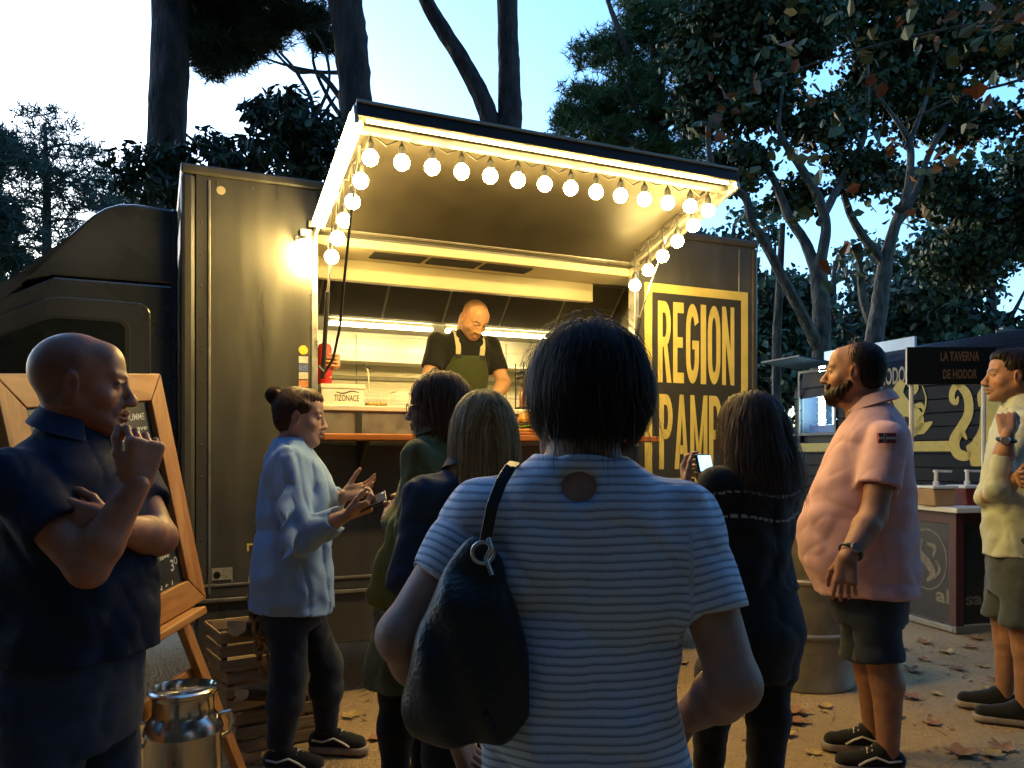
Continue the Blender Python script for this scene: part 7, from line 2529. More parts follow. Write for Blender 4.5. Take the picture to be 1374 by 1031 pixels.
def dispenser(label, x, y, colr, mname):
    t = thing('sauce_dispenser', label, 'dispenser', TBM @ Vector((x, y, TZt + 0.001)), t_ang, 'sauce dispensers on the white table top')
    obj('tub', MB().prism([(-0.085, 0.0), (0.085, 0.0), (0.10, 0.13), (-0.10, 0.13)], -0.09, 0.09), mat(mname, colr, 0.35, 0, 0.12, 10), t, 0.008)
    obj('lid', MB().box(-0.112, 0.112, -0.10, 0.10, 0.1305, 0.152), m_white, t, 0.006)
    obj('pump', MB().lathe([(0.022, 0.1525), (0.022, 0.18), (0.014, 0.185), (0.014, 0.25), (0.02, 0.252), (0.02, 0.27), (0.0, 0.272)], 14), m_white, t, 0, True)
    obj('spout', MB().bar((-0.02, 0, 0.262), (0.13, -0.01, 0.258), 0.026, 0.018), m_white, t, 0.004)


p1 = TBM.inverted() @ un(1260, 670, 6.0)
p2 = TBM.inverted() @ un(1303, 672, 6.05)
dispenser('tan sauce tub with a white pump on the white table', p1.x + 0.02, 0.20, (0.42, 0.26, 0.12), 'sauce_tan')
dispenser('dark red sauce tub with a white pump on the white table', p2.x + 0.05, 0.22, (0.16, 0.02, 0.015), 'sauce_red')
# black sign board on two white poles
sb_o = TBM @ Vector((0.12, 0.50, TZt + 0.001))
sbd = thing('sign_board', 'glossy black tavern name board on two white poles above the sauce table', 'sign', sb_o)
pA, pB = un(1217, 466, 6.15) - sb_o, un(1336, 466, 6.25) - sb_o
pC, pD = un(1336, 516, 6.25) - sb_o, un(1217, 516, 6.15) - sb_o
nrm_ = (pB - pA).cross(pD - pA).normalized()
if nrm_.y > 0:
    nrm_ = -nrm_
mb = MB()
mb.add([q for q in (pA, pB, pC, pD)] + [q - nrm_ * 0.02 for q in (pA, pB, pC, pD)], [(0, 1, 2, 3), (7, 6, 5, 4), (0, 4, 5, 1), (1, 5, 6, 2), (2, 6, 7, 3), (3, 7, 4, 0)])
pnl = obj('panel', mb, mat('gloss_black', (0.008, 0.008, 0.008), 0.28, 0, 0.1, 5), sbd)
ux = (pB - pA).normalized()
for s, fy, wd_ in (('LA TAVERNA', 0.38, 0.33), ('DE HODOR', 0.86, 0.29)):
    o = pA + (pD - pA) * fy + ux * (0.28 if wd_ > 0.3 else 0.30) + nrm_ * 0.003
    text_part('lettering', s, 0.1, mat('board_gold', (0.16, 0.09, 0.035), 0.5), pnl, o, ux, (0, 0, 1), 0.03, wd_, 0.075)
for f in (0.08, 0.90):
    a = pA.lerp(pB, f) - nrm_ * 0.035
    a.z = pD.z + 0.1
    b = a.copy()
    b.z = 0.0
    obj('pole', MB().tube([a, b], 0.016, 10), m_white, sbd, 0, True)
# pale slatted stall end beyond the trailer
sl = thing('slatted_panel', 'pale horizontal slat panel of a stall beyond the trailer roof', 'panel', (6.1, 8.9, 0))
for k in range(6):
    obj('slat', MB().bar((-0.7, 0, 2.05 + k * 0.12), (1.2, -0.4, 2.05 + k * 0.12), 0.02, 0.09), mat('pale_slat', (0.30, 0.33, 0.29), 0.6), sl, 0.003)
for x in (-0.6, 1.1):
    obj('post', MB().bar((x, 0.04 - 0.2 * (x + 0.7), 0.0), (x, 0.04 - 0.2 * (x + 0.7), 2.72), 0.06, 0.06, (0, 1, 0)), MATS['pale_slat'], sl)

# ------------------------------------------------------------------ dry leaves lying on the ground
def leaf_mesh(seed, L):
    r = random.Random(seed)
    pts = []
    lobes = 5
    for i in range(22):
        a = 2 * math.pi * i / 22
        rr = 0.62 + 0.38 * abs(math.cos(a * lobes / 2)) ** 0.8
        rr *= r.uniform(0.85, 1.1) * (1.0 if abs(a - math.pi) > 0.3 else 0.5)
        pts.append((L / 2 * rr * math.cos(a), L / 2.3 * rr * math.sin(a)))
    cu = r.uniform(2.5, 5.0)
    vs = [(0, 0, 0.004)]
    for x, y in pts:
        vs.append((x * 0.55, y * 0.55, 0.004 + cu * (x * x * 0.4 + y * y) * 0.3 + r.uniform(0, 0.003)))
    for x, y in pts:
        vs.append((x, y, 0.004 + cu * (x * x * 0.5 + y * y) + r.uniform(0, 0.008)))
    n = len(pts)
    fs = [(0, 1 + i, 1 + (i + 1) % n) for i in range(n)] + [(1 + i, 1 + n + i, 1 + n + (i + 1) % n, 1 + (i + 1) % n) for i in range(n)]
    me = bpy.data.meshes.new('fallen_leaf')
    me.from_pydata(vs, [], fs)
    me.polygons.foreach_set('use_smooth', [True] * len(me.polygons))
    return me


m_leafs = [mat('dry_leaf_%d' % i, c, 0.75, 0, 0.3, 30) for i, c in enumerate(((0.34, 0.17, 0.06), (0.42, 0.28, 0.10), (0.24, 0.11, 0.05)))]
lms = []
for i in range(6):
    me = leaf_mesh(i, random.uniform(0.10, 0.15))
    me.materials.append(m_leafs[i % 3])
    lms.append(me)
KN = ('large yellowish dry leaf', 'pale tan dry leaf', 'dark brown curled leaf')
spots = [(1068, 955), (1106, 947), (1068, 968), (1240, 885), (1255, 930), (1220, 935), (1345, 1003), (1330, 1012), (1300, 868), (1310, 857), (1318, 893), (1285, 898), (1225, 900), (1325, 925), (1355, 890), (1210, 870), (1052, 985),
         (1250, 970), (1290, 1010), (915, 890), (930, 940), (605, 960), (470, 960), (505, 990), (1240, 862), (1270, 875), (1345, 915), (1200, 960), (1090, 1010), (420, 975), (330, 1022), (1365, 960)]
for i, (px, py) in enumerate(spots):
    Y = CAMH * FPX / (py - HOR)
    q = un(px, py, Y)
    o = bpy.data.objects.new('fallen_leaf', lms[i % 6])
    COL.objects.link(o)
    o.location = (q.x, q.y, ground_z(q.x, q.y) + 0.001)
    o.rotation_euler = (random.uniform(-0.1, 0.1), random.uniform(-0.1, 0.1), random.uniform(0, 6.28))
    s = random.uniform(0.8, 1.25)
    o.scale = (s, s, s)
    tag(o, ('orange brown curled dry leaf lying on the sandy ground', 'pale yellow tan dry leaf lying on the sandy ground', 'dark reddish brown dry leaf lying on the sandy ground')[i % 3], 'leaf', ('orange brown leaves on the sand', 'pale tan leaves on the sand', 'dark brown leaves on the sand')[i % 3])

# ------------------------------------------------------------------ trees
m_pbark = mat('pine_bark', (0.055, 0.038, 0.028), 0.9, 0, 0.6, 9, 1.0, 16, stretch=(1, 1, 0.35), bdist=0.05)
m_plane = mat('plane_bark', (0.085, 0.075, 0.055), 0.85, 0, 0.7, 9, 1.0, 20, stretch=(1, 1, 0.5), bdist=0.03)
m_needle = mat('pine_needles', (0.03, 0.05, 0.02), 0.7, 0, 0.2, 3, attr='Col')
m_leaf = mat('tree_leaves', (0.04, 0.06, 0.02), 0.6, 0, 0.2, 3, attr='Col')
TR = np.random.default_rng(23)


def clump_points(blobs, n, spread=0.35, sub=26, rng=TR):
    """points in clumps scattered through ovals (centre, radii, weight)"""
    w = np.array([b[2] for b in blobs], float)
    w /= w.sum()
    out = []
    for b, k in zip(blobs, (w * n).astype(int)):
        c, r = np.array(b[0], float), np.array(b[1], float)
        d = rng.normal(size=(sub, 3))
        d /= np.linalg.norm(d, axis=1, keepdims=True)
        sc = c + d * r * rng.uniform(0.25, 1.0, (sub, 1)) ** 0.6
        pick = rng.integers(0, sub, k)
        out.append(sc[pick] + rng.normal(size=(k, 3)) * r.mean() * spread * np.array((1, 1, 0.55)))
    return np.concatenate(out)


def needles(pts, length, width, per, cols, rng=TR, drop=0.0):
    n = len(pts)
    P0 = np.repeat(pts, per, 0)
    d = rng.normal(size=(n * per, 3))
    d[:, 2] = d[:, 2] * 0.8 + 0.35 - drop
    d /= np.linalg.norm(d, axis=1, keepdims=True)
    s = np.cross(d, rng.normal(size=d.shape))
    s /= np.linalg.norm(s, axis=1, keepdims=True) + 1e-9
    L = length * rng.uniform(0.6, 1.2, (len(d), 1))
    V = np.stack([P0 - s * width, P0 + s * width, P0 + d * L], 1).reshape(-1, 3)
    F = np.arange(len(V)).reshape(-1, 3)
    t = np.repeat(rng.uniform(0, 1, (n, 1)), per, 0)
    c = np.array(cols[0]) * (1 - t) + np.array(cols[1]) * t
    return V, F, np.repeat(c, 3, 0)


def leaves(pts, size, cols, rng=TR, droop=0.4, aspect=0.6):
    n = len(pts)
    d = rng.normal(size=(n, 3))
    d[:, 2] -= droop
    d /= np.linalg.norm(d, axis=1, keepdims=True)
    s = np.cross(d, rng.normal(size=d.shape))
    s /= np.linalg.norm(s, axis=1, keepdims=True) + 1e-9
    nn = np.cross(d, s)
    L = size * rng.uniform(0.4, 1.5, (n, 1))
    W = L * aspect * rng.uniform(0.7, 1.2, (n, 1))
    a = pts
    V = np.stack([a, a + d * L * 0.35 + s * W * 0.5 + nn * W * 0.12, a + d * L * 0.75 + s * W * 0.3 + nn * W * 0.08, a + d * L, a + d * L * 0.75 - s * W * 0.3 + nn * W * 0.08, a + d * L * 0.35 - s * W * 0.5 + nn * W * 0.12], 1).reshape(-1, 3)
    b = np.arange(n) * 6
    F = np.concatenate([np.stack([b, b + 1, b + 2, b + 3], 1), np.stack([b, b + 3, b + 4, b + 5], 1)])
    ci = rng.integers(0, len(cols), n)
    c = np.array(cols)[ci] * rng.uniform(0.6, 1.35, (n, 1))
    return V, F, np.repeat(c, 6, 0)


def spline(P, k=6):
    P = [np.array(q, float) for q in P]
    out = []
    for i in range(len(P) - 1):
        p0, p1, p2, p3 = P[max(i - 1, 0)], P[i], P[i + 1], P[min(i + 2, len(P) - 1)]
        for j in range(k):
            t = j / k
            out.append(0.5 * ((2 * p1) + (-p0 + p2) * t + (2 * p0 - 5 * p1 + 4 * p2 - p3) * t * t + (-p0 + 3 * p1 - 3 * p2 + p3) * t ** 3))
    out.append(P[-1])
    return out


def branch(mb, pts4, n=9, jit=0.06, thin=1.0):
    """pts4: (x, y, z, radius)"""
    S = spline(pts4, 6)
    mb.tube([q[:3] for q in S], [max(q[3] * thin, 0.006) for q in S], n, True, jit)


def px4(pts, Y, w):
    """photo pixels -> branch points; w = half width in pixels"""
    return [(*un(p[0], p[1], Y + (p[2] if len(p) > 2 else 0)), ww / FPX * Y) for p, ww in zip(pts, w)]


def tree(name, label, base, limbs, bark, group='park trees around the truck'):
    t = thing(name, label, 'tree', base, 0, group)
    b = np.array(base)
    first = True
    for i, L in enumerate(limbs):
        mb = MB()
        branch(mb, [(q[0] - b[0], q[1] - b[1], q[2] - b[2], q[3]) for q in L], 12 if i == 0 else 8, 0.06, 0.78 if bark is m_plane else 1.0)
        obj('trunk' if i == 0 else 'limb', mb, bark, t, 0, True)
    return t


def crown(t, V, F, C, m, name='crown'):
    b = np.array(t.location)
    return np_mesh(name, V - b, F, m, t, False, C)


DG = [(0.022, 0.036, 0.016), (0.05, 0.075, 0.028)]
MG = [(0.035, 0.06, 0.022), (0.07, 0.11, 0.035)]


def R3(px, Y):
    return px / FPX * Y


def blob(px, py, rx, ry, Y, w=1.0, ry_depth=None):
    return (un(px, py, Y), (R3(rx, Y), R3(ry_depth or rx, Y), R3(ry, Y)), w)


# far fuzzy conifers on the left
for px, Y, lab, tops in ((62, 17.0, 'slim fuzzy conifer with a thin trunk left of the truck cab', [(60, 165, 45, 22), (45, 205, 75, 28), (85, 215, 60, 30), (40, 260, 80, 30), (95, 262, 60, 25), (55, 320, 85, 34), (70, 375, 90, 35)]),
                         (-40, 15.0, 'bushy conifer at the left edge behind the cab', [(-20, 200, 50, 40), (-30, 270, 60, 50), (-10, 340, 60, 50)]),
                         (150, 24.0, 'low distant conifer between the cab roof and the thick trunk', [(150, 255, 40, 30), (170, 300, 50, 40), (120, 340, 50, 40)])):
    t = tree('conifer', lab, (*un(px, 600, Y)[:2], -0.02), [px4([(px, 690), (px, 450), (px + 1, (450 + tops[0][1]) // 2 - 40), (px - 2, tops[0][1])], Y, (9, 7, 5, 2))] +
             [px4([(px, y), (px + s * 25, y - 6), (px + s * 58, y - 2)], Y, (2.5, 1.5, 0.6)) for y, s in ((350, 1), (338, -1), (300, 1), (282, -1), (250, 1), (232, -1), (200, 1)) if y > tops[0][1]], m_pbark)
    pts = clump_points([blob(a, b, c, d, Y, c * d) for a, b, c, d in tops], 1300, 0.17, 44)
    crown(t, *needles(pts, 0.34, 0.011, 10, [(0.025, 0.045, 0.03), (0.05, 0.075, 0.045)]), m_needle)

# thick pine trunk behind the cab
Y = 9.0
t = tree('pine_tree', 'thick straight pine trunk rising behind the truck cab', (*un(226, 600, Y)[:2], -0.02),
         [px4([(224, 770), (222, 400), (224, 200), (228, 80), (230, -60), (235, -400), (240, -560)], Y, (34, 27, 25, 25, 24, 18, 10))] +
         [px4([(232, -20), (290, 10, 0.3), (370, 30, 0.6), (430, 10, 0.8)], Y, (8, 6, 4, 2)), px4([(234, -150), (330, -80, -0.5), (420, -60, -1)], Y, (9, 6, 3)), px4([(235, -260), (120, -330, 1), (0, -380, 1)], Y, (9, 6, 3)), px4([(238, -380), (340, -470, -1), (420, -500, -1)], Y, (9, 6, 3))], m_pbark)
bl = [blob(300, 15, 50, 32, Y + 0.5, 1.6), blob(290, 75, 40, 26, Y + 0.4, 1.3), blob(355, 20, 50, 25, Y + 0.8, 1.4), blob(270, 50, 25, 35, Y + 0.6, 0.9), blob(420, 25, 28, 18, Y + 0.8, 0.5), blob(330, 70, 28, 14, Y + 0.6, 0.5), blob(300, -60, 100, 50, Y, 2.5)]
bl += [blob(x, y, 150, 60, Y + z, 2.0) for x, y, z in ((380, -180, -1), (100, -420, 1), (300, -520, 0), (-80, -430, 2), (480, -480, -2), (250, -330, -3))]
pts = clump_points(bl, 9500, 0.22, 30)
crown(t, *needles(pts, 0.17, 0.006, 10, [(0.022, 0.034, 0.014), (0.045, 0.065, 0.022)]), m_needle)

# low broadleaf tree behind the truck, drooping leaf sprays
Y = 7.6
t = tree('broadleaf_tree', 'low broadleaf tree with drooping leaf sprays over the truck roof', (*un(405, 600, Y)[:2], -0.02),
         [px4([(405, 790), (405, 500), (400, 300), (395, 200), (385, 130)], Y, (14, 11, 9, 6, 3)), px4([(402, 330), (320, 260, 0.2), (240, 225, 0.3), (175, 215, 0.3)], Y, (7, 5, 3, 1.5)), px4([(396, 210), (430, 160), (450, 130)], Y, (5, 3, 1.5)),
          px4([(396, 215), (420, 150), (400, 100), (375, 70)], Y + 0.5, (4, 3, 2.5, 1.5)), px4([(410, 180), (440, 120), (437, 70), (420, 40)], Y + 0.6, (3, 2.2, 2, 1))], m_pbark)
bl = [blob(400, 165, 50, 45, Y, 3.2), blob(375, 215, 55, 35, Y, 2.4), blob(430, 200, 32, 45, Y, 2.0), blob(345, 150, 22, 22, Y, 0.6), blob(185, 215, 32, 22, Y + 0.3, 1.0), blob(170, 240, 22, 14, Y + 0.3, 0.5), blob(235, 215, 35, 26, Y + 0.3, 1.4), blob(285, 200, 35, 22, Y + 0.3, 1.2), blob(310, 225, 45, 22, Y + 0.2, 1.5), blob(225, 255, 40, 16, Y + 0.2, 1.2)]
pts = clump_points(bl, 6500, 0.20, 34)
crown(t, *leaves(pts, 0.10, [(0.028, 0.05, 0.018), (0.04, 0.065, 0.022), (0.02, 0.035, 0.014)], droop=0.9, aspect=0.36), m_leaf)

# leaning pine left of the hatch
Y = 8.6
t = tree('pine_tree', 'leaning pine trunk passing behind the left corner of the hatch', (*un(470, 600, Y)[:2], -0.02),
         [px4([(478, 780), (478, 400), (478, 200), (476, 120), (470, 50), (460, -20), (440, -160), (430, -420)], Y, (27, 24, 23, 22, 23, 23, 20, 10)),
          px4([(470, 150), (430, 100, 0.2), (395, 95, 0.4), (360, 60, 0.6)], Y, (5, 3.5, 2.5, 1.2)), px4([(472, 175), (440, 130, 0.3), (420, 80, 0.5), (430, 30, 0.6)], Y, (4, 3, 2, 1.2)), px4([(470, 97), (430, 97, 0.3), (385, 88, 0.5), (345, 75, 0.6)], Y, (3.5, 2.5, 2, 1)),
          px4([(440, -200), (560, -280, -1), (660, -320, -1)], Y, (10, 7, 3)), px4([(436, -300), (300, -380, 1), (200, -420, 1)], Y, (10, 7, 3))], m_pbark)
bl = [blob(400, 25, 40, 14, Y + 0.6, 0.8), blob(355, 50, 25, 14, Y + 0.6, 0.5), blob(430, 60, 18, 12, Y + 0.5, 0.35)] + [blob(x, y, 140, 55, Y + z, 2.0) for x, y, z in ((560, -330, -1), (420, -450, 0), (250, -430, 1), (680, -420, -2))]
pts = clump_points(bl, 5000, 0.22, 30)
crown(t, *needles(pts, 0.17, 0.006, 10, [(0.022, 0.034, 0.014), (0.045, 0.065, 0.022)]), m_needle)

# forked pine behind the hatch
Y = 9.5
t = tree('pine_tree', 'forked pine with two bare stems standing above the hatch', (*un(675, 600, Y)[:2], -0.02),
         [px4([(676, 760), (676, 400), (675, 230), (684, 160), (683, 90), (681, 20), (680, -120), (690, -380)], Y, (26, 24, 22, 17, 15, 14, 12, 6)),
          px4([(672, 225), (662, 178), (645, 128), (618, 78), (588, 30), (565, -20), (540, -140), (500, -330)], Y, (20, 15, 13, 12, 11, 10, 9, 5)), px4([(680, -100), (780, -230, -1), (860, -280, -1)], Y, (7, 5, 2))], m_pbark)
bl = [blob(x, y, 130, 50, Y + z, 2.0) for x, y, z in ((690, -420, 0), (520, -380, 1), (840, -320, -1), (760, -500, -2))]
pts = clump_points(bl, 4000, 0.22, 30)
crown(t, *needles(pts, 0.17, 0.006, 10, [(0.022, 0.034, 0.014), (0.045, 0.065, 0.022)]), m_needle)

# green pine right of the hatch
Y = 14.0
t = tree('pine_tree', 'round crowned green pine beyond the right end of the hatch', (*un(886, 600, Y)[:2], -0.02),
         [px4([(888, 700), (888, 400), (886, 220), (880, 130), (886, 60), (890, -40), (895, -160)], Y, (17, 15, 13, 12, 11, 9, 4)),
          px4([(884, 160), (850, 90, -0.3), (830, 40, -0.5), (815, 0, -0.5)], Y, (7, 5, 4, 3)), px4([(884, 200), (860, 160, -0.4), (838, 110, -0.6)], Y, (5, 3, 2)), px4([(886, 220), (862, 200, -0.3), (830, 180, -0.4), (800, 170, -0.5)], Y, (4, 3, 2, 1)), px4([(886, 180), (920, 120, 0.3), (940, 60, 0.5)], Y, (6, 4, 2))], m_pbark)
bl = [blob(775, 165, 36, 20, Y, 1.2), blob(815, 185, 42, 18, Y, 1.2), blob(800, 140, 45, 22, Y, 1.4), blob(850, 150, 40, 28, Y, 1.4), blob(800, 75, 32, 18, Y, 0.7), blob(835, 60, 32, 26, Y, 0.8), blob(850, 105, 45, 26, Y, 1.2), blob(870, 200, 32, 16, Y, 0.8), blob(875, 30, 50, 32, Y, 1.6), blob(930, 60, 50, 60, Y, 2.6), blob(930, 150, 45, 50, Y, 2.2), blob(925, 215, 40, 30, Y, 1.2), blob(880, -60, 90, 40, Y, 1.5)]
pts = clump_points(bl, 10500, 0.25, 30)
crown(t, *needles(pts, 0.16, 0.008, 9, [(0.045, 0.085, 0.028), (0.10, 0.17, 0.05)]), m_needle)

# two plane trees with pale crooked limbs
Y = 11.0
t = tree('plane_tree', 'plane tree with pale crooked limbs reaching towards the hatch', (*un(1096, 600, Y)[:2], -0.02),
         [px4([(1098, 745), (1100, 560), (1102, 470), (1102, 410), (1098, 365)], Y, (22, 18, 16, 15, 14)),
          px4([(1100, 470), (1075, 420, -0.2), (1050, 372, -0.3), (1028, 330, -0.4), (1008, 295, -0.5), (1000, 265, -0.5), (972, 245, -0.6), (955, 220, -0.6), (950, 190, -0.6), (949, 168, -0.6), (938, 168, -0.6)], Y, (12, 10, 9, 8, 7.5, 7, 6, 5, 4.5, 4, 3)),
          px4([(1098, 370), (1080, 325, 0.2), (1058, 290, 0.3), (1035, 235, 0.4), (1000, 195, 0.4), (965, 160, 0.4)], Y, (12, 9, 8, 6, 4, 2)),
          px4([(1098, 365), (1108, 310), (1100, 270), (1078, 230), (1055, 195), (1045, 160), (1060, 60)], Y, (11, 9, 8, 7, 6, 4, 2)),
          px4([(1100, 300), (1130, 240, 0.3), (1160, 180, 0.3), (1165, 80, 0.3)], Y, (8, 6, 5, 2)),
          px4([(1050, 300, 0.3), (1045, 400, 0.4), (1042, 480, 0.5), (1042, 740, 0.5)], Y, (5, 7, 8, 9))], m_plane)
PLG = [(0.030, 0.056, 0.016), (0.045, 0.080, 0.022), (0.055, 0.092, 0.026), (0.022, 0.04, 0.014)]
bl = [blob(960, 60, 60, 60, Y + 0.3, 3.0), blob(1010, 130, 50, 45, Y + 0.4, 2.2), blob(985, 225, 40, 30, Y + 0.5, 1.2), blob(1075, 40, 55, 40, Y + 0.4, 2.2), blob(1110, 170, 50, 30, Y + 0.5, 1.5), blob(1065, 265, 30, 25, Y + 0.8, 0.7), blob(1150, 230, 38, 30, Y + 0.6, 1.0), blob(1000, 10, 80, 40, Y, 2.4), blob(950, 150, 40, 30, Y + 0.5, 1.3), blob(1060, -120, 170, 70, Y, 5)]
pts = clump_points(bl, 42000, 0.28, 44)
crown(t, *leaves(pts, 0.085, PLG, aspect=0.8), m_leaf)

Y = 12.0
t = tree('plane_tree', 'plane tree with a pale forked trunk behind the dark trailer', (*un(1172, 600, Y)[:2], -0.02),
         [px4([(1166, 725), (1168, 560), (1172, 470), (1180, 410), (1188, 350)], Y, (21, 18, 16, 14, 13)),
          px4([(1188, 350), (1202, 300), (1218, 255), (1222, 205), (1215, 180), (1180, 130)], Y, (11, 9, 7, 6, 5, 2)), px4([(1187, 355), (1160, 320), (1142, 290), (1130, 255), (1118, 220)], Y, (9, 8, 7, 5, 3)),
          px4([(1205, 300), (1228, 260, 0.2), (1250, 200, 0.3), (1290, 140, 0.3), (1340, 90, 0.3)], Y, (7, 6, 5, 4, 2)), px4([(1216, 200), (1240, 140), (1260, 60), (1265, 0)], Y, (5, 4, 3, 2)),
          px4([(1172, 440, 0.4), (1158, 400, 0.5), (1152, 340, 0.6)], Y, (10, 8, 5))], m_plane)
bl = [blob(1230, 60, 75, 60, Y + 0.3, 4.0), blob(1320, 50, 70, 50, Y + 0.2, 3.2), blob(1180, 110, 45, 45, Y + 0.5, 1.8), blob(1250, 150, 50, 35, Y + 0.6, 1.8), blob(1260, 260, 50, 38, Y + 0.6, 2.0), blob(1150, 10, 60, 35, Y, 1.8), blob(1340, 300, 60, 45, Y + 0.8, 2.6), blob(1310, 170, 42, 22, Y + 0.6, 0.9), blob(1290, 350, 60, 30, Y + 0.8, 1.6), blob(1200, 240, 25, 20, Y + 1.0, 0.4), blob(1260, -120, 190, 70, Y, 5), blob(1400, 200, 40, 80, Y, 2)]
pts = clump_points(bl, 46000, 0.28, 44)
crown(t, *leaves(pts, 0.09, PLG, aspect=0.8), m_leaf)

# near plane tree standing right of the frame: its leaf sprays hang into the picture, some already yellow and orange
Y = 7.4
t = tree('plane_tree', 'plane tree whose yellow and orange leaf sprays hang over the trailer', (6.6, 8.0, -0.02),
         [[(6.6, 8.0, -0.02, 0.24), (6.62, 8.0, 2.0, 0.2), (6.5, 7.95, 4.0, 0.17), (6.2, 7.9, 5.6, 0.12), (5.8, 7.8, 7.5, 0.06)],
          [(6.45, 7.95, 4.6, 0.10), (5.6, 7.8, 5.9, 0.075), (4.2, 7.6, 6.6, 0.05), (3.0, 7.5, 6.6, 0.025)], px4([(1420, 90), (1360, 110), (1290, 130), (1200, 170), (1120, 200)], Y, (3, 2.4, 2, 1.5, 0.8)),
          px4([(1440, 40), (1330, 30), (1180, 60), (1050, 100), (960, 140)], Y + 0.2, (3, 2.5, 2, 1.5, 0.8))], m_plane)
AUT = [(0.05, 0.08, 0.02), (0.09, 0.12, 0.025), (0.05, 0.07, 0.02), (0.16, 0.14, 0.03), (0.26, 0.12, 0.025), (0.28, 0.08, 0.02), (0.07, 0.09, 0.02)]
spr = [(1160, 45), (1180, 80), (1240, 55), (1330, 20), (1090, 130), (1050, 190), (1010, 120), (1060, 285), (1085, 210), (975, 140), (1000, 235), (1120, 155), (1145, 345), (1130, 355), (1180, 260), (1260, 225), (1290, 200), (1370, 100), (1215, 285), (960, 60), (1350, 60), (1280, 70), (1060, 60), (1040, 20), (1110, 20), (1230, 10), (1370, 20), (945, 175), (1195, 190), (1270, 120), (1020, 60), (1330, 140)]
pts = np.concatenate([np.array(un(a, b, Y + TR.uniform(-0.5, 0.5))) + TR.normal(size=(11, 3)) * np.array((0.11, 0.12, 0.08)) for a, b in spr])
pts = np.concatenate([pts, clump_points([((5.6, 7.6, 6.4), (1.2, 1.2, 0.8), 1), ((4.2, 7.5, 6.6), (1.2, 1.0, 0.6), 1), ((6.6, 8.2, 6.6), (1.2, 1.2, 0.9), 1)], 2600, 0.3)])
crown(t, *leaves(pts, 0.115, AUT, aspect=0.85), m_leaf)

# woodland further back, each tree with its own trunk and crown
for i, (px, Y, top, rw, lab) in enumerate(((1040, 21, 330, 70, 'dark woodland tree seen just past the truck\'s rear end'), (1120, 26, 350, 80, 'distant tree between the two pale plane trunks'), (1235, 22, 330, 80, 'leafy distant tree above the middle of the trailer'),
                                           (1330, 20, 290, 90, 'broad distant tree above the sign board'), (1420, 18, 200, 90, 'tall green tree at the right edge beyond the stalls'), (985, 24, 300, 70, 'distant tree hidden largely by the lettered truck panel'), (1180, 30, 320, 90, 'faint tree furthest back behind the forked plane'), (20, 30, 360, 110, 'dark distant tree low behind the cab bonnet'))):
    t = tree('woodland_tree', lab, (*un(px, 600, Y)[:2], -0.02), [px4([(px, 640), (px + 3, 480), (px - 2, top + 60), (px, top)], Y, (8, 7, 5, 2)), px4([(px, 470), (px + 30, 420), (px + 50, 380)], Y, (4, 3, 1)), px4([(px, 450), (px - 30, 410), (px - 45, 370)], Y, (4, 3, 1))], m_pbark, 'woodland trees in the background')
    bl = [blob(px + TR.uniform(-rw, rw) * 0.8, TR.uniform(top, 520), rw * 0.5, 32, Y, 1.0) for k in range(11)] + [blob(px, 500, rw, 50, Y, 3)]
    pts = clump_points(bl, 6200, 0.30, 30)
    crown(t, *leaves(pts, 0.20, [(0.02, 0.034, 0.013), (0.035, 0.055, 0.02), (0.05, 0.08, 0.03)] if i not in (4,) else MG, aspect=0.75), m_leaf)
# low undergrowth closing the view under the crowns
ug = clump_points([((-14 + 2.4 * k, 27 + 3 * math.sin(k * 1.7), 1.3), (2.2, 1.2, 1.3), 1) for k in range(22)], 16000, 0.35)
ug[:, 2] = np.maximum(ug[:, 2], 0.05)
tag(np_mesh('undergrowth', *leaves(ug, 0.4, [(0.02, 0.034, 0.013), (0.032, 0.05, 0.02)], aspect=0.7)[:2], mat('undergrowth_leaf', (0.025, 0.04, 0.016), 0.7, 0, 0.3, 2), None, False), 'dark undergrowth closing the far side of the clearing', 'undergrowth', kind='stuff')

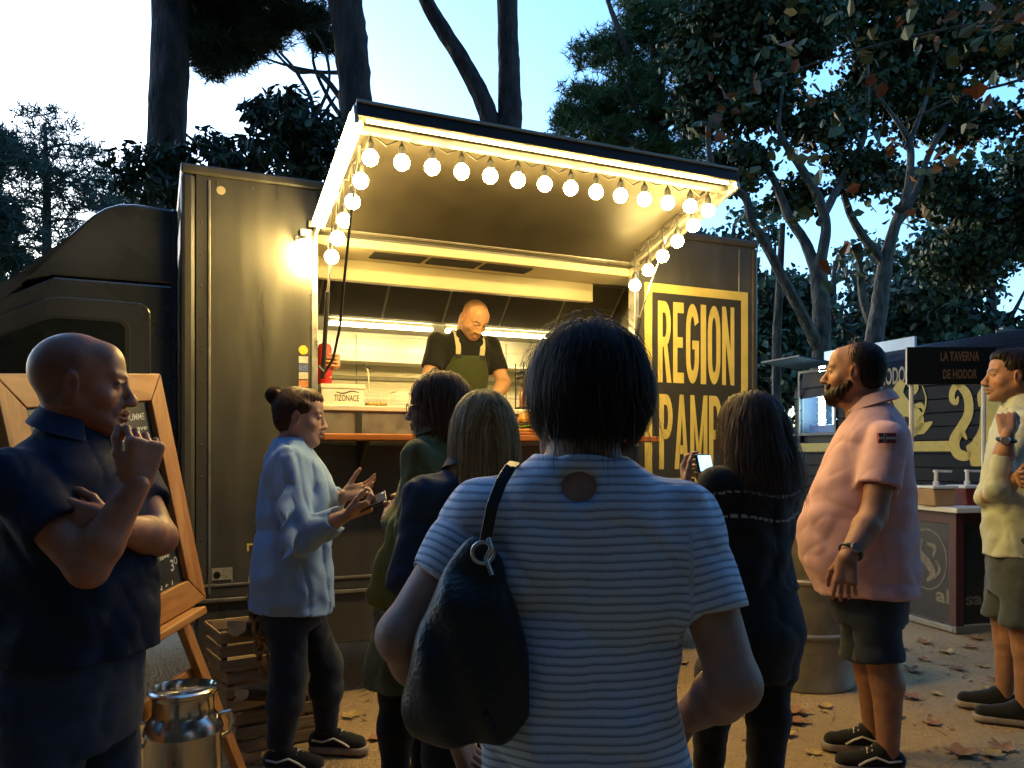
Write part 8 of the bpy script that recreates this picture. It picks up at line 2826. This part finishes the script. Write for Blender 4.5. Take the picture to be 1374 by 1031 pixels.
# unseen pines added round and behind the camera so their crowns cut the sky light
for x, y, h_, lab in ((-6.5, 0.5, 9.5, 'added unseen pine left of the clearing, its crown shading the queue'), (5.8, -1.0, 9.0, 'added unseen pine right of the clearing, its crown shading the queue'), (-3.0, -6.5, 9.5, 'added unseen shade pine behind the queue on the left side'),
                      (3.5, -7.5, 10.0, 'added unseen shade pine behind the queue on the right side'), (0.5, -13.0, 11.0, 'added unseen tall shade pine farthest behind the queue'), (-11.0, -6.0, 10.0, 'added unseen shade pine at the far left behind the queue'), (11.0, -5.0, 10.0, 'added unseen shade pine at the far right behind the queue')):
    t = tree('pine_tree', lab, (x, y, -0.02), [[(x, y, -0.02, 0.26), (x + 0.1, y, 3.0, 0.2), (x, y + 0.1, 6.0, 0.17), (x + 0.1, y, h_, 0.06)], [(x, y, h_ - 3.2, 0.09), (x + 1.3, y + 0.8, h_ - 1.6, 0.05), (x + 2.6, y + 1.4, h_ - 0.9, 0.02)], [(x, y, h_ - 3.0, 0.09), (x - 1.4, y + 0.4, h_ - 1.5, 0.05), (x - 2.6, y + 0.6, h_ - 0.9, 0.02)]], m_pbark)
    pts = clump_points([((x + 2.4 * math.cos(k * 1.05), y + 2.4 * math.sin(k * 1.05), h_ - 0.8), (2.0, 2.0, 0.8), 1.0) for k in range(6)] + [((x, y, h_), (2.6, 2.6, 0.9), 1.5)] + ([((x, y, 4.2), (3.0, 1.2, 2.6), 3.0)] if y < -5 else []), 5200, 0.3, 30)
    crown(t, *needles(pts, 0.46, 0.040, 6, [(0.022, 0.034, 0.014), (0.045, 0.065, 0.022)]), m_needle)

# unseen belt of leaves added on the near side and flanks to block sky light
wa = TR.uniform(math.pi * 0.93, math.pi * 2.07, 15000)
wr_ = TR.uniform(15, 19, 15000)
wz = TR.uniform(0.2, 9.6, 15000)
wp = np.stack([wr_ * np.cos(wa) * (1 + 0.05 * np.sin(wa * 23)), wr_ * np.sin(wa), wz + 0.8 * np.sin(wa * 31)], 1)
tag(np_mesh('woodland', *leaves(wp, 1.0, [(0.02, 0.034, 0.013)], aspect=0.8)[:2], MATS['undergrowth_leaf'], None, False), 'unseen dark wood added to shade the near side of the clearing', 'woodland', kind='stuff')
